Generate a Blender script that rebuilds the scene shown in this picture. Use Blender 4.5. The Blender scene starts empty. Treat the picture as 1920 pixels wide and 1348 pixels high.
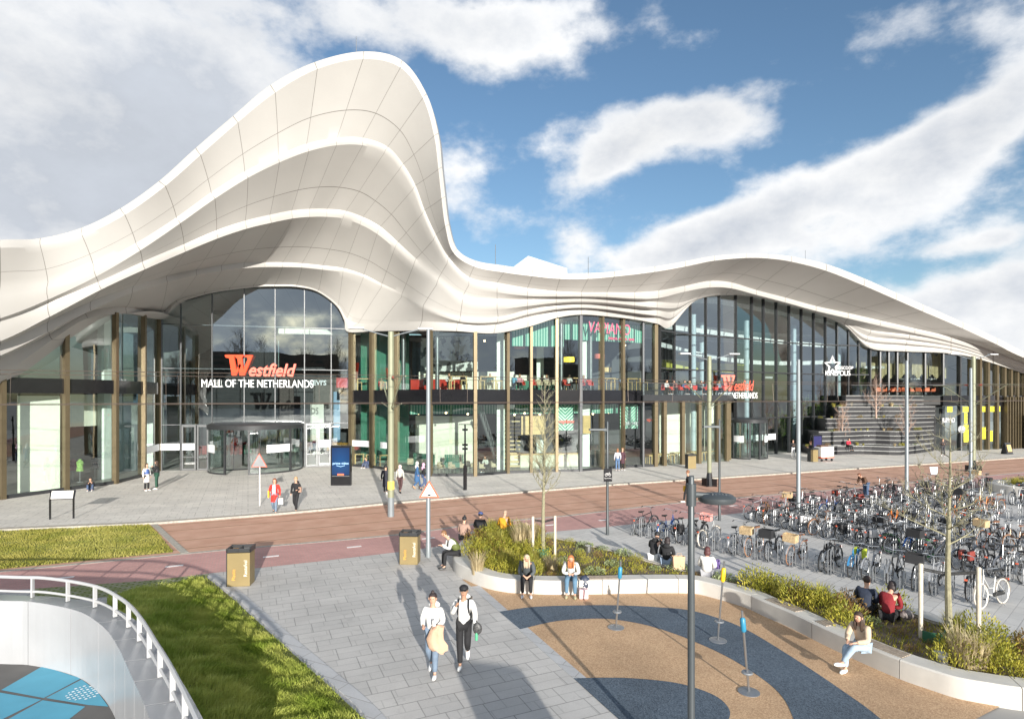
import bpy, bmesh, math, random
from mathutils import Vector, Matrix
random.seed(7)
R = math.radians
# ------------------------------------------------------------------ camera, world, sun
F, H, YH = 1100.0, 5.9, 745.0          # focal length in photo pixels, eye height, horizon row
scene = bpy.context.scene
cam_d = bpy.data.cameras.new("camera"); cam = bpy.data.objects.new("camera", cam_d)
scene.collection.objects.link(cam); scene.camera = cam
cam.location = (0, 0, H); cam.rotation_euler = (R(90), 0, 0)
cam_d.sensor_width = 36; cam_d.lens = 36*F/1920; cam_d.shift_y = (YH-674)/1920
cam_d.clip_start = 0.1; cam_d.clip_end = 3000
SUN_AZ = math.atan2(320.0, 1100.0)     # sun stands behind the camera, to its right
SUN_EL = R(12.5)
sd = Vector((math.sin(SUN_AZ)*math.cos(SUN_EL), -math.cos(SUN_AZ)*math.cos(SUN_EL), math.sin(SUN_EL)))
sun_d = bpy.data.lights.new("sun", 'SUN'); sun_d.energy = 5.0; sun_d.angle = R(0.5); sun_d.color = (1, .95, .87)
sun = bpy.data.objects.new("sun", sun_d); scene.collection.objects.link(sun)
sun.rotation_euler = sd.to_track_quat('Z', 'Y').to_euler()
scene.view_settings.view_transform = 'Standard'; scene.view_settings.look = 'None'
scene.view_settings.gamma = 1; scene.view_settings.exposure = 0.68

world = bpy.data.worlds.new("World"); scene.world = world; world.use_nodes = True
def build_world():
    nt = world.node_tree; N = nt.nodes; L = nt.links; N.clear()
    out = N.new('ShaderNodeOutputWorld'); bg = N.new('ShaderNodeBackground'); bg.inputs[1].default_value = 0.098
    sky = N.new('ShaderNodeTexSky'); sky.sky_type = 'NISHITA'; sky.sun_disc = False
    sky.sun_elevation = SUN_EL; sky.sun_rotation = math.atan2(sd.x, sd.y); sky.dust_density = .6; sky.ozone_density = 2.2
    tc = N.new('ShaderNodeTexCoord'); sep = N.new('ShaderNodeSeparateXYZ'); L.new(tc.outputs['Generated'], sep.inputs[0])
    def M(op, a, b=None, c=None):
        n = N.new('ShaderNodeMath'); n.operation = op
        for i, v in enumerate((a, b, c)):
            if v is None: continue
            if isinstance(v, (int, float)): n.inputs[i].default_value = v
            else: L.new(v, n.inputs[i])
        return n.outputs[0]
    # cloud deck seen in directions: azimuth and elevation of the view ray
    az = M('ARCTAN2', sep.outputs[0], sep.outputs[1]); 
    hr = M('SQRT', M('ADD', M('MULTIPLY', sep.outputs[0], sep.outputs[0]), M('MULTIPLY', sep.outputs[1], sep.outputs[1])))
    el = M('ARCTAN2', sep.outputs[2], hr)
    def noise(scale, det, rough, sx=1, sy=1, sz=1, off=0):
        mp = N.new('ShaderNodeMapping'); mp.inputs['Scale'].default_value = (sx, sy, sz); mp.inputs['Location'].default_value = (off, off*.7, 0)
        L.new(tc.outputs['Generated'], mp.inputs[0])
        n = N.new('ShaderNodeTexNoise'); n.inputs['Scale'].default_value = scale; n.inputs['Detail'].default_value = det
        n.inputs['Roughness'].default_value = rough; L.new(mp.outputs[0], n.inputs[0]); return n.outputs[0]
    n1 = noise(5.5, 9, .58, 1, 1, 1.7, 3.1); n2 = noise(16, 6, .6, 1, 1, 1.5, 1.7); n3 = noise(2.2, 3, .5, 1, 1, 2.2, 5.3)
    def blob(px, py, rx, ry, amp, rot=0.0):
        a0 = math.atan((px-960)/F); e0 = math.atan((YH-py)/F*math.cos(a0))
        da = M('SUBTRACT', az, a0); de = M('SUBTRACT', el, e0)
        c, s = math.cos(rot), math.sin(rot)
        u = M('ADD', M('MULTIPLY', da, c), M('MULTIPLY', de, s)); v = M('SUBTRACT', M('MULTIPLY', de, c), M('MULTIPLY', da, s))
        u = M('DIVIDE', u, rx/F); v = M('DIVIDE', v, ry/F)
        d = M('ADD', M('MULTIPLY', u, u), M('MULTIPLY', v, v))
        return M('MULTIPLY', M('EXPONENT', M('MULTIPLY', d, -1.0)), amp)
    blobs = [(60, 150, 420, 170, .62), (420, 190, 150, 130, .38), (40, 390, 330, 100, .5), (300, 330, 130, 90, .25), (740, 40, 300, 62, .5), (960, 70, 170, 60, .4), (900, 130, 60, 40, .15),
             (1230, 245, 175, 58, .80, .12), (1110, 325, 110, 32, .42, .5), (1390, 225, 70, 40, .3), (1075, 447, 55, 38, .5), (1490, 378, 250, 44, .72, .30), (1290, 430, 130, 34, .35, .1),
             (1800, 270, 180, 55, .70, .55), (1830, 545, 190, 40, .55, .22), (1300, 480, 200, 30, .5, .05), (1830, 455, 70, 17, .45, .1), (1600, 90, 260, 50, .12), (1760, 60, 160, 60, .18), (1990, 620, 120, 60, .6), (850, 330, 50, 60, .3), (900, 430, 70, 40, .25),
             (-900, 200, 900, 260, .3), (2900, 260, 800, 200, .3)]
    tot = None
    for b in blobs:
        o = blob(*b); tot = o if tot is None else M('ADD', tot, o)
    dens = M('ADD', M('ADD', tot, M('MULTIPLY', M('SUBTRACT', n1, .54), 1.3)), M('MULTIPLY', M('SUBTRACT', n2, .5), .45))
    # unseen cloud cover added behind the viewer to pale the glass reflections
    back = M('MULTIPLY', M('LESS_THAN', sep.outputs[1], 0.0), .62); dens = M('ADD', dens, back)
    ramp = N.new('ShaderNodeMapRange'); ramp.interpolation_type = 'SMOOTHSTEP'
    ramp.inputs['From Min'].default_value = .16; ramp.inputs['From Max'].default_value = .56; L.new(dens, ramp.inputs['Value'])
    thick = N.new('ShaderNodeMapRange'); thick.inputs['From Min'].default_value = .45; thick.inputs['From Max'].default_value = 1.25
    dens2 = M('ADD', dens, M('ADD', blob(120, 230, 420, 200, .28), M('ADD', M('MULTIPLY', M('SUBTRACT', n3, .5), 1.3), M('MULTIPLY', M('SUBTRACT', n2, .5), .9))))
    L.new(dens2, thick.inputs['Value'])
    cc = N.new('ShaderNodeMix'); cc.data_type = 'RGBA'; L.new(thick.outputs[0], cc.inputs['Factor'])
    cc.inputs[6].default_value = (6.0, 6.05, 6.1, 1); cc.inputs[7].default_value = (3.5, 3.75, 4.15, 1)
    cv = N.new('ShaderNodeVectorMath'); cv.operation = 'SCALE'; L.new(cc.outputs[2], cv.inputs[0]); L.new(M('ADD', .80, M('ADD', M('MULTIPLY', n1, .36), M('MULTIPLY', n2, .2))), cv.inputs['Scale'])
    # sky colour balance
    hs = N.new('ShaderNodeMix'); hs.data_type = 'RGBA'; hs.blend_type = 'MULTIPLY'; hs.inputs['Factor'].default_value = 1
    hs.inputs[7].default_value = (.94, 1.0, 1.02, 1)
    L.new(sky.outputs[0], hs.inputs[6])
    mx = N.new('ShaderNodeMix'); mx.data_type = 'RGBA'; L.new(ramp.outputs[0], mx.inputs['Factor'])
    L.new(hs.outputs[2], mx.inputs[6]); L.new(cv.outputs[0], mx.inputs[7])
    bk = N.new('ShaderNodeMix'); bk.data_type = 'RGBA'; bk.blend_type = 'MULTIPLY'; L.new(M('MULTIPLY', M('LESS_THAN', sep.outputs[1], -.15), ramp.outputs[0]), bk.inputs['Factor']); bk.inputs[7].default_value = (.72, .80, .90, 1); L.new(mx.outputs[2], bk.inputs[6])  # unseen clouds behind the viewer are dimmed to cut ambient light
    L.new(bk.outputs[2], bg.inputs[0]); L.new(bg.outputs[0], out.inputs[0])
build_world()
# ------------------------------------------------------------------ helpers
COL = scene.collection
def G(px, py, z=0.0):
    Y = (H-z)*F/(py-YH); return Vector(((px-960)/F*Y, Y, z))
def P(px, py, Y): return Vector(((px-960)/F*Y, Y, H+(YH-py)/F*Y))
def tag(o, label=None, cat=None, group=None, kind=None):
    if label: o['label'] = label
    if cat: o['category'] = cat
    if group: o['group'] = group
    if kind: o['kind'] = kind
    return o
def thing(name, loc, rz=0, label=None, cat=None, group=None):
    o = bpy.data.objects.new(name, None); COL.objects.link(o); o.location = loc; o.rotation_euler = (0, 0, rz)
    o.empty_display_size = .2; tag(o, label, cat, group); return o
def kids(o): return [c for c in o.children]
def copy_tree(o, parent=None):
    c = o.copy(); COL.objects.link(c); c.parent = parent
    for k in kids(o): copy_tree(k, c)
    return c
def lerp(a, b, t): return a+(b-a)*t
def interp(pts, x):
    if x <= pts[0][0]: return pts[0][1]
    for (x0, y0), (x1, y1) in zip(pts, pts[1:]):
        if x <= x1: return y0+(y1-y0)*(x-x0)/(x1-x0)
    return pts[-1][1]
def crom(pts, n, closed=False):
    """Catmull-Rom through vectors"""
    out = []; m = len(pts)
    rng = m if closed else m-1
    for i in range(rng):
        p0 = pts[(i-1) % m] if closed or i > 0 else pts[0]*2-pts[1]
        p1 = pts[i]; p2 = pts[(i+1) % m]
        p3 = pts[(i+2) % m] if closed or i+2 < m else pts[-1]*2-pts[-2]
        for k in range(n):
            t = k/n
            out.append(.5*((2*p1)+(p2-p0)*t+(2*p0-5*p1+4*p2-p3)*t*t+(3*p1-p0-3*p2+p3)*t**3))
    if not closed: out.append(pts[-1].copy())
    return out
class MB:
    def __init__(s): s.v = []; s.f = []
    def add(s, vs, fs):
        b = len(s.v); s.v += [Vector(v) for v in vs]; s.f += [tuple(b+i for i in f) for f in fs]; return s
    def quad(s, a, b, c, d): return s.add([a, b, c, d], [(0, 1, 2, 3)])
    def box(s, c, sz, rz=0, rx=0, ry=0):
        m = Matrix.Rotation(rz, 3, 'Z') @ Matrix.Rotation(ry, 3, 'Y') @ Matrix.Rotation(rx, 3, 'X'); c = Vector(c)
        vs = [c+m@Vector((x*sz[0]/2, y*sz[1]/2, z*sz[2]/2)) for x in (-1, 1) for y in (-1, 1) for z in (-1, 1)]
        return s.add(vs, [(0, 1, 3, 2), (4, 6, 7, 5), (0, 4, 5, 1), (2, 3, 7, 6), (0, 2, 6, 4), (1, 5, 7, 3)])
    def tube(s, pts, r, n=8, cap=True, closed=False):
        pts = [Vector(p) for p in pts]; m = len(pts); rr = r if isinstance(r, (list, tuple)) else [r]*m
        up = None; vs = []; fs = []
        for i, p in enumerate(pts):
            if closed: t = pts[(i+1) % m]-pts[(i-1) % m]
            else: t = pts[min(i+1, m-1)]-pts[max(i-1, 0)]
            t = t.normalized() if t.length > 1e-9 else Vector((0, 0, 1))
            if up is None:
                up = Vector((0, 0, 1)) if abs(t.z) < .9 else Vector((1, 0, 0))
            a = t.cross(up); a = a.normalized() if a.length > 1e-6 else t.orthogonal().normalized(); b = a.cross(t).normalized(); up = b
            for k in range(n):
                q = 2*math.pi*k/n; vs.append(p+(a*math.cos(q)+b*math.sin(q))*rr[i])
        for i in range(m if closed else m-1):
            j = (i+1) % m
            for k in range(n): fs.append((i*n+k, i*n+(k+1) % n, j*n+(k+1) % n, j*n+k))
        if cap and not closed:
            fs.append(tuple(range(n))[::-1]); fs.append(tuple((m-1)*n+k for k in range(n)))
        return s.add(vs, fs)
    def lathe(s, prof, c=(0, 0, 0), n=16, ax='Z'):
        c = Vector(c); vs = []; fs = []
        for r, z in prof:
            for k in range(n):
                q = 2*math.pi*k/n
                p = Vector((r*math.cos(q), r*math.sin(q), z))
                if ax == 'Y': p = Vector((p.x, p.z, p.y))
                if ax == 'X': p = Vector((p.z, p.x, p.y))
                vs.append(c+p)
        for i in range(len(prof)-1):
            for k in range(n): fs.append((i*n+k, i*n+(k+1) % n, (i+1)*n+(k+1) % n, (i+1)*n+k))
        fs.append(tuple(range(n))[::-1]); fs.append(tuple((len(prof)-1)*n+k for k in range(n)))
        return s.add(vs, fs)
    def sphere(s, c, r, n=10, m=6):
        r = (r, r, r) if isinstance(r, (int, float)) else r; c = Vector(c); vs = []; fs = []
        for i in range(m+1):
            a = math.pi*i/m
            for k in range(n):
                q = 2*math.pi*k/n; vs.append(c+Vector((r[0]*math.sin(a)*math.cos(q), r[1]*math.sin(a)*math.sin(q), r[2]*math.cos(a))))
        for i in range(m):
            for k in range(n): fs.append((i*n+k, (i+1)*n+k, (i+1)*n+(k+1) % n, i*n+(k+1) % n))
        return s.add(vs, fs)
    def prism(s, poly, z0, z1):
        n = len(poly); vs = [(p[0], p[1], z0) for p in poly]+[(p[0], p[1], z1) for p in poly]
        fs = [tuple(range(n))[::-1], tuple(range(n, 2*n))]+[(i, (i+1) % n, n+(i+1) % n, n+i) for i in range(n)]
        return s.add(vs, fs)
    def wallstrip(s, pts, z0, z1, th):
        """vertical wall of thickness th along plan polyline pts"""
        ofs = offset(pts, th)
        for i in range(len(pts)-1):
            s.prism([pts[i], pts[i+1], ofs[i+1], ofs[i]], z0, z1)
        return s
    def build(s, name, mat, parent=None, smooth=False, bevel=0, world=False, merge=False):
        me = bpy.data.meshes.new(name); vs = s.v
        if world and parent is not None:
            l = parent.location; rz = -parent.rotation_euler.z; mm = Matrix.Rotation(rz, 3, 'Z'); vs = [mm@(v-l) for v in vs]
        me.from_pydata([tuple(v) for v in vs], [], s.f); me.update()
        bm = bmesh.new(); bm.from_mesh(me)
        if merge: bmesh.ops.remove_doubles(bm, verts=bm.verts, dist=1e-4)
        bmesh.ops.recalc_face_normals(bm, faces=bm.faces)
        if bevel: bmesh.ops.bevel(bm, geom=[e for e in bm.edges if len(e.link_faces) == 2 and e.calc_face_angle(0) > .6], offset=bevel, segments=2, affect='EDGES', profile=.5)
        bm.to_mesh(me); bm.free()
        if smooth:
            for p in me.polygons: p.use_smooth = True
            try: me.set_sharp_from_angle(angle=R(40))
            except Exception: pass
        if mat: me.materials.append(mat)
        o = bpy.data.objects.new(name, me); COL.objects.link(o)
        if parent is not None: o.parent = parent
        return o
def offset(pts, d, closed=False):
    out = []; m = len(pts)
    for i in range(m):
        a = Vector(pts[(i-1) % m][:2]) if closed or i > 0 else Vector(pts[0][:2]); c = Vector(pts[(i+1) % m][:2]) if closed or i < m-1 else Vector(pts[-1][:2])
        b = Vector(pts[i][:2]); t = (c-a).normalized(); n = Vector((-t.y, t.x)); out.append(b+n*d)
    return out
# ------------------------------------------------------------------ materials
MATS = {}
def nm(nt, t): return nt.nodes.new(t)
def mat(name, col, rough=.7, metal=0, var=.12, vs=3.0, bump=0, bs=40, emit=0, spec=.5, var2=0, vs2=.3, coord='Object', alpha=1, sheen=0):
    if name in MATS: return MATS[name]
    m = bpy.data.materials.new(name); m.use_nodes = True; nt = m.node_tree; L = nt.links; b = nt.nodes['Principled BSDF']
    b.inputs['Roughness'].default_value = rough; b.inputs['Metallic'].default_value = metal
    b.inputs['Specular IOR Level'].default_value = spec
    tc = nm(nt, 'ShaderNodeTexCoord')
    n = nm(nt, 'ShaderNodeTexNoise'); n.inputs['Scale'].default_value = vs; n.inputs['Detail'].default_value = 5; L.new(tc.outputs[coord], n.inputs[0])
    mr = nm(nt, 'ShaderNodeMapRange'); mr.inputs['From Min'].default_value = .3; mr.inputs['From Max'].default_value = .7
    mr.inputs['To Min'].default_value = 1-var; mr.inputs['To Max'].default_value = 1+var; L.new(n.outputs[0], mr.inputs['Value'])
    last = mr.outputs[0]
    if var2:
        n2 = nm(nt, 'ShaderNodeTexNoise'); n2.inputs['Scale'].default_value = vs2; n2.inputs['Detail'].default_value = 4; L.new(tc.outputs[coord], n2.inputs[0])
        m2 = nm(nt, 'ShaderNodeMapRange'); m2.inputs['From Min'].default_value = .3; m2.inputs['From Max'].default_value = .7
        m2.inputs['To Min'].default_value = 1-var2; m2.inputs['To Max'].default_value = 1+var2; L.new(n2.outputs[0], m2.inputs['Value'])
        mm = nm(nt, 'ShaderNodeMath'); mm.operation = 'MULTIPLY'; L.new(last, mm.inputs[0]); L.new(m2.outputs[0], mm.inputs[1]); last = mm.outputs[0]
    vm = nm(nt, 'ShaderNodeVectorMath'); vm.operation = 'SCALE'; vm.inputs[0].default_value = col[:3]; L.new(last, vm.inputs['Scale'])
    L.new(vm.outputs[0], b.inputs['Base Color'])
    if bump:
        nb = nm(nt, 'ShaderNodeTexNoise'); nb.inputs['Scale'].default_value = bs; nb.inputs['Detail'].default_value = 3; L.new(tc.outputs[coord], nb.inputs[0])
        bp = nm(nt, 'ShaderNodeBump'); bp.inputs['Strength'].default_value = bump; bp.inputs['Distance'].default_value = .02; L.new(nb.outputs[0], bp.inputs['Height']); L.new(bp.outputs[0], b.inputs['Normal'])
    if emit: b.inputs['Emission Color'].default_value = (*col[:3], 1); b.inputs['Emission Strength'].default_value = emit
    MATS[name] = m; return m
def paving(name, c1, c2, joint, bw, bh, rot, mortar=.012, off=.5, rough=.8, sq=1, sqf=2, patch=None, jv=.55):
    m = bpy.data.materials.new(name); m.use_nodes = True; nt = m.node_tree; L = nt.links; b = nt.nodes['Principled BSDF']; b.inputs['Roughness'].default_value = rough
    tc = nm(nt, 'ShaderNodeTexCoord'); mp = nm(nt, 'ShaderNodeMapping'); mp.inputs['Rotation'].default_value = (0, 0, -rot); L.new(tc.outputs['Object'], mp.inputs[0])
    br = nm(nt, 'ShaderNodeTexBrick'); br.inputs['Scale'].default_value = 1; br.inputs['Brick Width'].default_value = bw; br.inputs['Row Height'].default_value = bh
    br.inputs['Mortar Size'].default_value = mortar; br.inputs['Mortar Smooth'].default_value = .2; br.offset = off; br.squash = sq; br.squash_frequency = sqf
    br.inputs['Color1'].default_value = (*c1, 1); br.inputs['Color2'].default_value = (*c2, 1); br.inputs['Mortar'].default_value = (*joint, 1); br.inputs['Bias'].default_value = -.2
    L.new(mp.outputs[0], br.inputs[0])
    n = nm(nt, 'ShaderNodeTexNoise'); n.inputs['Scale'].default_value = .5; n.inputs['Detail'].default_value = 8; n.inputs['Roughness'].default_value = .65; L.new(tc.outputs['Object'], n.inputs[0])
    mr = nm(nt, 'ShaderNodeMapRange'); mr.inputs['From Min'].default_value = .3; mr.inputs['From Max'].default_value = .7; mr.inputs['To Min'].default_value = .86; mr.inputs['To Max'].default_value = 1.12; L.new(n.outputs[0], mr.inputs['Value'])
    nf = nm(nt, 'ShaderNodeTexNoise'); nf.inputs['Scale'].default_value = 30; nf.inputs['Detail'].default_value = 3; L.new(tc.outputs['Object'], nf.inputs[0])
    mf = nm(nt, 'ShaderNodeMapRange'); mf.inputs['To Min'].default_value = .88; mf.inputs['To Max'].default_value = 1.12; L.new(nf.outputs[0], mf.inputs['Value'])
    mm0 = nm(nt, 'ShaderNodeMath'); mm0.operation = 'MULTIPLY'; L.new(mr.outputs[0], mm0.inputs[0]); L.new(mf.outputs[0], mm0.inputs[1])
    ns = nm(nt, 'ShaderNodeTexNoise'); ns.inputs['Scale'].default_value = 1.7; ns.inputs['Detail'].default_value = 12; ns.inputs['Roughness'].default_value = .7; L.new(tc.outputs['Object'], ns.inputs[0])
    mstn = nm(nt, 'ShaderNodeMapRange'); mstn.inputs['From Min'].default_value = .58; mstn.inputs['From Max'].default_value = .70; mstn.inputs['To Min'].default_value = 1; mstn.inputs['To Max'].default_value = .80; L.new(ns.outputs[0], mstn.inputs['Value'])
    mm = nm(nt, 'ShaderNodeMath'); mm.operation = 'MULTIPLY'; L.new(mm0.outputs[0], mm.inputs[0]); L.new(mstn.outputs[0], mm.inputs[1])
    src = br.outputs[0]
    if patch:   # darker odd stones
        b2 = nm(nt, 'ShaderNodeTexBrick'); b2.inputs['Scale'].default_value = 1; b2.inputs['Brick Width'].default_value = patch[0]; b2.inputs['Row Height'].default_value = patch[1]
        b2.inputs['Mortar Size'].default_value = mortar; b2.offset = .37; b2.inputs['Bias'].default_value = patch[2]
        b2.inputs['Color1'].default_value = (1, 1, 1, 1); b2.inputs['Color2'].default_value = (patch[3],)*3+(1,); b2.inputs['Mortar'].default_value = (jv+.2,)*3+(1,)
        L.new(mp.outputs[0], b2.inputs[0]); mx = nm(nt, 'ShaderNodeMix'); mx.data_type = 'RGBA'; mx.blend_type = 'MULTIPLY'; mx.inputs['Factor'].default_value = 1
        L.new(src, mx.inputs[6]); L.new(b2.outputs[0], mx.inputs[7]); src = mx.outputs[2]
    vm = nm(nt, 'ShaderNodeVectorMath'); vm.operation = 'SCALE'; L.new(src, vm.inputs[0]); L.new(mm.outputs[0], vm.inputs['Scale']); L.new(vm.outputs[0], b.inputs['Base Color'])
    bp = nm(nt, 'ShaderNodeBump'); bp.inputs['Strength'].default_value = .35; bp.inputs['Distance'].default_value = .01; bp.invert = True; L.new(br.outputs['Fac'], bp.inputs['Height']); L.new(bp.outputs[0], b.inputs['Normal'])
    return m
def speckle(name, c1, c2, scale=60, rough=.9):
    m = bpy.data.materials.new(name); m.use_nodes = True; nt = m.node_tree; L = nt.links; b = nt.nodes['Principled BSDF']; b.inputs['Roughness'].default_value = rough
    tc = nm(nt, 'ShaderNodeTexCoord'); v = nm(nt, 'ShaderNodeTexVoronoi'); v.inputs['Scale'].default_value = scale; L.new(tc.outputs['Object'], v.inputs[0])
    n = nm(nt, 'ShaderNodeTexNoise'); n.inputs['Scale'].default_value = .6; n.inputs['Detail'].default_value = 7; L.new(tc.outputs['Object'], n.inputs[0])
    sx = nm(nt, 'ShaderNodeSeparateColor'); L.new(v.outputs['Color'], sx.inputs[0])
    mx = nm(nt, 'ShaderNodeMix'); mx.data_type = 'RGBA'; mx.inputs[6].default_value = (*c1, 1); mx.inputs[7].default_value = (*c2, 1); L.new(sx.outputs[0], mx.inputs['Factor'])
    mr = nm(nt, 'ShaderNodeMapRange'); mr.inputs['From Min'].default_value = .3; mr.inputs['From Max'].default_value = .7; mr.inputs['To Min'].default_value = .82; mr.inputs['To Max'].default_value = 1.15; L.new(n.outputs[0], mr.inputs['Value'])
    vm = nm(nt, 'ShaderNodeVectorMath'); vm.operation = 'SCALE'; L.new(mx.outputs[2], vm.inputs[0]); L.new(mr.outputs[0], vm.inputs['Scale']); L.new(vm.outputs[0], b.inputs['Base Color'])
    bp = nm(nt, 'ShaderNodeBump'); bp.inputs['Strength'].default_value = .5; bp.inputs['Distance'].default_value = .01; L.new(v.outputs['Distance'], bp.inputs['Height']); L.new(bp.outputs[0], b.inputs['Normal'])
    return m
def ramp2(name, c1, c2, scale, rough=.9, det=6, lo=.4, hi=.6, extra=None):
    m = bpy.data.materials.new(name); m.use_nodes = True; nt = m.node_tree; L = nt.links; b = nt.nodes['Principled BSDF']; b.inputs['Roughness'].default_value = rough
    tc = nm(nt, 'ShaderNodeTexCoord'); n = nm(nt, 'ShaderNodeTexNoise'); n.inputs['Scale'].default_value = scale; n.inputs['Detail'].default_value = det; L.new(tc.outputs['Object'], n.inputs[0])
    mr = nm(nt, 'ShaderNodeMapRange'); mr.inputs['From Min'].default_value = lo; mr.inputs['From Max'].default_value = hi; L.new(n.outputs[0], mr.inputs['Value'])
    mx = nm(nt, 'ShaderNodeMix'); mx.data_type = 'RGBA'; mx.inputs[6].default_value = (*c1, 1); mx.inputs[7].default_value = (*c2, 1); L.new(mr.outputs[0], mx.inputs['Factor'])
    L.new(mx.outputs[2], b.inputs['Base Color'])
    bp = nm(nt, 'ShaderNodeBump'); bp.inputs['Strength'].default_value = .4; bp.inputs['Distance'].default_value = .05; L.new(n.outputs[0], bp.inputs['Height']); L.new(bp.outputs[0], b.inputs['Normal'])
    return m
def glass(name, tint=(.9, .97, .95), refl=.14, ior=1.7):
    m = bpy.data.materials.new(name); m.use_nodes = True; nt = m.node_tree; L = nt.links; nt.nodes.clear()
    out = nm(nt, 'ShaderNodeOutputMaterial'); tr = nm(nt, 'ShaderNodeBsdfTransparent'); tr.inputs[0].default_value = (*tint, 1)
    gl = nm(nt, 'ShaderNodeBsdfGlossy'); gl.inputs['Roughness'].default_value = 0.0; gl.inputs[0].default_value = (.95, 1, 1, 1)
    f0 = refl+((ior-1)/(ior+1))**2; lw = nm(nt, 'ShaderNodeLayerWeight'); lw.inputs[0].default_value = .5
    fr = nm(nt, 'ShaderNodeMath'); fr.operation = 'POWER'; fr.inputs[1].default_value = 4.5; L.new(lw.outputs['Facing'], fr.inputs[0])
    ad = nm(nt, 'ShaderNodeMath'); ad.operation = 'MULTIPLY_ADD'; ad.use_clamp = True; ad.inputs[1].default_value = 1-f0; ad.inputs[2].default_value = f0
    tc = nm(nt, 'ShaderNodeTexCoord'); n = nm(nt, 'ShaderNodeTexNoise'); n.inputs['Scale'].default_value = .35; n.inputs['Detail'].default_value = 1; L.new(tc.outputs['Object'], n.inputs[0])
    bp = nm(nt, 'ShaderNodeBump'); bp.inputs['Strength'].default_value = .12; bp.inputs['Distance'].default_value = .05; L.new(n.outputs[0], bp.inputs['Height']); L.new(bp.outputs[0], gl.inputs['Normal'])
    L.new(fr.outputs[0], ad.inputs[0]); mx = nm(nt, 'ShaderNodeMixShader'); L.new(ad.outputs[0], mx.inputs[0]); L.new(tr.outputs[0], mx.inputs[1]); L.new(gl.outputs[0], mx.inputs[2]); L.new(mx.outputs[0], out.inputs[0])
    return m
UROT = math.atan(.45)     # direction of the tram street
# ------------------------------------------------------------------ ground, roads, lawns
def gpoly(name, pix, z, m, world_pts=None):
    pts = [G(x, y) for x, y in pix] if pix else []
    if world_pts: pts += world_pts
    bm = bmesh.new(); vs = [bm.verts.new((p.x, p.y, z)) for p in pts]; f = bm.faces.new(vs)
    if f.normal.z < 0: f.normal_flip()
    bm.normal_update()
    if f.normal.z < 0: f.normal_flip()
    bmesh.ops.triangulate(bm, faces=bm.faces)
    me = bpy.data.meshes.new(name); bm.to_mesh(me); bm.free(); me.materials.append(m)
    o = bpy.data.objects.new(name, me); COL.objects.link(o); o['kind'] = 'structure'; return o
M_side = paving('sidewalk_paving', (.61, .58, .53), (.565, .54, .50), (.44, .42, .385), 1.2, .8, UROT, mortar=.02, off=.5, patch=(.8, .4, -.82, .72), jv=.6)
M_plaza = paving('plaza_paving', (.51, .49, .465), (.455, .44, .42), (.31, .30, .285), .75, .62, UROT, mortar=.012, off=.5, patch=(.9, .31, -.75, .80), jv=.62)
M_bikepave = paving('parking_paving', (.55, .535, .51), (.51, .50, .48), (.38, .37, .36), .6, .3, UROT+.3, mortar=.01, off=.5, patch=(1.8, .9, -.3, .9), jv=.6)
M_road = ramp2('tram_asphalt', (.46, .26, .18), (.55, .335, .245), 1.1, rough=.85, lo=.35, hi=.7)
M_pink = paving('pink_brick', (.53, .28, .255), (.46, .24, .225), (.40, .28, .25), .21, .105, UROT, mortar=.012, off=.5)
M_kerb = mat('kerb_stone', (.36, .335, .29), .8, var=.25, vs=8)
M_grassbase = ramp2('lawn_soil', (.13, .15, .03), (.24, .24, .06), 4, lo=.35, hi=.65)
M_tan = speckle('tan_rubber', (.40, .245, .135), (.60, .41, .25), 45)
M_blue = speckle('blue_rubber', (.045, .065, .09), (.12, .155, .195), 45)
M_soil = ramp2('planting_soil', (.10, .075, .055), (.23, .17, .12), 6, lo=.35, hi=.65)
gpoly('ground', None, -.012, ramp2('far_ground', (.30, .29, .28), (.36, .35, .33), .05), [Vector((-900, -600, 0)), Vector((900, -600, 0)), Vector((900, 900, 0)), Vector((-900, 900, 0))])
ufar = [(-420, 1055), (-200, 1016), (0, 996), (278, 984), (400, 975), (516, 966), (600, 958.5), (727, 946), (900, 931), (1156, 910), (1300, 900.5), (1460, 890), (1573, 882), (1920, 859), (2600, 829)]
unear = [(-420, 1150), (0, 1070), (342, 1037), (427, 1029), (640, 1011), (760, 1000), (900, 980), (1061, 966), (1249, 944), (1400, 931), (1571, 917), (1920, 885), (2600, 846)]
ubike = [(-420, 1210), (0, 1108), (285, 1088), (399, 1074), (600, 1052), (744, 1035), (986, 1001), (1103, 991), (1358, 965), (1600, 938), (1920, 905), (2600, 858)]
def strip(name, a, b, z, m): return gpoly(name, a+b[::-1], z, m)
back = [Vector((200, 140, 0)), Vector((-120, 140, 0)), Vector((-120, 15, 0))]
sw = gpoly('sidewalk', None, .09, M_side, [G(x, y) for x, y in ufar]+back)
k = MB(); kp = [G(x, y) for x, y in ufar]; ko = offset(kp, .42)
for i in range(len(kp)-1): k.prism([kp[i], kp[i+1], ko[i+1], ko[i]], -.02, .096)
tag(k.build('kerb', M_kerb), kind='structure')
strip('road', ufar, unear, 0.0, M_road)
strip('cycle_path', unear, ubike, .004, M_pink)
k = MB(); kp = [G(x, y) for x, y in unear]; ko = offset(kp, -.22)
for i in range(len(kp)-1): k.prism([kp[i], kp[i+1], ko[i+1], ko[i]], -.02, .012)
tag(k.build('kerb', M_kerb), kind='structure')
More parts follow.
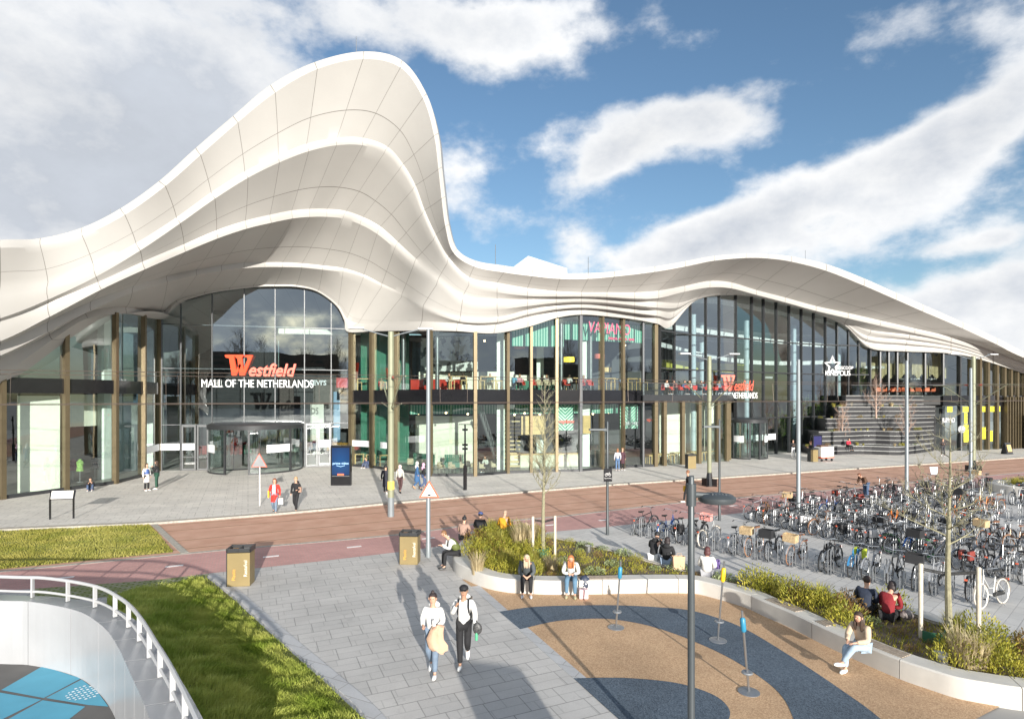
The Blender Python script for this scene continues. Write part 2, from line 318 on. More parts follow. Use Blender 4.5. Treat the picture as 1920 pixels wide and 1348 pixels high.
# rails of the two tracks as slots of darker steel just proud of the road
M_rail = mat('rail_steel', (.20, .13, .08), .55, .5, var=.2, vs=10)
fa = [G(x, y) for x, y in ufar]; na = [G(x, y) for x, y in unear]
def across(t, n=40):
    A = crom([Vector((p.x, p.y, 0)) for p in fa], 4); B = crom([Vector((p.x, p.y, 0)) for p in na], 4)
    out = []
    for i in range(n):
        s = i/(n-1); pa = A[min(int(s*(len(A)-1)), len(A)-1)]; X = lerp(-30, 110, s)
        ya = interp([(p.x, p.y) for p in fa], X); yb = interp([(p.x, p.y) for p in na], X)
        out.append(Vector((X, lerp(ya, yb, t), 0)))
    # light smoothing keeps the rails fair
    for _ in range(3):
        out = [out[0]]+[(out[i-1]+out[i]*2+out[i+1])/4 for i in range(1, n-1)]+[out[-1]]
    return out
for t in (.10, .30, .62, .86):
    r = MB(); c = across(t); a = offset(c, .035); b = offset(c, -.035)
    for i in range(len(c)-1): r.prism([b[i], b[i+1], a[i+1], a[i]], -.02, .006)
    tag(r.build('tram_rail', M_rail), ['far rail of the far tram track beside the sidewalk kerb', 'near rail of the far tram track, beside the pole line', 'far rail of the near tram track', 'near rail of the near tram track by the pink cycle path'][[.10, .30, .62, .86].index(t)], 'tram rail', 'steel tram rails in the street')
# white dashes on the cycle path
M_white = mat('road_paint', (.74, .72, .70), .7, var=.12, vs=20)
for i, (x, y) in enumerate([(120, 1083), (327, 1061), (508, 1043), (664, 1025), (803, 1009), (1033, 984), (1132, 975), (1375, 948)]):
    p = G(x, y); d = MB(); d.box((p.x, p.y, .005), (.55, .16, .006), UROT); o = d.build('road_marking', M_white); o['kind'] = 'structure'
# plaza path, parking
plaza_l = [(399, 1074), (391, 1079), (440, 1118), (525, 1197), (610, 1272), (691, 1348), (800, 1500)]
plaza_r = [(884, 1100), (936, 1147), (1000, 1205), (1075, 1272), (1162, 1348), (1330, 1520)]
gpoly('plaza_paving', None, .002, M_plaza, [G(x, y) for x, y in [(-420, 1210), (0, 1108), (285, 1088), (399, 1074), (600, 1052), (744, 1035), (986, 1001), (1060, 1000), (1060, 1110), (1600, 1300), (2400, 1700)]]+[Vector((30, -10, 0)), Vector((-30, -10, 0))])
gpoly('bicycle_parking_paving', [(986, 1001), (1103, 991), (1358, 965), (1600, 938), (1920, 905), (2600, 858), (2600, 1400), (1990, 1320), (1700, 1180), (1060, 1040)], .006, M_bikepave)
def band(name, pts, w, z0, z1, m):
    k = MB(); c = crom([Vector((p.x, p.y, 0)) for p in pts], 4); o = offset(c, w)
    for i in range(len(c)-1): k.prism([c[i], c[i+1], o[i+1], o[i]], z0, z1)
    return tag(k.build(name, m), kind='structure')
M_edge = paving('edge_stone', (.47, .47, .475), (.43, .43, .435), (.30, .29, .28), .9, .4, UROT-.9, mortar=.01)
band('path_edging', [G(x, y) for x, y in plaza_l[1:]], .28, -.02, .012, M_edge)
band('path_edging', [G(x, y) for x, y in plaza_r], .26, -.02, .012, M_edge)
play = gpoly('playground', [(866, 1086), (884, 1100), (936, 1147), (1000, 1205), (1075, 1272), (1162, 1348), (1330, 1520), (1700, 1520), (1829, 1348), (1880, 1322), (1796, 1300), (1650, 1240), (1530, 1185), (1394, 1120), (1290, 1100), (1040, 1100), (930, 1092)], .008, M_tan)
arc_o = [(936, 1147), (1003, 1138), (1100, 1135), (1170, 1135.5), (1237, 1139), (1290, 1144), (1340, 1157), (1400, 1181), (1491, 1236), (1582, 1297), (1651, 1348), (1800, 1480)]
arc_i = [(975, 1180), (1037, 1166), (1090, 1161), (1144, 1161), (1206, 1171), (1260, 1187), (1306, 1205), (1360, 1230), (1415, 1263), (1461, 1300), (1488, 1348), (1530, 1480)]
A = crom([G(x, y) for x, y in arc_o], 5); B = crom([G(x, y) for x, y in arc_i], 5)
gpoly('playground_blue', None, .014, M_blue, A+B[::-1])
bl = crom([G(x, y) for x, y in [(1075, 1272), (1130, 1271), (1190, 1272.5), (1269, 1281), (1331, 1300), (1362, 1322), (1367, 1348), (1330, 1400), (1250, 1430)]], 5)
gpoly('playground_blue', None, .014, M_blue, bl)
# lawns
lawnA = [(-420, 1057), (0, 995), (278, 981), (300, 1004), (325, 1035), (0, 1067), (-420, 1145)]
gpoly('lawn_soil', lawnA, .006, M_grassbase)
lawnB = [(215, 1118), (300, 1098), (385, 1085), (440, 1125), (522, 1200), (606, 1275), (686, 1350), (760, 1440), (200, 1500), (340, 1348), (270, 1205)]
def resample(pts, n):
    L_ = [0]
    for p, q in zip(pts, pts[1:]): L_.append(L_[-1]+(q-p).length)
    return [Vector((interp(list(zip(L_, [p.x for p in pts])), L_[-1]*k/(n-1)), interp(list(zip(L_, [p.y for p in pts])), L_[-1]*k/(n-1)), 0)) for k in range(n)]
LR = resample([G(x, y) for x, y in [(388, 1083), (436, 1122), (520, 1199), (604, 1275), (684, 1349), (770, 1450), (830, 1530)]], 30)
LL = resample([G(x, y) for x, y in [(205, 1120), (200, 1140), (205, 1175), (225, 1215), (245, 1260), (262, 1320), (290, 1400), (310, 1530)]], 30)
def lawnpt(s, t):      # s along the bank, t from the path (0) to the white wall (1)
    k = s*28.999; i = int(k); f = k-i; a = LR[i].lerp(LR[i+1], f); b = LL[i].lerp(LL[i+1], f); p = a.lerp(b, t); e = min(1, s*5)
    p.z = .007+.34*e*t+.015*math.sin(p.x*2.1)*math.sin(p.y*1.7)*e*min(1, t*4); return p  # ground lifted towards the wall, added to shorten the wall's shadow
ls = MB(); NS, NT = 60, 24
ls.v = [lawnpt(i/NS*.999, j/NT) for i in range(NS+1) for j in range(NT+1)]
ls.f = [(i*(NT+1)+j, (i+1)*(NT+1)+j, (i+1)*(NT+1)+j+1, i*(NT+1)+j+1) for i in range(NS) for j in range(NT)]
tag(ls.build('lawn_soil', M_grassbase, smooth=True), kind='structure')
kk = MB(); c = [G(x, y) for x, y in [(278, 980), (290, 990), (308, 1008), (340, 1038)]]; o = offset(c, .25)
for i in range(3): kk.prism([c[i], c[i+1], o[i+1], o[i]], -.02, .02)
tag(kk.build('kerb', M_kerb), kind='structure')
M_block = paving('grass_block', (.36, .34, .27), (.22, .25, .08), (.14, .17, .03), .3, .14, UROT, mortar=.035)
gpoly('grass_block_strip', [(60, 1104), (285, 1088), (392, 1076), (385, 1085), (300, 1100), (215, 1118), (60, 1130)], .010, M_block)
def blade_mesh(name, poly, n, h, w, m, cols, z=0.0, lean=.5, bymat=None):
    """n grass blades scattered in plan polygon"""
    xs = [p.x for p in poly]; ys = [p.y for p in poly]
    def inside(x, y):
        c = False; j = len(poly)-1
        for i in range(len(poly)):
            if (poly[i].y > y) != (poly[j].y > y) and x < (poly[j].x-poly[i].x)*(y-poly[i].y)/(poly[j].y-poly[i].y)+poly[i].x: c = not c
            j = i
        return c
    rnd = random.Random(3); vs = []; fs = []; cnt = 0; tries = 0
    while cnt < n and tries < n*6:
        tries += 1; x = rnd.uniform(min(xs), max(xs)); y = rnd.uniform(min(ys), max(ys))
        if not inside(x, y): continue
        if h > .2 and rnd.random() < .55 and math.sin(x*3.1+y*2.3)+math.sin(x*1.3-y*3.7+1) > 1.05: continue
        cl = .5+.5*math.sin(x*2.3+1.7*math.sin(y*1.9))*math.cos(y*2.9+1.3*math.sin(x*1.4))
        hh = h*rnd.uniform(.45, 1.1)*(.55+.75*cl); a = rnd.uniform(0, 6.28); dx, dy = math.cos(a)*w, math.sin(a)*w
        la = math.sin(x*.9+y*.7)*1.6+rnd.uniform(-1, 1); lx, ly = math.cos(la)*hh*lean*rnd.random(), math.sin(la)*hh*lean*rnd.random()
        b = len(vs); vs += [(x-dx, y-dy, z), (x+dx, y+dy, z), (x+lx*.5+dx*.6, y+ly*.5+dy*.6, z+hh*.6), (x+lx*.5-dx*.6, y+ly*.5-dy*.6, z+hh*.6), (x+lx*1.5, y+ly*1.5, z+hh)]
        fs += [(b, b+1, b+2, b+3), (b+3, b+2, b+4)]; cnt += 1
    me = bpy.data.meshes.new(name); me.from_pydata(vs, [], fs); me.materials.append(m)
    o = bpy.data.objects.new(name, me); COL.objects.link(o); return o
def leafmat(name, c1, c2, scale=.9, trans=.35):
    m = ramp2(name, c1, c2, scale, rough=.6, lo=.35, hi=.65); nt = m.node_tree; b = nt.nodes['Principled BSDF']; out = nt.nodes['Material Output']
    t = nm(nt, 'ShaderNodeBsdfTranslucent'); mx = nm(nt, 'ShaderNodeMixShader'); mx.inputs[0].default_value = trans
    src = [l.from_socket for l in nt.links if l.to_socket == b.inputs['Base Color']][0]
    for l in list(nt.links):
        if l.to_socket == b.inputs['Normal']: nt.links.remove(l)
    nt.links.new(src, t.inputs[0]); nt.links.new(b.outputs[0], mx.inputs[1]); nt.links.new(t.outputs[0], mx.inputs[2]); nt.links.new(mx.outputs[0], out.inputs[0])
    return m
M_grass = leafmat('lawn_grass', (.29, .38, .05), (.60, .62, .16), 1.3)
M_grass2 = leafmat('track_grass', (.28, .29, .05), (.50, .45, .12), .9)
def bank_grass(n):
    r = random.Random(8); vs = []; fs = []
    for _ in range(n):
        s, t = r.random()**.8*.999, r.random()
        if t < .05 and r.random() < .75: continue
        p = lawnpt(s, t); x, y = p.x, p.y
        if r.random() < .6 and math.sin(x*3.1+y*2.3)+math.sin(x*1.3-y*3.7+1) > 1.0: continue
        cl = .5+.5*math.sin(x*4.3+1.7*math.sin(y*3.9))*math.cos(y*5.1+1.3*math.sin(x*2.4)); h = (.08+.16*cl)*r.uniform(.5, 1.3)*min(1, .45+t*3); a = r.uniform(0, 6.28); w = r.uniform(.004, .011); dx, dy = math.cos(a)*w, math.sin(a)*w
        la = math.sin(x*.9+y*.7)*1.6+r.uniform(-1.4, 1.4); l = h*r.uniform(.1, .9); lx, ly = math.cos(la)*l, math.sin(la)*l; b_ = len(vs)
        vs += [(x-dx, y-dy, p.z), (x+dx, y+dy, p.z), (x+lx*.45+dx*.6, y+ly*.45+dy*.6, p.z+h*.65), (x+lx*.45-dx*.6, y+ly*.45-dy*.6, p.z+h*.65), (x+lx, y+ly, p.z+h*.95)]; fs += [(b_, b_+1, b_+2, b_+3), (b_+3, b_+2, b_+4)]
    me = bpy.data.meshes.new('lawn_grass'); me.from_pydata(vs, [], fs); me.materials.append(M_grass); o = bpy.data.objects.new('lawn_grass', me); COL.objects.link(o); return o
tag(bank_grass(120000), 'long green grass of the bank in front of the white curved wall', 'grass', kind='stuff')
tag(blade_mesh('track_grass', [G(x, y) for x, y in lawnA], 42000, .09, .014, M_grass2, None), 'short yellow green grass between the tram rails at left', 'grass', kind='stuff')
# ------------------------------------------------------------------ the mall
M_roof = None
def roofmat():
    m = bpy.data.materials.new('roof_panels'); m.use_nodes = True; nt = m.node_tree; L = nt.links; b = nt.nodes['Principled BSDF']
    b.inputs['Roughness'].default_value = .42; b.inputs['Specular IOR Level'].default_value = .35
    uv = nm(nt, 'ShaderNodeUVMap'); sp = nm(nt, 'ShaderNodeSeparateXYZ'); L.new(uv.outputs[0], sp.inputs[0])
    def M_(op, a, b_=None):
        n = nm(nt, 'ShaderNodeMath'); n.operation = op
        for i, v in enumerate((a, b_)):
            if v is None: continue
            if isinstance(v, (int, float)): n.inputs[i].default_value = v
            else: L.new(v, n.inputs[i])
        return n.outputs[0]
    fu = M_('ABSOLUTE', M_('SUBTRACT', M_('FRACT', M_('ADD', sp.outputs[0], .5)), .5))
    fv = M_('ABSOLUTE', M_('SUBTRACT', M_('FRACT', M_('ADD', sp.outputs[1], .5)), .5))
    line = M_('MAXIMUM', M_('LESS_THAN', fu, .007), M_('LESS_THAN', fv, .005))
    tc = nm(nt, 'ShaderNodeTexCoord'); n = nm(nt, 'ShaderNodeTexNoise'); n.inputs['Scale'].default_value = .5; n.inputs['Detail'].default_value = 6; L.new(tc.outputs['Object'], n.inputs[0])
    wn = nm(nt, 'ShaderNodeTexWhiteNoise'); wn.noise_dimensions = '2D'
    fl = nm(nt, 'ShaderNodeVectorMath'); fl.operation = 'FLOOR'; L.new(uv.outputs[0], fl.inputs[0]); L.new(fl.outputs[0], wn.inputs['Vector'])
    k = M_('ADD', M_('ADD', .93, M_('MULTIPLY', wn.outputs[0], .05)), M_('MULTIPLY', M_('SUBTRACT', n.outputs[0], .5), .12))
    vm = nm(nt, 'ShaderNodeVectorMath'); vm.operation = 'SCALE'; vm.inputs[0].default_value = (.445, .43, .405); L.new(k, vm.inputs['Scale'])
    mx = nm(nt, 'ShaderNodeMix'); mx.data_type = 'RGBA'; L.new(line, mx.inputs['Factor']); L.new(vm.outputs[0], mx.inputs[6]); mx.inputs[7].default_value = (.17, .16, .145, 1)
    L.new(mx.outputs[2], b.inputs['Base Color']); return m
M_roof = roofmat()
# seams: R0 top/bottom, R1 t/b, R2 t/b, R3 t/b, lowest band t/b   (photo pixels, left to right)
RC = [
 [(-330,492),(-330,506),(-350,600),(-350,690),(-355,715),(-355,755),(-355,762),(-355,790),(-355,800),(-355,835)],
 [(-150,460),(-150,475),(-160,562),(-160,640),(-165,655),(-165,696),(-165,705),(-165,730),(-165,737),(-165,768)],
 [(0,450),(0,465),(0,537),(0,597),(0,603),(0,640),(0,646),(0,667),(0,672),(0,703)],
 [(76,447),(76,463),(90,529),(90,562),(90,568),(93,594),(90,603),(90,623),(92,626),(98,637)],
 [(154,427),(154,442),(175,497),(180,519),(184,529),(190,543),(170,566),(170,582),(160,586),(165,597)],
 [(226,391),(234,403),(255,456),(263,470),(267,491),(272,505),(250,537),(248,549),(236,576),(238,588)],
 [(298,340),(310,349),(331,408),(338,419),(345,458),(348,472),(312,518),(314,529),(298,588),(300,598)],
 [(367,278),(376,291),(396,361),(403,373),(406,432),(409,447),(368,506),(369,516),(330,564),(332,568)],
 [(437,218),(446,230),(459,322),(465,334),(460,414),(463,429),(415,498),(416,508),(383,548),(384,551)],
 [(507,160),(516,174),(522,292),(524,305),(506,403),(509,418),(458,493),(458,503),(430,540),(430,543)],
 [(590,117),(595,130),(575,270),(579,284),(547,395),(549,410),(497,492),(497,501),(475,535),(475,538)],
 [(682,97),(681,111),(632,259),(631,273),(580,392),(581,407),(530,492),(530,501),(515,534),(515,537)],
 [(754,114),(751,127),(680,259),(680,273),(613,392),(613,407),(566,494),(566,502),(556,535),(556,538)],
 [(800,177),(793,184),(727,276),(720,288),(649,396),(643,410),(605,498),(605,506),(597,545),(595,547)],
 [(822,251),(814,255),(756,308),(749,318),(680,407),(675,421),(644,503),(643,511),(634,572),(630,573)],
 [(829,314),(822,318),(779,348),(773,357),(713,425),(707,439),(682,515),(681,522),(650,597),(645,600)],
 [(835,369),(828,373),(796,394),(791,402),(746,454),(740,466),(716,532),(715,539),(672,606),(652,622)],
 [(842,421),(835,425),(817,440),(813,450),(780,485),(775,499),(754,550),(753,557),(714,606),(700,621)],
 [(857,467),(850,474),(841,482),(838,495),(823,520),(818,535),(794,572),(793,579),(791,603),(785,620)],
 [(892,489),(889,500),(880,520),(879,535),(869,553),(866,572),(863,594),(862,603),(858,606),(856,621)],
 [(945,498),(945,511),(932,530),(932,548),(932,560),(932,579),(934,594),(933,604),(930,608),(926,625)],
 [(998,506),(998,518),(989,540),(989,555),(989,561),(989,574),(989,581),(989,590),(990,594),(990,613)],
 [(1050,512),(1050,523),(1043,546),(1043,556),(1043,559),(1043,568),(1043,572),(1043,580),(1043,583),(1045,596)],
 [(1103,512),(1103,523),(1090,548),(1090,556),(1090,559),(1090,566),(1090,570),(1090,577),(1090,579),(1090,590)],
 [(1152,509),(1152,519),(1138,548),(1138,557),(1138,560),(1138,568),(1138,572),(1138,580),(1138,582),(1138,593)],
 [(1228,500),(1228,510),(1190,548),(1190,560),(1190,564),(1190,573),(1190,578),(1190,587),(1190,589),(1190,599)],
 [(1285,490),(1285,500),(1235,545),(1235,559),(1232,566),(1232,577),(1232,582),(1232,592),(1232,595),(1232,607)],
 [(1340,480),(1340,489),(1284,536),(1284,547),(1272,568),(1270,577),(1264,584),(1262,595),(1258,600),(1257,613)],
 [(1399,476),(1399,484),(1331,527),(1331,539),(1308,559),(1307,561),(1306,562),(1305,563),(1304,564),(1303,565)],
 [(1440,477),(1440,485),(1372,530),(1372,541),(1362,551),(1362,551.6),(1362,552),(1362,552.4),(1362,552.8),(1362,553.2)],
 [(1484,481),(1484,491),(1418,544),(1418,553),(1416,554.6),(1416,555),(1416,555.4),(1416,555.8),(1416,556),(1416,556.4)],
 [(1549,495),(1549,508),(1472,558),(1472,567),(1471,568),(1471,568.4),(1471,568.8),(1471,569.2),(1471,569.6),(1471,570)],
 [(1620,522),(1620,536),(1530,574),(1530,583),(1529,584),(1529,584.6),(1529,585),(1529,585.5),(1529,586),(1529,586.5)],
 [(1680,549),(1680,562),(1590,587),(1590,597),(1585,604),(1585,605),(1584,606),(1584,607),(1583,608),(1583,609)],
 [(1730,571),(1730,584),(1650,601),(1650,611),(1632,619),(1632,625),(1626,630),(1626,637),(1622,640),(1630,652)],
 [(1805,604),(1805,616),(1715,616),(1715,625),(1705,628),(1705,635),(1700,638),(1700,645),(1698,648),(1698,659)],
 [(1869,634),(1869,646),(1783,632),(1783,641),(1783,643),(1783,648),(1783,650),(1783,655),(1783,656),(1783,663)],
 [(1920,659),(1920,671),(1862,659),(1862,666),(1862,668),(1862,671),(1862,673),(1862,676),(1862,677),(1862,681)],
 [(2080,730),(2080,736),(2060,733),(2060,736),(2060,738),(2060,740),(2060,741),(2060,743),(2060,744),(2060,746)]]
D0 = [24.5,27.5,30.0,31.6,32.8,33.8,34.6,35.2,35.7,36.1,36.4,36.7,37.0,37.5,38.2,38.8,39.4,39.9,40.4,41.0,41.5,42.0,42.4,42.8,43.3,44.0,45.2,46.6,48.2,49.4,50.8,54.0,57.0,59.2,60.4,61.2,61.8,63.2,70.0]
FAC = [(-400,23.5),(-165,29.2),(0,33.4),(122,36.6),(214,39.5),(267,43.0),(297,46.4),(403,47.0),(653,49.9),(699,48.5),(742,46.3),(809,43.4),(890,43.4),(951,45.0),(1043,46.0),(1087,46.2),(1167,48.6),(1233,49.6),(1262,52.8),(1365,55.4),(1479,61.6),(1560,64.4),(1636,64.9),(1770,64.0),(1832,64.5),(1905,67.4),(2100,76)]
def facY(px): return interp(FAC, px)
FRK = [(0,.74,.62,.40),(2,.76,.66,.45),(4,.84,.76,.50),(6,.87,.75,.43),(8,.87,.68,.34),(10,.82,.56,.24),(12,.80,.50,.20),(17,.80,.50,.20),(19,.66,.45,.22),(26,.62,.42,.20),(28,.36,.05,.02),(33,.34,.04,.02),(35,.45,.25,.12),(38,.45,.25,.12)]
FR = []
for i in range(len(RC)):
    FR.append(tuple(interp([(q[0], q[n]) for q in FRK], i) for n in (1, 2, 3)))
mall = thing('shopping_mall', (0, 50, 0), 0, 'white mall with a waving layered roof over tall glass facades', 'shopping mall')
def build_roof():
    prof = []   # per column: list of control points down the section
    for i, c in enumerate(RC):
        dB = facY(c[9][0])-.55; d0 = D0[i]; f1, f2, f3 = FR[i]
        dep = [d0+.12, d0, lerp(dB, d0, f1)-.1, lerp(dB, d0, f1), lerp(dB, d0, f2)-.1, lerp(dB, d0, f2), lerp(dB, d0, f3)-.05, lerp(dB, d0, f3), dB-.02, dB]
        prof.append([P(x, y, d) for (x, y), d in zip(c, dep)])
    # interpolate columns
    sub = 8; rows = []
    lines = [crom([prof[i][j] for i in range(len(RC))], sub) for j in range(10)]
    nC = len(lines[0]); sect = []
    for i in range(nC):
        pts = []; L_ = [lines[j][i] for j in range(10)]
        back1 = L_[0]+Vector((0, 1.2, .12)); back2 = L_[0]+Vector((-1.5, 9, -1.2)); back3 = Vector((L_[0].x-6.0, L_[0].y+38, min(L_[0].z-4, 14)))
        pts += [(back3, -3), (back2, -2), (back1, -1)]
        v = 0.0
        for b_ in range(5):
            t, bo = L_[2*b_], L_[2*b_+1]
            # band: slightly convex strip
            for k in range(4):
                s = k/3; q = t.lerp(bo, s); q.y -= .10*math.sin(math.pi*s)*min(1, (t-bo).length); pts.append((q, v+.5*0+.02+s*.02+.3))
            if b_ < 4:
                nx = L_[2*b_+2]; n = 6
                for k in range(1, n):
                    s = k/n; e = 1-(1-s)**1.12
                    q = Vector((lerp(bo.x, nx.x, s), lerp(bo.y, nx.y, e), 0))
                    # keep the traced height where depth is reached: vertical drop slightly later than the recess
                    q.z = lerp(bo.z, nx.z, s*.88+.12*s*s); pts.append((q, v+.35+s*.999 if b_ < 3 else v+.35+s*.5))
                v += 1.0
        # under lip back to the glass
        pts.append((L_[9]+Vector((0, .5, .05)), v+.2))
        pts.append((L_[9]+Vector((0, 3.0, .6)), v+.2))
        sect.append(pts)
    m = len(sect[0]); vs = [p for s_ in sect for p, _ in s_]; fs = []; uvs = []
    for i in range(nC-1):
        for k in range(m-1):
            fs.append((i*m+k, i*m+k+1, (i+1)*m+k+1, (i+1)*m+k)); u = i/sub
            va, vb = sect[i][k][1], sect[i][k+1][1]; uvs += [(u, va), (u, vb), (u+1/sub, vb), (u+1/sub, va)]
    me = bpy.data.meshes.new('roof'); me.from_pydata([tuple(v-mall.location) for v in vs], [], fs)
    ul = me.uv_layers.new(name='UVMap')
    for i, uv in enumerate(uvs): ul.data[i].uv = uv
    for p in me.polygons: p.use_smooth = True
    me.materials.append(M_roof); me.set_sharp_from_angle(angle=R(28))
    o = bpy.data.objects.new('roof', me); COL.objects.link(o); o.parent = mall
    return o
build_roof()
# --- facade bays: (px, base y, top y, kind)
M_gold = mat('bronze_fin', (.19, .15, .09), .42, .65, var=.06, vs=2)
M_dgf = mat('slim_grey_frame', (.09, .095, .10), .45, .3)
M_dark = mat('dark_frame', (.045, .047, .05), .4, .3, var=.08)
M_greyf = mat('grey_frame', (.17, .175, .18), .4, .5, var=.06)
M_black = mat('black_spandrel', (.012, .012, .014), .12, 0, var=.1, spec=.6)
M_glass = glass('facade_glass', (.86, .96, .93), .13, 1.75)
M_glassK = glass('tall_glass', (.80, .90, .91), .20, 1.8)
def Bedge(px):  # underside of roof
    e = [(-355,835),(-165,768),(0,703),(42,675),(98,637),(122,621),(153,602),(180,594),(209,589),(240,588.5),(267,591),(297,598)]
    return interp(e, px)
def arch(px):
    e = [(297,598),(303,592),(308,585),(339,565),(397,548),(458,538.5),(515,537),(570,540),(606,550.6),(622.6,562),(639,586),(649,611),(653,622)]
    return interp(e, px)
def Medge(px):
    e = [(652,622),(738,620),(856,621),(926,625),(960,620),(996,611),(1020,602),(1049,595),(1090,590),(1134,593),(1183,597),(1227,604),(1240,608)]
    return interp(e, px)
def Kedge(px):
    e = [(1233,612),(1258,610),(1271,587),(1296,567),(1331,557),(1378,553),(1433,559),(1480,570),(1527,584),(1570,602),(1604,619),(1625,638),(1636,655),(1698,659),(1805,663),(1847,674),(1890,689),(1920,700),(2060,744)]
    return interp(e, px)
def fpt(px): Y = facY(px); return Vector(((px-960)/F*Y, Y, 0))
def topz(px, py): return H+(YH-py)/F*facY(px)
def pane(px0, px1, z0, edge, m, parent, n=4, z1=None, nm_='window_pane', inset=.0):
    a, b = fpt(px0), fpt(px1); s = MB(); pr = None
    for k in range(n+1):
        t = k/n; x = lerp(px0, px1, t); p = a.lerp(b, t); zt = (topz(x, edge(x))+.15) if z1 is None else z1
        q = (Vector((p.x, p.y, z0)), Vector((p.x, p.y, zt)))
        if pr: s.quad(pr[0], q[0], q[1], pr[1])
        pr = q
    return s.build(nm_, m, parent, world=True, merge=True)
def fin(px, w, d, m, edge=None, z0=.09, z1=None, nm_='mullion', out=.25):
    p = fpt(px); a = fpt(px-3); b = fpt(px+3); ang = math.atan2(b.y-a.y, b.x-a.x); zt = z1 if z1 is not None else topz(px, edge(px))+.1
    s = MB(); n = Vector((math.sin(ang), -math.cos(ang), 0)); c = p+n*(out-d/2)
    s.box((c.x, c.y, (z0+zt)/2), (w, d, zt-z0), ang); return s.build(nm_, m, mall, world=True)
def spandrel(px0, px1, z0, z1, m, nm_='spandrel', out=.06, steps=1, th=.1):
    s = MB()
    for k in range(steps):
        a, b = fpt(lerp(px0, px1, k/steps)), fpt(lerp(px0, px1, (k+1)/steps)); d = (b-a).normalized(); n = Vector((d.y, -d.x, 0))
        c = (a+b)/2+n*(out); s.box((c.x, c.y, (z0+z1)/2), ((b-a).length, th, z1-z0), math.atan2(d.y, d.x))
    return s.build(nm_, m, mall, world=True)
# left wing
LX = [-350, -240, -120, 2, 122, 214, 267, 297]
for i, x in enumerate(LX):
    if i < len(LX)-1:
        pane(x, LX[i+1], .12, Bedge, M_glass, mall, 6); spandrel(x, LX[i+1], 6.15, 7.05, M_black)
        spandrel(x, LX[i+1], .09, .30, M_dark, 'sill')
    if x > -300: fin(x, .26 if i < 7 else .26, .3, M_gold, Bedge)
# main entrance
EX = [297, 339, 398, 458, 516, 571, 621, 653]
for i in range(len(EX)-1): pane(EX[i], EX[i+1], 3.75, arch, M_glassK, mall, 8)
for x in EX[1:-1]: fin(x, .07, .18, M_dgf, arch, z0=.1 if x in (339, 398, 571, 621) else 3.7, out=.08)
fin(300, .35, .3, M_greyf, arch, out=.1)
for z in (3.72, 8.2, 11.7):
    xa, xb = (299, 652)
    if z > 11: xb = 651
    spandrel(xa, xb, z-.035, z+.035, M_dgf, 'transom', out=.06)
for a, b in ((297, 339), (621, 653)): pane(a, b, .1, None, M_glassK, mall, 1, z1=3.7)
# arch rim
rim = MB(); pts = []
for k in range(60):
    x = lerp(301, 652, k/59); y = arch(x); pts.append(P(x, y, facY(x)-.12))
rim.tube(pts, .10, 6); rim.build('arch_trim', M_dark, mall, world=True, smooth=True)
# swing doors
def doorleaf(pxa, pxb):
    a, b = fpt(pxa), fpt(pxb); d = (b-a).normalized(); L_ = (b-a).length; ang = math.atan2(d.y, d.x); n = Vector((d.y, -d.x, 0))
    c = (a+b)/2+n*.05; s = MB()
    for off in (-L_/2+.06, L_/2-.06): q = c+d*off; s.box((q.x, q.y, 1.9), (.12, .09, 3.6), ang)
    for z in (.18, 1.15, 3.62): s.box((c.x, c.y, z), (L_-.24, .08, .14 if z != 1.15 else .05), ang)
    o = s.build('door', M_greyf, mall, world=True)
    g = MB(); q0 = a+d*.1; q1 = b-d*.1; g.quad((q0.x, q0.y, .2), (q1.x, q1.y, .2), (q1.x, q1.y, 3.6), (q0.x, q0.y, 3.6)); gg = g.build('pane', M_glassK, None); 
    gg.parent = o; gg.location = -mall.location
    h = MB(); q = c+n*.1+d*(L_/2-.2); h.tube([(q.x, q.y, .9), (q.x, q.y, 1.5)], .02, 6); hh = h.build('handle', M_greyf, None); hh.parent = o; hh.location = -mall.location
for a, b in ((341, 368), (370, 397), (573, 596), (597, 620)): doorleaf(a, b)
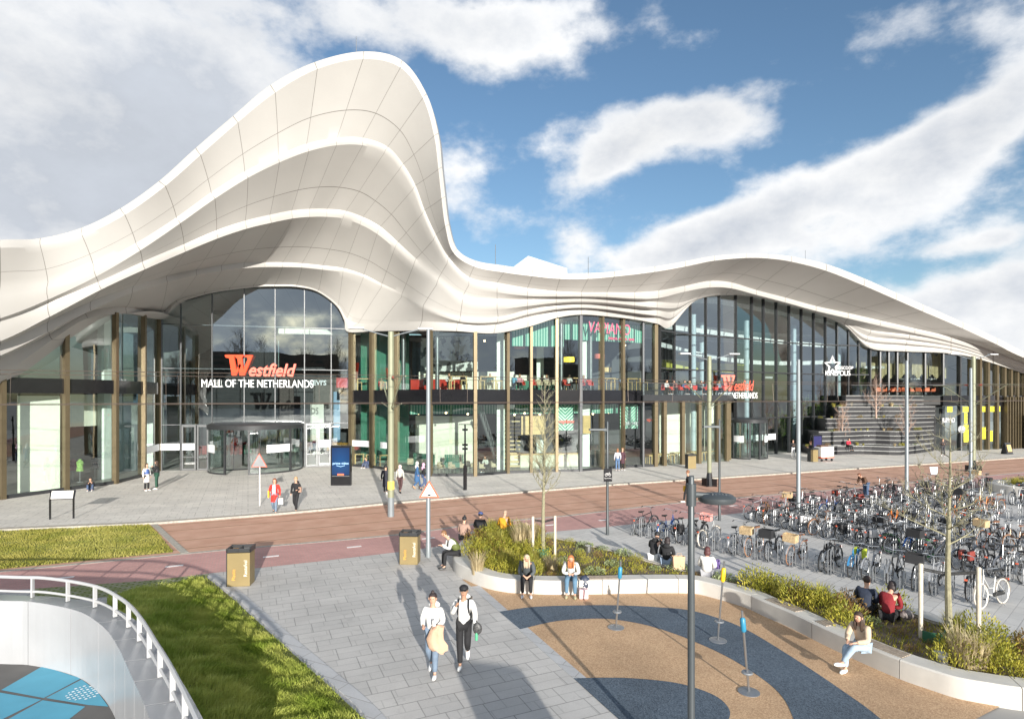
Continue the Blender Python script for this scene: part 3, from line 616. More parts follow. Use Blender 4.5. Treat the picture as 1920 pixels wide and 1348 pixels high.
# white sticker bands
M_stick = mat('white_film', (.72, .73, .74), .5, var=.05)
for a, b, z0, z1 in ((269, 296, 1.72, 2.25), (299, 338, 1.72, 2.25), (343, 366, 1.72, 2.25), (597, 619, 1.75, 2.35), (662, 697, 1.8, 2.3), (716, 728, 1.8, 2.3), (1375, 1392, 1.5, 2.2), (1405, 1428, 1.6, 2.2), (1430, 1452, 1.6, 2.2)):
    spandrel(a, b, z0, z1, M_stick, 'window_sticker', out=.14, th=.01)
def revolving(name, px, r, hh, Yb=None, off=1.5):
    p = fpt(px); c = Vector((p.x, p.y-off, .09)); d = MB()
    d.lathe([(r-.3, hh-.30), (r+.08, hh-.30), (r+.10, hh+.02), (r-.25, hh+.14), (.01, hh+.16)], c, 40)
    o = d.build(name, M_dark, mall, world=True, smooth=True)
    def sub(mb, n_, m, sm=False):
        q = mb.build(n_, m, None, smooth=sm); q.parent = o; q.location = -mall.location
    g = MB(); fr = MB(); nseg = 10
    for a0, a1 in ((R(150), R(255)), (R(285), R(390)),):
        pr = None
        for k in range(nseg+1):
            a = lerp(a0, a1, k/nseg); q = c+Vector((math.cos(a)*r, math.sin(a)*r, 0))
            if pr: g.quad(pr, q, q+Vector((0, 0, hh-.3)), pr+Vector((0, 0, hh-.3))); fr.box(((pr.x+q.x)/2, (pr.y+q.y)/2, c.z+.06), ((q-pr).length, .08, .12), math.atan2(q.y-pr.y, q.x-pr.x))
            if k % 5 == 0 : fr.box((q.x, q.y, c.z+hh/2-.15), (.14, .14, hh-.3), a)
            pr = q
    ng = len(g.f)//2
    for lo_, hi_ in ((0, ng), (ng, 2*ng)):
        g2 = MB(); g2.v = g.v[lo_*4:hi_*4]; g2.f = [tuple(i-lo_*4 for i in f) for f in g.f[lo_:hi_]]; sub(g2, 'pane', M_glass)
    sub(fr, 'frame', M_dark)
    w = MB(); wf = MB()
    for k in range(4):
        a = R(28)+k*math.pi/2; q = c+Vector((math.cos(a)*(r-.15), math.sin(a)*(r-.15), 0))
        w.quad(c+Vector((0, 0, .1)), q+Vector((0, 0, .1)), q+Vector((0, 0, hh-.35)), c+Vector((0, 0, hh-.35)))
        wf.tube([q+Vector((0, 0, .05)), q+Vector((0, 0, hh-.3))], .05, 6); wf.tube([c+Vector((0, 0, .08)), q+Vector((0, 0, .08))], .05, 6)
        m_ = c.lerp(q, .5); wf.tube([m_+Vector((0, 0, .05)), m_+Vector((0, 0, hh-.3))], .03, 6)
    wf.tube([c, c+Vector((0, 0, hh-.3))], .08, 8); sub(w, 'leaf', M_glass); sub(wf, 'leaf_frame', M_dark)
    st = MB(); 
    for a0, a1 in ((R(200), R(238)), (R(305), R(340))):
        pr = None
        for k in range(6):
            a = lerp(a0, a1, k/5); q = c+Vector((math.cos(a)*(r+.03), math.sin(a)*(r+.03), 0))
            if pr: st.quad(pr+Vector((0, 0, 1.6)), q+Vector((0, 0, 1.6)), q+Vector((0, 0, 2.2)), pr+Vector((0, 0, 2.2)))
            pr = q
    for lo_ in (0, 5):
        g2 = MB(); g2.v = st.v[lo_*4:(lo_+5)*4]; g2.f = [tuple(i-lo_*4 for i in f) for f in st.f[lo_:lo_+5]]; sub(g2, 'window_sticker', M_stick)
revolving('revolving_door', 487, 3.5, 3.65, off=.6)
revolving('revolving_door', 1397, 1.75, 3.7, off=.6)
# middle block
MX = [(660, .34), (699, .32), (742, .32), (809, .2), (890, .25), (951, .22), (995, .2), (1043, .22), (1087, .24), (1128, .2), (1167, .22), (1204, .16), (1228, .32)]
for i, (x, w) in enumerate(MX):
    if x != 1204: fin(x, w, .32, M_gold if x not in (1087,) else M_greyf, Medge)
    if i < len(MX)-1:
        x1 = MX[i+1][0]; pane(x, x1, .12, Medge, M_glass, mall, 5)
        spandrel(x, x1, 5.35, 6.5, M_black); spandrel(x, x1, .09, .28, M_dark, 'sill')
fin(1204, .14, .2, M_greyf, Medge)
pane(653, 660, .1, Medge, M_glass, mall, 1)
# ground floor below the cafe terrace
TX = [(1228, 49.6), (1245, 50.0), (1279, 50.9), (1310, 51.7), (1345, 52.8), (1362, 53.6)]
def tp(px, Y): return Vector(((px-960)/F*Y, Y, 0))
prev = None
for px, Y in TX:
    p = tp(px, Y)
    s = MB(); s.box((p.x, p.y-.1, 2.85), (.30, .34, 5.5), .35); s.build('mullion', M_gold, mall, world=True)
    if prev is not None:
        g = MB(); g.quad((prev.x, prev.y, .1), (p.x, p.y, .1), (p.x, p.y, 5.6), (prev.x, prev.y, 5.6)); g.build('window_pane', M_glass, mall, world=True)
    prev = p
s = MB(); a = tp(1362, 53.6); b = Vector((a.x+.7, a.y+1.2, 0)); c = Vector((a.x+.6, a.y+3.5, 0))
for p_ in (b, c): s.box((p_.x, p_.y, 2.85), (.34, .34, 5.5), 1.2)
s.build('mullion', M_gold, mall, world=True)
s = MB(); s.quad((a.x, a.y, .1), (b.x, b.y, .1), (b.x, b.y, 5.6), (a.x, a.y, 5.6)); s.quad((b.x, b.y, .1), (c.x, c.y, .1), (c.x, c.y, 5.6), (b.x, b.y, 5.6)); s.build('window_pane', M_glass, mall, world=True)
# terrace deck
terr = [tp(1206, 48.6), tp(1245, 49.6), tp(1300, 51.0), tp(1364, 52.9), Vector((a.x+1.0, a.y+.9, 0)), Vector((a.x+1.0, a.y+3.6, 0)), tp(1290, 53.5), tp(1233, 51.0)]
s = MB(); s.prism(terr, 5.6, 6.12); s.build('terrace_deck', M_dark, mall, world=True)
M_rglass = glass('rail_glass', (.85, .92, .92), .06, 1.5)
s = MB(); 
for p, q in zip(terr[:5], terr[1:6]): s.quad((p.x, p.y, 6.12), (q.x, q.y, 6.12), (q.x, q.y, 7.1), (p.x, p.y, 7.1))
s.build('glass_balustrade', M_rglass, mall, world=True)
s = MB(); s.tube([Vector((p.x, p.y, 7.12)) for p in terr[:6]], .03, 6); s.build('handrail', M_greyf, mall, world=True)
# corner behind the nose
# tall cinema facade
KX = [1236, 1264, 1294, 1323, 1348, 1379, 1409, 1431, 1455, 1479, 1502, 1525, 1547, 1569, 1590, 1609, 1630]
for i, x in enumerate(KX):
    fin(x, .10, .32, M_dark, Kedge, out=.15, z0=.09 if x > 1362 else 6.13)
    if i < len(KX)-1: pane(x, KX[i+1], .12 if x > 1425 else 3.8 if x > 1364 else 6.13, Kedge, M_glassK, mall, 3)
for z in (3.85, 8.4, 11.6): spandrel(1236 if z > 5 else 1366, 1612 if z > 10 else 1630, z-.06, z+.06, M_dark, 'transom', out=.05, steps=6)
# right wing
RX = [1630, 1649, 1665, 1681, 1700, 1733, 1767, 1798, 1820, 1835, 1850, 1867, 1881, 1893, 1905, 1918, 1935, 1960, 1990, 2040]
for i, x in enumerate(RX):
    g_ = x >= 1820
    fin(x, .35 if g_ else .14, .4, M_gold if g_ else M_dark, Kedge, z0=.09 if g_ or x > 1770 else 6.2)
    if i < len(RX)-1:
        pane(x, RX[i+1], .1 if x >= 1767 else 6.2, Kedge, M_glass, mall, 2)
        if x >= 1767: spandrel(x, RX[i+1], 5.0, 6.1, M_black)
# slatted bronze wall at the far right end
s = MB()
for k in range(26):
    p = fpt(1880+k*5); s.box((p.x, p.y-.5, 3.0), (.16, .3, 5.9), .4)
s.build('slat_wall', M_gold, mall, world=True)
s = MB(); p = fpt(1912); s.box((p.x+1.6, p.y-.75, 2.0), (4.2, .3, 3.9), .35); s.build('gate', M_black, mall, world=True)

# --- interior: floors, back walls, columns
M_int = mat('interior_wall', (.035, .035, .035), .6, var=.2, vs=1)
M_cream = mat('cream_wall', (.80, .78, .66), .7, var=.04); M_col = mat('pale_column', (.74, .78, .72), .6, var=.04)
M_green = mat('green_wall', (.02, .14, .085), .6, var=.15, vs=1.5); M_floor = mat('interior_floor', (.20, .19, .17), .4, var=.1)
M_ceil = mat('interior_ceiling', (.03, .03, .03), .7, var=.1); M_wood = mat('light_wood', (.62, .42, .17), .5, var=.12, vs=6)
M_redw = mat('red_fabric', (.48, .035, .02), .7, var=.1); M_beige = mat('beige_fabric', (.42, .36, .24), .8, var=.1)
def wallpx(name, pa, da, pb, db, z0, z1, m, th=.15):
    a = fpt(pa)+Vector((0, da, 0)); b = fpt(pb)+Vector((0, db, 0)); d = (b-a).normalized(); s = MB()
    c = (a+b)/2; s.box((c.x, c.y, (z0+z1)/2), ((b-a).length, th, z1-z0), math.atan2(d.y, d.x)); return s.build(name, m, mall, world=True)
def floor_(name, pxs, depth, z0, z1, m, front=.15):
    s = MB()
    for x0, x1 in zip(pxs, pxs[1:]):
        a, b = fpt(x0), fpt(x1); s.prism([(a.x, a.y+front), (b.x, b.y+front), (b.x, b.y+depth), (a.x, a.y+depth)], z0, z1)
    return s.build(name, m, mall, world=True)
# left shop floors (the wing lies to the left of its glass, so it is offset sideways)
s = MB(); lw = [fpt(x)+Vector((-.15, .1, 0)) for x in (-350, -120, 2, 122, 214, 267, 297)]
s.prism(lw+[Vector((-34, 60, 0)), Vector((-60, 60, 0)), Vector((-60, 25, 0))], 6.2, 7.0); s.build('upper_floor', M_ceil, mall, world=True)
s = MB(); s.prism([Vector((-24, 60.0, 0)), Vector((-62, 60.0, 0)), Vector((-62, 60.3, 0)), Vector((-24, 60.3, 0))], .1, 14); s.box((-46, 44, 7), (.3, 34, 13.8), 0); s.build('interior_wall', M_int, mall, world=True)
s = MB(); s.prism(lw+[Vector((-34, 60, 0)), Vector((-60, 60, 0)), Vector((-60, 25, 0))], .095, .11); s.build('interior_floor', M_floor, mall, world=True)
# display walls in the shop windows
def slab(name, pa, ya, pb, yb, z0, z1, m, th=.12):
    a = P(pa, 700, ya); b = P(pb, 700, yb); a.z = b.z = 0; d = (b-a).normalized(); s = MB(); c = (a+b)/2
    s.box((c.x, c.y, (z0+z1)/2), ((b-a).length, th, z1-z0), math.atan2(d.y, d.x)); return s.build(name, m, mall, world=True)
slab('display_wall', 33, 35.6, 112, 37.2, .12, 6.0, M_cream); slab('display_wall', 126, 39.5, 190, 42, 3.9, 6.1, M_cream)
slab('display_wall', 5, 38, 110, 42.5, 7.1, 10.5, M_cream); slab('pillar', 189, 41.5, 203, 42.2, .1, 14, M_col, .5)
slab('pillar', 274, 49, 288, 49.2, .1, 12.5, M_col, .5); slab('display_wall', 222, 44.5, 256, 47, .12, 6.0, mat('shop_grey', (.35, .42, .44), .6))
slab('display_wall', 222, 44.5, 256, 47, 7.1, 12, mat('shop_grey', (.35, .42, .44), .6))
# entrance hall
floor_('interior_floor', [297, 403, 653], 24, .095, .11, M_floor)
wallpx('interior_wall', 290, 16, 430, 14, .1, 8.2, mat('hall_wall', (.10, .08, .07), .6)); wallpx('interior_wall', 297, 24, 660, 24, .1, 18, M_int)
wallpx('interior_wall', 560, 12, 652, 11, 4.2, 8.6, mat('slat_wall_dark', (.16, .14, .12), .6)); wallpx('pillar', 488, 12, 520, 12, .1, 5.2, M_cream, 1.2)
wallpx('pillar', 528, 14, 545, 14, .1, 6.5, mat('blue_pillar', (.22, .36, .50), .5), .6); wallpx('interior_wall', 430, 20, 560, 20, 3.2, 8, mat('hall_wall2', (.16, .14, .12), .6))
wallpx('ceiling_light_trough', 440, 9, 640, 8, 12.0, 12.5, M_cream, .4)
floor_('upper_floor', [297, 403, 653], 24, 13.4, 13.7, M_ceil, front=6)
# middle cafe
mx = [660, 699, 742, 809, 890, 951, 1043, 1087, 1167, 1228]
floor_('upper_floor', mx, 12, 5.4, 6.45, M_ceil); floor_('interior_floor', mx+[1262], 12, .095, .11, M_floor)
floor_('interior_ceiling', [742, 809, 890, 951, 1043, 1087, 1167, 1228], 14, 12.2, 12.5, M_ceil, front=3.5)
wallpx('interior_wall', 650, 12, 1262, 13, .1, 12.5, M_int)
wallpx('green_wall', 662, 2.6, 742, 6, .1, 5.3, M_green); wallpx('green_wall', 662, 2.6, 742, 6, 6.5, 11.6, M_green)
wallpx('cream_wall', 757, 5.8, 885, 6.4, .1, 4.3, M_cream)
wallpx('cream_wall', 757, 7.5, 965, 7.5, 6.5, 8.2, M_cream); wallpx('cream_wall', 960, 7.5, 1040, 7.5, 6.5, 7.9, M_cream)
def printmat():
    m = ramp2('harbour_print', (.75, .76, .74), (.10, .10, .10), 1.6, rough=.6, det=12, lo=.5, hi=.56); return m
wallpx('harbour_print', 762, 7.2, 885, 7.2, 8.2, 11.2, printmat(), .05)
for x, d in ((938, 2.2), (1105, 2.4), (1020, 6.5)): 
    p = fpt(x)+Vector((0, d, 0)); s = MB(); s.box((p.x, p.y, 2.8), (.62, .62, 5.3)); s.build('pillar', M_col, mall, world=True); s = MB(); s.box((p.x, p.y, 9.3), (.62, .62, 5.7)); s.build('pillar', M_col, mall, world=True)
for x, d in ((816, 1.2), (1055, 1.4), (1112, 1.5), (752, 1.0)):
    p = fpt(x)+Vector((0, d, 0)); s = MB(); s.lathe([(.16, 6.5), (.16, 12.5)], (p.x, p.y, 0), 14); s.build('column', M_greyf, mall, world=True, smooth=True)
def stripemat(name, c1, c2, sc, axis='X', zig=False):
    m = bpy.data.materials.new(name); m.use_nodes = True; nt = m.node_tree; L = nt.links; b = nt.nodes['Principled BSDF']; b.inputs['Roughness'].default_value = .7
    tc = nm(nt, 'ShaderNodeTexCoord'); sp = nm(nt, 'ShaderNodeSeparateXYZ'); L.new(tc.outputs['Object'], sp.inputs[0])
    def M_(op, a, b_=None):
        n = nm(nt, 'ShaderNodeMath'); n.operation = op
        for i, v in enumerate((a, b_)):
            if v is None: continue
            if isinstance(v, (int, float)): n.inputs[i].default_value = v
            else: L.new(v, n.inputs[i])
        return n.outputs[0]
    if zig: v = M_('ADD', M_('MULTIPLY', sp.outputs[2], sc), M_('MULTIPLY', M_('ABSOLUTE', M_('SUBTRACT', sp.outputs[0], zig)), -sc))
    else: v = M_('MULTIPLY', sp.outputs[0 if axis == 'X' else 2], sc)
    f = M_('GREATER_THAN', M_('FRACT', v), .5); mx = nm(nt, 'ShaderNodeMix'); mx.data_type = 'RGBA'; L.new(f, mx.inputs['Factor']); mx.inputs[6].default_value = (*c1, 1); mx.inputs[7].default_value = (*c2, 1)
    L.new(mx.outputs[2], b.inputs['Base Color']); return m
M_gs = stripemat('green_slats', (.03, .22, .15), (.30, .50, .40), 4.5)
wallpx('slat_valance', 762, 1.6, 1165, 1.6, 4.55, 5.3, M_gs, .06); wallpx('slat_valance', 1062, 1.6, 1215, 1.6, 10.6, 12.1, M_gs, .06); wallpx('slat_valance', 960, 1.8, 1060, 1.6, 10.0, 12.1, M_gs, .06)
wallpx('slat_valance', 1172, 1.2, 1200, 1.2, 4.55, 5.3, M_gs, .06)
for x, d, lab in ((1062, 1.1, 0), (1184, 1.1, 1)):
    p = fpt(x)+Vector((0, d, 0)); wallpx('zigzag_banner', x-17, d, x+17, d, 3.25, 5.3, stripemat('zigzag_green', (.02, .25, .15), (.55, .70, .60), 3.6, zig=p.x), .05)
wallpx('menu_board', 978, 1.8, 1025, 1.8, 2.9, 4.4, M_wood, .1); wallpx('menu_board', 1098, 1.8, 1112, 1.8, 2.9, 4.4, M_wood, .1)
wallpx('serving_counter', 955, 3.6, 1100, 3.2, .12, 1.15, mat('counter_front', (.55, .54, .42), .6, var=.2, vs=1.5), .7); wallpx('counter_top', 955, 3.5, 1100, 3.1, 1.152, 1.22, M_wood, .85)
# stair in the cafe
s = MB(); p0 = fpt(930)+Vector((0, 3.5, 0))
for k in range(16): s.box((p0.x+1.2-k*.0, p0.y+k*.28, .3+k*.32), (1.4, .30, .12)); s.box((p0.x+.45, p0.y+k*.28, .6+k*.32), (.05, .3, 1.0))
s.build('staircase', mat('stair_wood', (.50, .38, .18), .5), mall, world=True)
s = MB(); a = fpt(897)+Vector((0, 3, 4.6)); b = fpt(932)+Vector((0, 3, .2)); s.tube([a, b], .12, 6); s.tube([a+Vector((0, 0, 1)), b+Vector((0, 0, 1))], .04, 6)
for k in range(12): q = a.lerp(b, k/11); s.tube([q, q+Vector((0, 0, 1))], .02, 5)
s.build('stair_rail', M_greyf, mall, world=True)
# cinema hall
floor_('interior_floor', [1233, 1365, 1479, 1636, 1770, 1905, 2100], 26, .095, .11, M_floor)
wallpx('interior_wall', 1225, 24, 2000, 26, .1, 13.5, M_int); floor_('upper_floor', [1240, 1365], 22, 5.5, 6.1, M_ceil, front=.4); floor_('upper_floor', [1365, 1479, 1636], 24, 5.6, 6.2, M_ceil, front=11)
floor_('interior_ceiling', [1225, 1262, 1365, 1479, 1560, 1636, 1770, 1905], 26, 13.6, 13.9, mat('pale_ceiling', (.78, .77, .74), .7), front=10)
wallpx('yellow_ribbon', 1290, 9, 1480, 11, 8.9, 9.9, mat('yellow_panel', (.62, .58, .10), .5), .2)
for x, d in ((1320, 3.2), (1425, 3.4), (1517, 3.4), (1602, 3.2), (1367, 8)):
    p = fpt(x)+Vector((0, d, 0)); s = MB(); s.lathe([(.26, .1), (.26, 14)], (p.x, p.y, 0), 16); s.build('column', mat('pale_blue_column', (.42, .50, .52), .45), mall, world=True, smooth=True)
for k, (d, z) in enumerate(((1.5, 14.6), (2.8, 12.4), (4.2, 10.8))):   # roof bands running on behind the glass
    s = MB(); pts = []
    for i in range(30):
        t = i/29; x = lerp(1262, 1615, t); p = fpt(x); pts.append(Vector((p.x, p.y+d+2.5*math.sin(math.pi*t), z+ (1.2-k*.9)*math.sin(math.pi*min(1, t*1.0)) -.9*t)))
    for a, b in zip(pts, pts[1:]):
        s.quad(a, b, b+Vector((0, -.1, .45)), a+Vector((0, -.1, .45))); s.quad(a, b, b+Vector((0, 2.2, .5)), a+Vector((0, 2.2, .5)))
    s.build('inner_roof_band', mat('inner_white', (.80, .79, .76), .6), mall, world=True)
# escalators
M_steel = mat('brushed_steel', (.45, .46, .47), .3, .9, var=.06)
for x in (1445, 1480):
    a = fpt(x)+Vector((0, 5.5, .2)); b = fpt(x+8)+Vector((1.5, 14, 6.1)); s = MB()
    for o_ in (-.6, .6): s.tube([a+Vector((o_, 0, .9)), b+Vector((o_, 0, .9))], .07, 6); s.quad(a+Vector((o_, 0, 0)), b+Vector((o_, 0, 0)), b+Vector((o_, 0, .9)), a+Vector((o_, 0, .9)))
    s.quad(a+Vector((-.6, 0, 0)), a+Vector((.6, 0, 0)), b+Vector((.6, 0, 0)), b+Vector((-.6, 0, 0))); s.build('escalator', M_steel, mall, world=True)
# right shops behind glass
s = MB()
for k in range(70):
    p = fpt(1640+k*2.6)+Vector((0, 3.5, 0)); s.box((p.x, p.y, 9.6+.25*math.sin(k*.9)), (.08, .08, 2.6))
s.build('hanging_slats', mat('gold_slats', (.48, .38, .20), .5), mall, world=True)
floor_('upper_floor', [1636, 1770, 1832, 1905, 2060], 24, 5.1, 6.1, M_ceil, front=.2)
M_yel = mat('yellow_film', (.55, .50, .03), .6)
for a, b, z0, z1 in ((1774, 1784, 4.3, 4.9), (1803, 1814, 4.3, 4.9), (1836, 1845, 4.3, 4.9), (1852, 1862, 4.3, 4.9), (1868, 1873, 4.3, 4.9), (1805, 1818, 1.0, 2.9), (1838, 1846, 1.3, 2.6), (1852, 1859, 1.0, 2.2), (1806, 1812, 3.0, 4.2)):
    spandrel(a, b, z0, z1, M_yel, 'yellow_poster', out=.12, th=.01)

slab('cream_wall', 1236, 57.5, 1345, 59.5, .12, 5.4, M_cream)
# ------------------------------------------------------------------ planter wall, plants, ramp wall
M_conc = mat('pale_concrete', (.56, .535, .49), .75, var=.07, vs=2.5, bump=.12, bs=60)
M_bench = mat('bench_wood', (.34, .28, .22), .8, var=.25, vs=9)
front = [(868,1029),(851,1052),(850,1068),(862,1081),(902,1100),(945,1110),(985,1113),(1040,1115),(1130,1114),(1224,1112),(1291,1112.5),(1322,1117),(1394,1138),(1429,1154),(1485,1179),(1542,1208),(1612,1241),(1686,1273),(1740,1292),(1796,1310),(1860,1322),(1917,1331),(2040,1345),(2200,1350)]
rear = [(868,1029),(880,1017),(905,1008),(940,1004),(975,1006),(997,1010),(1064,1023),(1118,1035),(1184,1052),(1249,1072),(1289,1082),(1341,1092),(1398,1104),(1500,1124),(1600,1144),(1717,1168),(1763,1184),(1793,1193),(1850,1210),(1920,1230),(2060,1262)]
FP = crom([G(x, y) for x, y in front], 3); RP = crom([G(x, y) for x, y in rear], 3)
planter = thing('concrete_planter', G(1300, 1100), 0, 'long curving pale concrete planter wall around the planted bed by the playground', 'planter')
def wallseg(pts, th, z1, name, seglen, gap=.009):
    # cut the run into stone segments with small joints
    acc = 0; cur = [pts[0]]; segs = []
    for a, b in zip(pts, pts[1:]):
        cur.append(b); acc += (b-a).length
        if acc > seglen: segs.append(cur); cur = [b]; acc = 0
    if len(cur) > 1: segs.append(cur)
    full = offset(pts, th); idx = 0
    for sg in segs:
        n = len(sg); ofs = full[idx:idx+n]; idx += n-1
        s = MB(); L_ = [Vector((p.x, p.y, 0)) for p in sg]; O_ = [Vector((p.x, p.y, 0)) for p in ofs]
        d0 = (L_[1]-L_[0]).normalized()*gap; d1 = (L_[-2]-L_[-1]).normalized()*gap
        L_[0] = L_[0]+d0; O_[0] = O_[0]+d0; L_[-1] = L_[-1]+d1; O_[-1] = O_[-1]+d1
        for i in range(n-1):
            a, b, c, d = L_[i], L_[i+1], O_[i+1], O_[i]; e = .03; prof = []
            base = len(s.v)
        prof = [(0, 0), (0, z1-e), (e, z1), (th-e, z1), (th, z1-e), (th, 0)]
        vs = []; fs = []
        for i in range(n):
            for t, z in prof: q = L_[i].lerp(O_[i], t/th); vs.append((q.x, q.y, z-.02))
        m = len(prof)
        for i in range(n-1):
            for k in range(m-1): fs.append((i*m+k, (i+1)*m+k, (i+1)*m+k+1, i*m+k+1))
        fs.append(tuple(range(m))); fs.append(tuple((n-1)*m+k for k in range(m))[::-1])
        s.add(vs, fs); s.build(name, M_conc, planter, world=True, smooth=True)
wallseg(FP, .52, .44, 'wall_block', 2.0)
wallseg([p for p in RP], -.42, .40, 'wall_block', 2.6)
inner = [Vector((p.x, p.y, 0)) for p in offset(FP, .4)]; rin = [Vector((p.x, p.y, 0)) for p in offset(RP, -.3)]
gs = gpoly('planting_soil', None, .30, M_soil, inner+rin[::-1])
for k in range(0, 0): pass
# timber seats let into the wall top
def seat(i0, i1):
    s = MB()
    a = offset(FP, .10)[i0:i1]; b = offset(FP, .44)[i0:i1]
    for q in range(4):
        for j in range(len(a)-1):
            t0, t1 = q/4+.02, (q+1)/4-.02; s.prism([a[j].lerp(b[j], t0), a[j+1].lerp(b[j+1], t0), a[j+1].lerp(b[j+1], t1), a[j].lerp(b[j], t1)], .40, .437)
    s.build('timber_seat', M_bench, planter, world=True)
seat(22, 26); seat(39, 43); seat(44, 46); seat(48, 52)
# planting: clumps with their own leaves
M_lvG = leafmat('shrub_leaf', (.22, .24, .03), (.58, .50, .07), 2.5); M_lvY = leafmat('ochre_grass', (.30, .29, .05), (.54, .46, .12), 3)
M_lvS = leafmat('sage_leaf', (.20, .25, .10), (.40, .45, .24), 4); M_lvR = leafmat('rusty_leaf', (.20, .11, .04), (.34, .24, .07), 3); M_straw = leafmat('straw_grass', (.52, .42, .24), (.66, .56, .36), 5)
def clump(kind, seed):
    r = random.Random(seed); s = MB()
    if kind in ('shrub', 'rusty', 'sage'):
        n = 420 if kind != 'sage' else 220; hgt = .55 if kind != 'sage' else .28
        for _ in range(n):
            a = r.uniform(0, 6.28); rr = .42*math.sqrt(r.random()); z = hgt*(1-.5*(rr/.42)**2)*r.uniform(.15, 1.1); x, y = math.cos(a)*rr, math.sin(a)*rr
            l = r.uniform(.05, .10); w = l*(.16 if kind != 'sage' else .35); d = Vector((math.cos(a)*r.uniform(0, .8), math.sin(a)*r.uniform(0, .8), r.uniform(.3, 1))).normalized()*l
            e = d.cross(Vector((r.uniform(-1, 1), r.uniform(-1, 1), r.uniform(-.3, .3)))).normalized()*w; p = Vector((x, y, z)); s.add([p-e*.4, p+d*.5-e, p+d, p+d*.5+e], [(0, 1, 2, 3)])
        for _ in range(16):
            a = r.uniform(0, 6.28); x, y = math.cos(a)*.2, math.sin(a)*.2; s.add([(0, 0, 0), (.01, 0, 0), (x, y, hgt*.9)], [(0, 1, 2)])
    else:
        n = 260; hgt = .8 if kind == 'straw' else .6
        for _ in range(n):
            a = r.uniform(0, 6.28); rr = .2*math.sqrt(r.random()); h = hgt*r.uniform(.5, 1.1); le = r.uniform(.1, .5)*h; w = .006
            x, y = math.cos(a)*rr, math.sin(a)*rr; dx, dy = math.cos(a), math.sin(a)
            p0 = Vector((x, y, 0)); p1 = Vector((x+dx*le*.35, y+dy*le*.35, h*.65)); p2 = Vector((x+dx*le, y+dy*le, h*.93)); e = Vector((-dy, dx, 0))*w
            s.add([p0-e, p0+e, p1+e, p1-e, p2], [(0, 1, 2, 3), (3, 2, 4)])
    return s
CL = {}
def plant(kind, x, y, z, sc, seed):
    mm = {'shrub': M_lvG, 'rusty': M_lvR, 'sage': M_lvS, 'ochre': M_lvY, 'straw': M_straw}[kind]
    key = (kind, seed % 3)
    if key not in CL:
        o = clump(kind, seed % 3+11).build({'shrub': 'shrub', 'rusty': 'shrub', 'sage': 'low_plant', 'ochre': 'grass_tuft', 'straw': 'grass_tuft'}[kind], mm); CL[key] = o
    else: o = CL[key].copy(); COL.objects.link(o)
    o.location = (x, y, z); o.rotation_euler = (0, 0, seed*1.7); o.scale = (sc, sc, sc*(.9+.2*((seed*7) % 5)/5))
    lab = {'shrub': 'green leafy shrub in the dense planting of the concrete planter', 'rusty': 'rust brown leafy shrub in the dense planting of the concrete planter', 'sage': 'low grey green plant on the bare soil of the concrete planter',
           'ochre': 'yellow green tuft of grass in the dense planting of the concrete planter', 'straw': 'pale straw coloured ornamental grass tuft in the concrete planter'}[kind]
    pxx = 960+x/max(y, 1)*F; zn = 'at the left end' if pxx < 960 else 'beside the slim bare tree' if pxx < 1060 else 'left of the near lamp' if pxx < 1295 else 'right of the near lamp' if pxx < 1450 else 'left of the beige coat woman' if pxx < 1600 else 'between the beige coat woman and the crooked tree' if pxx < 1745 else 'at the right end'
    lab = {'shrub': 'green leafy shrub in the planter bed ', 'rusty': 'rust brown shrub in the planter bed ', 'sage': 'low grey green plant in the planter ', 'ochre': 'yellow green grass tuft in the planter ', 'straw': 'straw coloured grass tuft in the planter '}[kind]+zn
    tag(o, lab, {'sage': 'plant', 'shrub': 'shrub', 'rusty': 'shrub'}.get(kind, 'grass tuft'), {'shrub': 'green shrubs in the concrete planter', 'rusty': 'rust brown shrubs in the concrete planter', 'sage': 'low plants in the concrete planter', 'ochre': 'grass tufts in the concrete planter', 'straw': 'straw grasses in the concrete planter'}[kind])
    return o
def inpoly(x, y, P_):
    c = False; j = len(P_)-1
    for i in range(len(P_)):
        if (P_[i].y > y) != (P_[j].y > y) and x < (P_[j].x-P_[i].x)*(y-P_[i].y)/(P_[j].y-P_[i].y)+P_[i].x: c = not c
        j = i
    return c
bed = [Vector(p) for p in (list(offset(FP, .62))+list(offset(RP, -.45))[::-1])]
rp = random.Random(5); seed = 0
def pix_of(p): return 960+p.x/p.y*F, YH+(H-.3)*F/p.y
tries = 0; placed = []
while tries < 5200:
    tries += 1; x = rp.uniform(-2.5, 17); y = rp.uniform(9.5, 26)
    if not inpoly(x, y, bed): continue
    px, py = pix_of(Vector((x, y, 0)))
    dense = px < 1010 or (1395 < px < 1600 and py < 1185 and (py-1085)/(px-1395+1) < .55+8/(px-1394)) or px > 1770
    mid = 1600 <= px <= 1680 and py < 1160
    sp = .36 if (dense or mid) else .68
    if any((x-a)**2+(y-b)**2 < (sp*c)**2 for a, b, c in placed[-400:]): continue
    seed += 1; v = rp.random()
    if 1690 < px < 1770 and v < .5: continue
    if dense or mid:
        kind = 'shrub' if v < .66 else 'ochre' if v < .82 else 'rusty' if v < .95 else ('straw' if px > 1780 or px < 905 else 'shrub')
        sc = rp.uniform(.75, 1.15)
        if 1395 < px < 1700: sc *= 1.0
    else:
        kind = 'sage' if v < .42 else 'shrub' if v < .78 else 'rusty'; sc = rp.uniform(.45, .9) if kind == 'sage' else rp.uniform(.3, .55)
    placed.append((x, y, 1 if (dense or mid) else .9)); plant(kind, x, y, .29, sc, seed)
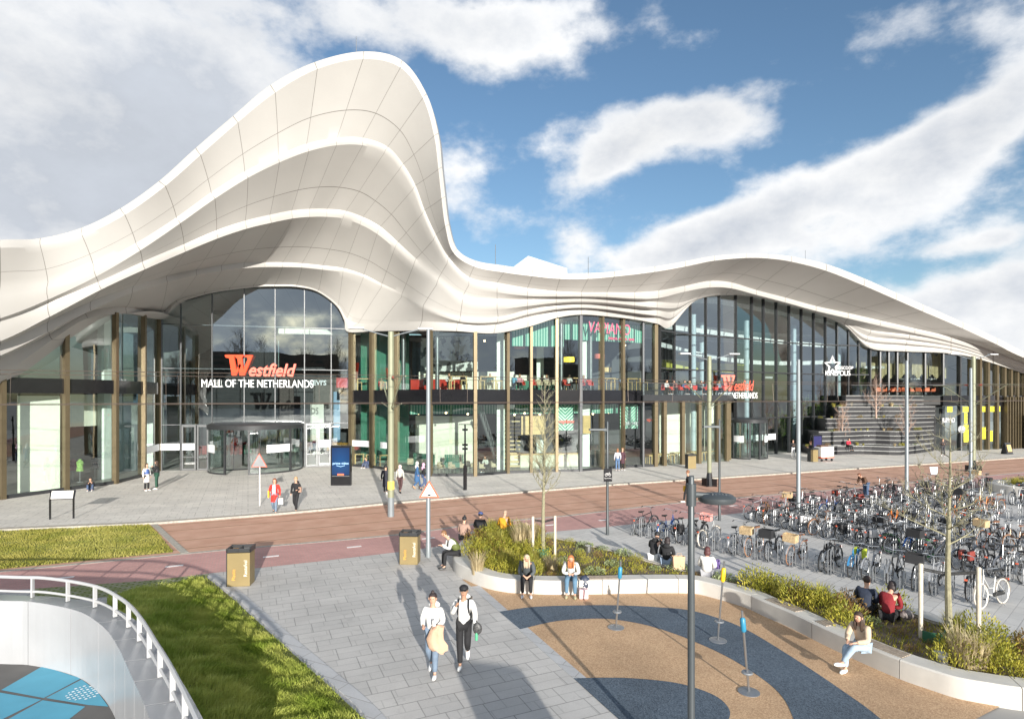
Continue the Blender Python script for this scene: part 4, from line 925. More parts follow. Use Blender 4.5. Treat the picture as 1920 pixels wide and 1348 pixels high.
for (px, py, sc, k) in [(975, 1030, 1.25, 'straw'), (990, 1028, 1.5, 'straw'), (895, 1075, .9, 'straw'), (1035, 1092-20, .8, 'straw'), (1800, 1240, 1.0, 'straw'), (1830, 1252, .9, 'straw'), (1812, 1252, .8, 'straw'), (1420, 1108, 1.3, 'shrub'), (1440, 1112, 1.1, 'shrub')]:
    seed += 1; p = G(px, py, .3); plant(k, p.x, p.y, .29, sc, seed)
tag(blade_mesh('ground_cover', bed, 9000, .12, .012, M_lvG, None, z=.29), 'thin low weeds scattered over the planter soil', 'ground cover', kind='stuff')
# green plastic root guard, steel spots
# ---- bare trees
M_bark = mat('pale_bark', (.27, .25, .16), .9, var=.25, vs=14, bump=.4, bs=60); M_bark2 = mat('brown_bark', (.20, .15, .11), .9, var=.2, vs=10)
M_stake = mat('stake_wood', (.58, .51, .40), .85, var=.15, vs=12); M_strap = mat('black_strap', (.02, .02, .02), .7)
def bare_tree(name, loc, h, r0, seed, label, group=None, spread=.42, twigs=70, bark=None, leader=True, start=.25, up=.75, sub=3, name2=None):
    t = thing(name, loc, 0, label, 'tree', group); r = random.Random(seed); bark = bark or M_bark
    tr = MB(); pts = []; n = 12
    for i in range(n+1): k = i/n; pts.append(Vector((.05*h*.1*math.sin(k*5+seed), .02*math.sin(k*7), h*k)))
    tr.tube(pts, [r0*(1-.93*(i/n)) for i in range(n+1)], 8); tr.build('trunk', bark, t, smooth=True)
    br = MB()
    def branch(p, d, L_, rad, lev):
        m = 5; q = [p]; dd = d.copy()
        for i in range(m):
            dd = (dd+Vector((r.uniform(-.18, .18), r.uniform(-.18, .18), .06+r.uniform(-.08, .12)))).normalized(); q.append(q[-1]+dd*L_/m)
        br.tube(q, [rad*(1-.8*i/m) for i in range(m+1)], 4 if lev else 5, cap=False)
        if lev < 2 and L_ > .25:
            for i in range(1, m+1):
                for _ in range(sub if lev == 0 else 2):
                    if r.random() < .8:
                        sd_ = Vector((r.uniform(-1, 1), r.uniform(-1, 1), r.uniform(-.2, .8))).normalized(); branch(q[i], (dd*.8+sd_*.9).normalized(), L_*r.uniform(.25, .5), rad*.5, lev+1)
    for i in range(twigs):
        k = start+(1-start)*(i/twigs)**.9*.98; a = i*2.4+r.uniform(-.4, .4); z = h*k; L_ = h*spread*(1-k*.75)*r.uniform(.7, 1.1)*.55
        p = Vector((.005*h*math.sin(k*5+seed), 0, z)); branch(p, Vector((math.cos(a), math.sin(a), up)).normalized(), L_, max(.006, r0*.33*(1-k)+.006), 0)
    br.build('crown', bark, t); return t
def stakes(base, sp, h, ang, nm_lab):
    for sgn in (-1, 1):
        x, y = base.x+math.cos(ang)*sp*sgn, base.y+math.sin(ang)*sp*sgn
        s = MB(); s.lathe([(.045, 0), (.05, h-.02), (.035, h)], n=10); o = s.build('tree_stake', M_stake, None, smooth=True); o.location = (x, y, .28)
        tag(o, '%s wooden stake beside %s' % ('left' if sgn < 0 else 'right', nm_lab), 'stake', 'wooden stakes at the young trees')
    s = MB(); a = Vector((-math.cos(ang)*sp, -math.sin(ang)*sp, 0)); b = -a
    for dz in (-.02, .02): s.tube([a+Vector((0, 0, dz)), Vector((0, .06, -.10+dz)), b+Vector((0, 0, dz))], .018, 6)
    o = s.build('tree_tie', M_strap); o.location = (base.x, base.y, .28+h-.12); tag(o, 'black rubber strap tying %s to its stakes' % nm_lab, 'tree tie')
tb = G(1020, 1041, .3); bare_tree('young_tree', (tb.x, tb.y, .28), 6.1, .075, 4, 'slim bare young tree with two stakes at the left end of the planter', twigs=46, spread=.42, start=.36, sub=2)
stakes(tb, .40, 1.42, .15, 'the slim bare tree')
tb2 = G(1780, 1200, .3); bare_tree('young_tree', (tb2.x, tb2.y, .28), 5.3, .078, 9, 'taller bare young tree with crooked twigs among the parked bicycles at right', twigs=22, spread=.62, start=.42, up=.35, sub=2)
stakes(tb2, .58, 1.75, -.25, 'the crooked bare tree')
for (px, py, lab) in ((1745, 1200, 'a'), (1015, 1040, 'b')):
    p = G(px, py, .3); s = MB(); pts = []
    for k in range(9): a = R(200+k*18); pts.append(Vector((math.cos(a)*.28, math.sin(a)*.28, 0)))
    for u, v in zip(pts, pts[1:]): s.prism([u, v, v*.93, u*.93], 0, .28)
    o = s.build('root_guard', mat('green_plastic', (.03, .13, .07), .5)); o.location = (p.x, p.y, .29); tag(o, 'green plastic root guard around the %s tree' % ('crooked bare' if lab == 'a' else 'slim bare'), 'root guard')
for px, py, lab in ((1765, 1245, 'front of the planter near the beige coat woman'), (1103, 1035, 'back of the planter near the bicycle sign')):
    p = G(px, py, .3); s = MB(); s.lathe([(.0, 0), (.12, 0), (.12, .22), (.135, .225), (.135, .25), (.0, .25)], n=18); o = s.build('bed_light', M_steel, smooth=True); o.location = (p.x, p.y, .29); tag(o, 'short round steel spotlight in the '+lab, 'garden light')
# ---- white curved ramp wall
M_wht = mat('white_panel', (.38, .385, .395), .30, var=.07, vs=.9); M_wht2 = mat('white_rail_paint', (.44, .44, .44), .35, var=.03)
inn = [(-420,1120),(-200,1118),(0,1125),(52,1126.5),(108,1135),(153,1147),(184,1166),(205,1186),(222,1213),(234,1238),(245,1263),(258,1290),(271,1321),(290,1372),(312,1440),(330,1510)]
zt = 1.42
IP = crom([G(x, y, zt) for x, y in inn], 4); IP = [Vector((p.x, p.y, 0)) for p in IP]; OP = [Vector((p.x, p.y, 0)) for p in offset(IP, .62)]
ramp = thing('curved_wall', IP[24], 0, 'white curved parapet wall with low tube railing around the sunken blue play area', 'wall')
def offz(pts, d): return [Vector((p.x, p.y, 0)) for p in offset(pts, d)]
step = 6
for i in range(0, len(IP)-1, step):
    sg = IP[i:i+step+1]; og = OP[i:i+step+1]; s = MB(); n = len(sg)
    if n < 2: continue
    prof = [(0, 0), (0, zt), (1, zt-.10), (1, zt-.45), (1, 0)]; vs = []; fs = []
    for a, b in zip(sg, og):
        for t, z in prof: q = a.lerp(b, t); vs.append((q.x, q.y, z-.01))
    g_ = .018
    for k in range(n-1):
        for j in range(4): fs.append((k*5+j, (k+1)*5+j, (k+1)*5+j+1, k*5+j+1))
    fs.append((0, 1, 2, 3, 4)); fs.append(tuple((n-1)*5+j for j in range(5))[::-1])
    d = (sg[1]-sg[0]).normalized()*g_
    for j in range(5): vs[j] = tuple(Vector(vs[j])+d)
    s.add(vs, fs); s.build('wall_panel', M_wht, ramp, world=True)
MID = offz(IP, .36)
s = MB(); s.tube([p+Vector((0, 0, zt+.40)) for p in MID], .036, 8); s.build('handrail', M_wht2, ramp, world=True, smooth=True)
s = MB(); s.tube([p+Vector((0, 0, zt+.08)) for p in MID], .028, 8); s.build('handrail', M_wht2, ramp, world=True, smooth=True)
acc = .6; last = MID[0]
for p in MID[1:]:
    acc += (p-last).length; last = p
    if acc > .82 and p.y > 8:
        acc = 0; s = MB(); s.box((p.x, p.y, zt+.19), (.035, .10, .44), 0); i = MID.index(p); d = MID[min(i+1, len(MID)-1)]-MID[i-1]; s = MB(); s.box((p.x, p.y, zt+.18), (.04, .08, .46), math.atan2(d.y, d.x)); s.build('rail_post', M_wht2, ramp, world=True, bevel=.008)
ext = [Vector((-30, 13, 0)), Vector((-30, 2, 0)), Vector((-5, 2, 0))]
gpoly('play_floor', None, .016, mat('dark_rubber', (.12, .115, .11), .85, var=.2, vs=1), IP+[Vector((-5, 2, 0)), Vector((-30, 2, 0))])
M_bp = mat('blue_play_paint', (.09, .34, .47), .7, var=.08, vs=1.5)
def bq(*pp): gpoly('blue_play_square', pp, .022, M_bp)
bq((2, 1295), (80, 1250), (152, 1273), (82, 1310)); bq((-120, 1275), (-2, 1298), (-4, 1299), (78, 1313), (0, 1352), (-160, 1320)); bq((86, 1310), (153, 1275), (182, 1297), (203, 1326), (165, 1323)); bq((80, 1314), (160, 1326), (110, 1365), (15, 1350))
s = MB(); rr = random.Random(2)
for i in range(9):
    for j in range(7):
        px, py = 118+i*8+j*3.2, 1306-i*2.4+j*3.2-6
        if (i-4)**2/18+(j-3)**2/9 < 1.15:
            p = G(px, py); s.lathe([(.028 if (i+j) % 2 else .02, 0), (.0, .001)], (p.x, p.y, .027), 8)
o = s.build('play_floor_dots', mat('dot_paint', (.75, .80, .82), .6)); o['kind'] = 'structure'
# ------------------------------------------------------------------ street furniture
M_pg = mat('grey_pole_paint', (.22, .245, .26), .45, .2, var=.06, vs=3); M_pd = mat('dark_pole_paint', (.075, .085, .09), .4, .3, var=.05, vs=3)
M_cat = mat('olive_pole_paint', (.24, .25, .165), .5, .1, var=.08, vs=2); M_galv = mat('galvanised_steel', (.36, .37, .38), .4, .7, var=.08, vs=20)
M_wire = mat('copper_wire', (.14, .11, .09), .5, .4); M_insu = mat('red_insulator', (.40, .08, .05), .4)
def ztop(base, py): return H+(YH-py)/F*base.y
def lamppost(px, py, ptop, r, m, label, head=None, sign=None, disc=None):
    b = G(px, py); h = ztop(b, ptop); t = thing('street_lamp' if (head or disc) else 'street_pole', b, 0, label, 'street lamp' if (head or disc) else 'pole', 'grey posts along the tram street')
    s = MB(); s.lathe([(r*1.25, 0), (r*1.25, .5), (r, .55), (r, h*.6), (r*.82, h-.02), (r*.6, h)], n=14); s.build('pole', m, t, smooth=True)
    if head:
        s = MB(); s.box((head*.42, 0, h-.35), (.75, .24, .09)); s.box((head*.1, 0, h-.36), (.16, .12, .14)); s.build('lamp_head', m, t, bevel=.015)
    if disc:
        s = MB(); s.lathe([(.0, 0), (.25, 0), (.275, .03), (.275, .08), (.22, .12), (.0, .15)], (disc*.39, 0, h-.40), 32); s.build('lamp_head', m, t, smooth=True)
        s = MB(); s.tube([(0, 0, h-.28), (disc*.3, 0, h-.30)], .045, 8); s.lathe([(.075, h-.45), (.075, h-.12)], n=12); s.build('bracket', m, t, smooth=True)
        s = MB()
        for k in range(-2, 3): s.box((disc*.39+k*.05, 0, h-.272), (.02, .22, .02))
        s.build('cooling_fin', M_pd, t)
    return t, h
lamppost(803, 1044, 618, .08, M_pg, 'thick grey pole with a speed hump warning sign beside the right bin')
lamppost(1497, 962, 674, .10, M_pg, 'grey pole at the left end of the crowded bicycle racks')
lamppost(1700, 925, 676, .105, M_pg, 'grey pole behind the crowded bicycle racks, with a small box')
lamppost(1820, 909, 690, .11, M_pg, 'grey pole right of the crooked bare tree')
t, h = lamppost(1139, 1003, 790, .055, M_pd, 'thin dark street lamp carrying the black bicycle parking sign', head=-1)
lamppost(1349, 976, 786, .055, M_pd, 'thin dark street lamp between the near lamp and the dense bicycle racks', head=-1)
# near lamp with round head (base just below the frame)
b = G(1296, 1352); 
t, h = lamppost(1296, 1474, 892, .054, M_pd, 'near dark street lamp with a round disc head in front of the playground', disc=1)
# traffic info pole at the kerb
b = G(872, 921); t = thing('signal_post', b, 0, 'black tram signal post with lamp cluster at the kerb before the cafe', 'signal'); s = MB(); h = ztop(b, 795)
s.lathe([(.12, 0), (.12, 1.6), (.06, 1.65), (.05, h)], n=12); s.build('post', M_black, t, smooth=True)
for z in (h-.35, h-1.3, h-1.55): s = MB(); s.box((0, -.02, z), (.34, .16, .12)); s.build('signal_light', M_black, t)
s = MB(); s.box((0, 0, h-.02), (.8, .05, .05)); s.build('cross_arm', M_black, t)
def tri(cx, y, cz, e, flip=False):
    hh = e*.866; return [Vector((cx-e/2, y, cz-hh/3)), Vector((cx+e/2, y, cz-hh/3)), Vector((cx, y, cz+2*hh/3))]
M_signred = mat('sign_red', (.70, .13, .06), .5, var=.03); M_signw = mat('sign_white', (.85, .83, .80), .5, var=.03); M_signback = mat('sign_back', (.30, .31, .32), .5, .3)
def prismY(s, poly, y0, y1):
    n = len(poly); vs = [(p.x, y0, p.z) for p in poly]+[(p.x, y1, p.z) for p in poly]
    return s.add(vs, [tuple(range(n)), tuple(range(n, 2*n))[::-1]]+[(i, (i+1) % n, n+(i+1) % n, n+i) for i in range(n)])
# warning sign on thick pole
b = G(803, 1044); z = ztop(b, 921); e = 31/F*b.y*1.0
t = thing('warning_sign', (b.x, b.y-.13, z), 0, 'white triangular warning sign with red border on the thick grey pole', 'sign')
s = MB(); prismY(s, tri(.05, 0, 0, e*1.22), 0, .02); s.build('border', M_signred, t); s = MB(); prismY(s, tri(.05, 0, 0, e*.93), -.006, -.001); s.build('face', M_signw, t)
s = MB(); s.box((.05, -.009, -.13), (e*.42, .004, .03)); s.lathe([(.0, 0), (.06, 0), (.0, .05)], (.05, -.009, -.115), 8); s.build('hump_symbol', M_black, t)
# small sign seen from behind
b = G(487, 951); h = ztop(b, 852); t = thing('traffic_sign', b, 0, 'grey backed triangular traffic sign on a thin white post by the entrance', 'traffic sign')
s = MB(); s.lathe([(.035, 0), (.035, h)], n=10); s.build('post', mat('white_post', (.7, .7, .68), .5), t, smooth=True); s = MB(); prismY(s, tri(0, 0, h-.42, .86), -.06, -.045); s.build('border', M_signred, t); s = MB(); prismY(s, tri(0, 0, h-.42, .76), -.07, -.062); s.build('sign_plate', M_signback, t)
# bicycle sign
b = G(1139, 1003); z0, z1 = ztop(b, 902), ztop(b, 878); zc = (z0+z1)/2
t = thing('parking_sign', (b.x, b.y-.10, zc), 0, 'black rectangular bicycle parking sign on the thin dark lamp post', 'sign')
s = MB(); s.box((0, 0, 0), (.36, .04, z0-z1 if z0 > z1 else z1-z0)); s.build('plate', M_black, t, bevel=.01)
s = MB()
for cx in (-.075, .075): s.tube([Vector((cx+.052*math.cos(q*.5236), -.026, .02+.052*math.sin(q*.5236))) for q in range(12)], .008, 5, closed=True)
s.tube([(-.075, -.026, .02), (-.03, -.026, .09), (.05, -.026, .09), (0, -.026, .03), (-.03, -.026, .09)], .007, 5); s.tube([(.075, -.026, .02), (.045, -.026, .12), (.075, -.026, .12)], .007, 5); s.build('bicycle_symbol', M_signw, t)
def text(body, parent, loc, size, m, rx=R(90), rz=0, shear=0, ext=.01, bold=0, sx=1, name='lettering', align='CENTER', ry=0, world=False):
    cu = bpy.data.curves.new('t', 'FONT'); cu.body = body; cu.size = size; cu.shear = shear; cu.extrude = ext; cu.offset = bold; cu.align_x = align; cu.align_y = 'CENTER'; cu.resolution_u = 3
    to = bpy.data.objects.new('t', cu); COL.objects.link(to); dg = bpy.context.evaluated_depsgraph_get(); me = bpy.data.meshes.new_from_object(to.evaluated_get(dg)); bpy.data.objects.remove(to); bpy.data.curves.remove(cu)
    for v in me.vertices: v.co.x *= sx
    me.materials.clear(); me.materials.append(m); o = bpy.data.objects.new(name, me); COL.objects.link(o); o.parent = parent
    mw = Matrix.Rotation(rz, 4, 'Z') @ Matrix.Rotation(ry, 4, 'Y') @ Matrix.Rotation(rx, 4, 'X'); me.transform(mw)
    l = Vector(loc); o.location = (l-parent.location) if world else l
    return o
text('Fietsenstalling', t, (0, -.03, -.13), .055, M_signw, ext=.002)
# litter bins
M_bin = mat('bronze_bin', (.27, .205, .095), .45, .25, var=.06, vs=3); M_bino = mat('orange_letter', (.80, .35, .05), .5); M_binw = mat('cream_letter', (.75, .70, .60), .5)
def litter_bin(px, py, w, hgt, rz, label, letters=True, dp=.42):
    t = thing('litter_bin', G(px, py)+Vector((0, 0, .09 if py < 900 else .006)), rz, label, 'litter bin', 'bronze litter bins on the pavements')
    s = MB(); s.box((0, 0, hgt*.5-.04), (w, dp, hgt-.08)); s.build('body', M_bin, t, bevel=.012)
    s = MB(); s.box((-w/2-.012, 0, hgt*.5-.04), (.024, dp*.98, hgt-.09)); s.build('side_panel', M_dark, t)
    s = MB(); W, D_ = w+.05, dp+.03; z = hgt
    s.box((0, -D_/2+.03, z), (W, .06, .12)); s.box((0, D_/2-.03, z), (W, .06, .16)); s.box((-W/2+.03, 0, z), (.06, D_, .14)); s.box((W/2-.03, 0, z), (.06, D_, .14)); s.box((0, 0, z), (.05, D_, .1)); s.build('lid', M_dark, t, bevel=.01)
    s = MB(); s.box((-w*.24, 0, z-.05), (w*.4, dp*.8, .04)); s.build('opening_tray', M_bino, t); s = MB(); s.box((w*.24, 0, z-.05), (w*.4, dp*.8, .04)); s.build('opening_tray', M_binw, t)
    if letters:
        text('Plastic', t, (-w*.20, -dp/2-.006, hgt*.33), .14, M_bino, ry=R(-90), ext=.003, name='lettering'); text('Restafval', t, (w*.32, -dp/2-.006, hgt*.50), .145, M_binw, ry=R(-90), ext=.003, name='lettering')
    return t
litter_bin(452, 1095, .68, 1.12, .12, 'bronze twin litter bin beside the lawn edge at left', dp=.5); litter_bin(769, 1055, .64, 1.06, -.06, 'bronze twin litter bin beside the thick grey pole', dp=.5)
litter_bin(1295, 880, .75, 1.1, .3, 'bronze litter bin on the sidewalk under the cafe terrace', False); litter_bin(1524, 867, .8, 1.15, .3, 'bronze litter bin by the white cart at the cinema', False)
# information board
b0, b1 = G(94, 977), G(138, 975); c = (b0+b1)/2; t = thing('information_board', c, math.atan2(b1.y-b0.y, b1.x-b0.x), 'low black framed reading board on two posts on the sidewalk at left', 'information board')
L_ = (b1-b0).length; hz = ztop(c, 935)
for sgn in (-1, 1): s = MB(); s.box((sgn*L_/2, 0, hz/2), (.06, .08, hz)); s.tube([(sgn*L_/2, 0, hz-.05), (sgn*(L_/2+.02), .14, hz+.38)], .035, 4); s.build('post', M_black, t)
s = MB(); s.box((0, .07, hz+.18), (L_+.04, .05, .44), 0, R(-18)); s.build('panel_frame', M_black, t); s = MB(); s.box((0, .035, hz+.19), (L_-.06, .02, .38), 0, R(-18)); s.build('panel', mat('board_print', (.62, .60, .55), .35, var=.1, vs=5), t)
# advertising totem
b = G(640, 912)+Vector((0, 0, .0)); h = ztop(b, 835); w = 38/F*b.y; t = thing('advertising_totem', b, 0, 'tall black digital advertising totem on the sidewalk right of the entrance', 'advertising totem')
s = MB(); s.box((0, 0, h/2), (w, .30, h)); s.build('housing', M_black, t, bevel=.03)
scr = bpy.data.materials.new('screen_blue'); scr.use_nodes = True; nt = scr.node_tree; bb = nt.nodes['Principled BSDF']; tc = nm(nt, 'ShaderNodeTexCoord'); gr = nm(nt, 'ShaderNodeTexGradient'); gr.gradient_type = 'SPHERICAL'; mp = nm(nt, 'ShaderNodeMapping'); mp.inputs['Scale'].default_value = (.9, .9, .7); nt.links.new(tc.outputs['Object'], mp.inputs[0]); nt.links.new(mp.outputs[0], gr.inputs[0])
cr = nm(nt, 'ShaderNodeMix'); cr.data_type = 'RGBA'; cr.inputs[6].default_value = (.004, .012, .04, 1); cr.inputs[7].default_value = (.01, .07, .19, 1); nt.links.new(gr.outputs[0], cr.inputs['Factor']); nt.links.new(cr.outputs[2], bb.inputs['Emission Color']); bb.inputs['Emission Strength'].default_value = 1; bb.inputs['Base Color'].default_value = (.005, .01, .03, 1); bb.inputs['Roughness'].default_value = .1
s = MB(); s.box((0, -.152, .05), (w*.86, .01, h*.66)); o = s.build('screen', scr, t); o.location = (0, 0, h*.60)
text('prime video', t, (0, -.162, h*.57), .22, mat('screen_text', (.35, .55, .75), .5, emit=.6), ext=.001)
s = MB(); s.tube([(-.28, -.162, h*.57-.14), (0, -.162, h*.57-.21), (.28, -.162, h*.57-.14)], .015, 4); s.build('smile_line', mat('screen_text', (.35, .55, .75)), t)
s = MB(); s.box((0, -.155, h*.30), (.42, .012, .10)); s.build('logo', mat('lit_red', (.9, .12, .05), .5, emit=.6), t)
s = MB(); s.box((0, -.154, h*.26), (w*.86, .008, .02)); s.build('trim_line', M_galv, t)
# second totem by the cinema
b = G(1531, 862); h = ztop(b, 816); t = thing('advertising_totem', b+Vector((0, 0, .09)), .35, 'dark blue advertising totem near the cinema entrance', 'advertising totem'); s = MB(); s.box((0, 0, h/2), (1.15, .25, h)); s.build('housing', M_black, t, bevel=.03); s = MB(); s.box((0, -.13, h*.58), (.95, .01, h*.7)); s.build('screen', mat('screen_violet', (.02, .02, .07), .2, emit=.6), t)
# white vending cart
b = G(1545, 866); t = thing('vending_cart', b+Vector((0, 0, .09)), .35, 'white vending cart with a red stripe near the cinema entrance', 'cart'); s = MB(); s.box((0, 0, .85), (1.5, .8, .9)); s.build('body', M_signw, t, bevel=.03); s = MB(); s.box((0, 0, .36), (1.52, .82, .1)); s.build('stripe', M_signred, t)
for sx in (-.6, .6):
    for sy in (-.3, .3): s = MB(); s.tube([(sx, sy-.03, .12), (sx, sy+.03, .12)], .12, 12); s.build('wheel', M_black, t)
s = MB(); s.box((-.2, 0, 1.38), (.9, .5, .16)); s.build('display_tray', mat('dark_goods', (.12, .07, .05), .7, var=.4, vs=12), t)
# sandwich board far right
b = G(1888, 853); t = thing('sandwich_board', b+Vector((0, 0, .09)), .2, 'dark sandwich board on the far right pavement', 'sandwich board')
for r_ in (-1, 1): s = MB(); s.box((0, r_*.18, .6), (.75, .04, 1.2), 0, R(r_*14)); s.build('panel', M_dark, t)
s = MB(); s.box((0, -.24, .62), (.5, .02, .7), 0, R(-14)); s.build('poster', M_wood, t)
b = G(1803, 858); t = thing('round_sign', b+Vector((0, 0, .09)), 0, 'round grey backed road sign on a thin post at the far pavement', 'traffic sign'); s = MB(); s.lathe([(.03, 0), (.03, 2.9)], n=8); s.build('post', M_galv, t); s = MB(); s.lathe([(.36, -.02), (.36, .02)], (0, 0, 2.7), 20, ax='Y'); s.build('sign_plate', M_signback, t)
# ---- catenary poles and wires
CATP = []
def catenary(px, py, ptop, r, label, big=False, feet=False):
    b = G(px, py); h = ztop(b, ptop); t = thing('catenary_pole', b, UROT, label, 'tram line pole', 'tram line poles along the tracks'); CATP.append((b, h))
    s = MB(); s.lathe([(r*1.0, 0), (r, h*.95), (r*.9, h)], n=16); s.build('pole', M_cat, t, smooth=True)
    if feet:
        s = MB(); s.lathe([(r*1.9, 0), (r*1.05, .9), (r*1.03, .92)], n=8); 
        for k in range(4): a = k*math.pi/2+.5; s.box((math.cos(a)*r*1.8, math.sin(a)*r*1.8, .25), (.5, .06, .5), a)
        s.build('foot', M_black, t)
    else: s = MB(); s.lathe([(r*1.06, 0), (r*1.06, .95)], n=16); s.build('foot', M_pg, t, smooth=True)
    rr = Matrix.Rotation(-UROT, 3, 'Z')
    for sg in (-1, 1):
        d = Vector((-math.sin(0)*0, sg, 0))   # across the tracks in local frame is +-Y
        s = MB(); e = Vector((sg*.0, sg*2.2, 6.6)); s.tube([(0, sg*r, 5.4), (0, sg*2.3, 6.9)], .035, 6); s.tube([(0, sg*r, 6.9), (0, sg*3.0, 6.85)], .03, 6); s.tube([(0, sg*r, 5.35), (0, sg*2.2, 5.62)], .03, 6); s.build('bracket_arm', M_cat, t)
        s = MB(); s.lathe([(.05, -.12), (.07, 0), (.05, .12)], (0, sg*.5, 6.88), 10, ax='Y'); s.build('insulator', M_insu, t)
    for sg in (-1, 1):
        s = MB(); s.tube([(0, 0, h-.25), (sg*.5, -.3*sg, h-.1), (sg*1.3, -.5*sg, h+.12)], .03, 6); s.build('lamp_arm', M_pg, t); s = MB(); s.box((sg*1.6, -.55*sg, h+.16), (.75, .30, .09), -.25); s.build('lamp_head', mat('lamp_grey', (.55, .56, .56), .4), t, bevel=.02)
    return t
catenary(733, 968, 622, .155, 'olive tram line pole with two lamps in the middle of the tracks, the nearest one'); catenary(1330, 911, 668, .14, 'olive tram line pole on a black foot before the cinema terrace', feet=True); catenary(1825, 884, 668, .16, 'olive tram line pole at the far right behind the bare tree', feet=True)
s = MB(); b = CATP[0][0]; s.lathe([(.17, 1.35), (.17, 1.75)], (b.x, b.y, 0), 16); o = s.build('reflective_band', mat('reflective_band', (.85, .62, .10), .3, emit=.25), None, smooth=True); o.parent = [x for x in bpy.data.objects if x.name == 'catenary_pole'][0]; o.matrix_parent_inverse = (Matrix.Translation(b) @ Matrix.Rotation(UROT, 4, 'Z')).inverted()  # faint glow stands in for sunlight thrown back by the band
u = Vector((math.cos(UROT), math.sin(UROT), 0)); nrm = Vector((-u.y, u.x, 0))
def wire(off, z, r, lab, sag=0):
    s = MB(); pts = []; c0 = CATP[0][0]
    for k in range(-12, 26):
        tt = k*3.2; p = c0+u*tt; 
        # follow the poles
        ty = interp([(-40, c0.y-.41*34-0), (CATP[0][0].x, CATP[0][0].y), (CATP[1][0].x, CATP[1][0].y), (CATP[2][0].x, CATP[2][0].y), (80, CATP[2][0].y+20)], p.x)
        pts.append(Vector((p.x, ty, z))+nrm*off)
    s.tube(pts, r, 4); o = s.build('overhead_wire', M_wire); tag(o, lab, 'overhead wire', 'overhead tram wires')
    return pts
w1 = wire(2.2, 5.62, .014, 'lower contact wire over the far tram track'); w2 = wire(-2.2, 5.62, .014, 'lower contact wire over the near tram track'); w3 = wire(2.3, 6.9, .013, 'upper carrier wire over the far tram track'); w4 = wire(-2.3, 6.9, .013, 'upper carrier wire over the near tram track')
s = MB()
for a, b in ((w1, w3), (w2, w4)):
    for i in range(1, len(a), 2): s.tube([a[i], b[i]], .008, 3)
o = s.build('wire_hangers', M_wire); tag(o, 'thin vertical hangers between the overhead tram wires', 'wire hangers', kind='stuff')
# lightning rods on the roof
for px, py, d, L_ in ((668, 97, 37.2, .95), (207, 403, 35, .35), (929, 497, 43, 1.5), (1103, 512, 44, 1.2), (1510, 486, 53, .8)):
    p = P(px, py, d); s = MB(); s.tube([(0, 0, -.3), (0, 0, L_)], .02, 4); o = s.build('lightning_rod', M_galv, mall); o.location = p-mall.location
# white pyramid rooflight behind the roof edge
a, b, c_, d_, e_, f_ = P(940, 503, 66), P(1063, 503, 66), P(1063, 520, 66), P(940, 520, 66), P(1001, 480, 70), P(1030, 503, 80)
s = MB(); top = Vector((a.x+3.2, 72, P(1001, 480, 72).z)); s.add([a+Vector((0, 4, 0)), b, Vector((b.x+2, 82, b.z)), Vector((a.x, 82, a.z)), top, Vector((a.x, a.y+4, 14)), Vector((b.x, b.y, 14)), Vector((b.x+2, 82, 14)), Vector((a.x, 82, 14))], [(0, 1, 4), (1, 2, 4), (2, 3, 4), (3, 0, 4), (0, 5, 6, 1), (1, 6, 7, 2), (2, 7, 8, 3), (3, 8, 5, 0)]); s.build('rooflight', mat('white_membrane', (.72, .74, .76), .5), mall, world=True)
# balance poles in the playground
M_bluep = mat('blue_grip', (.03, .22, .36), .4); M_yelp = mat('yellow_grip', (.80, .50, .02), .4)
for px, py, tx, ty, m, lab in ((1155, 1177, 1164, 1053, M_bluep, 'leaning steel play pole with blue grip nearest the seated women'), (1346, 1201, 1358, 1053, M_yelp, 'leaning steel play pole with yellow grip'), (1404, 1298, 1391, 1146, M_bluep, 'leaning steel play pole with blue grip nearest the lower edge of the picture')):
    b = G(px, py); t = thing('play_pole', b+Vector((0, 0, .012)), 0, lab, 'play pole', 'swivelling play poles on the rubber playground'); h = H+(YH-ty)/F*b.y; top = P(tx, ty, b.y)-b
    s = MB(); s.lathe([(.21, 0), (.21, .010), (.11, .018), (.0, .019)], n=32); s.build('base_plate', M_galv, t); ax = top
    s = MB(); s.tube([Vector((0, 0, .02)), ax], .024, 8); s.build('pole', M_steel, t, smooth=True)
    q = ax*.24; s = MB(); s.lathe([(.02, -.01), (.10, -.02), (.115, 0), (.10, .02), (.02, .015)], (q.x, q.y, q.z), 24); s.build('foot_disc', M_galv, t, smooth=True)
    s = MB(); s.tube([ax*.74, ax*.76, ax*.90, ax*.92], [.03, .055, .055, .03], 12); s.build('grip', m, t, smooth=True)
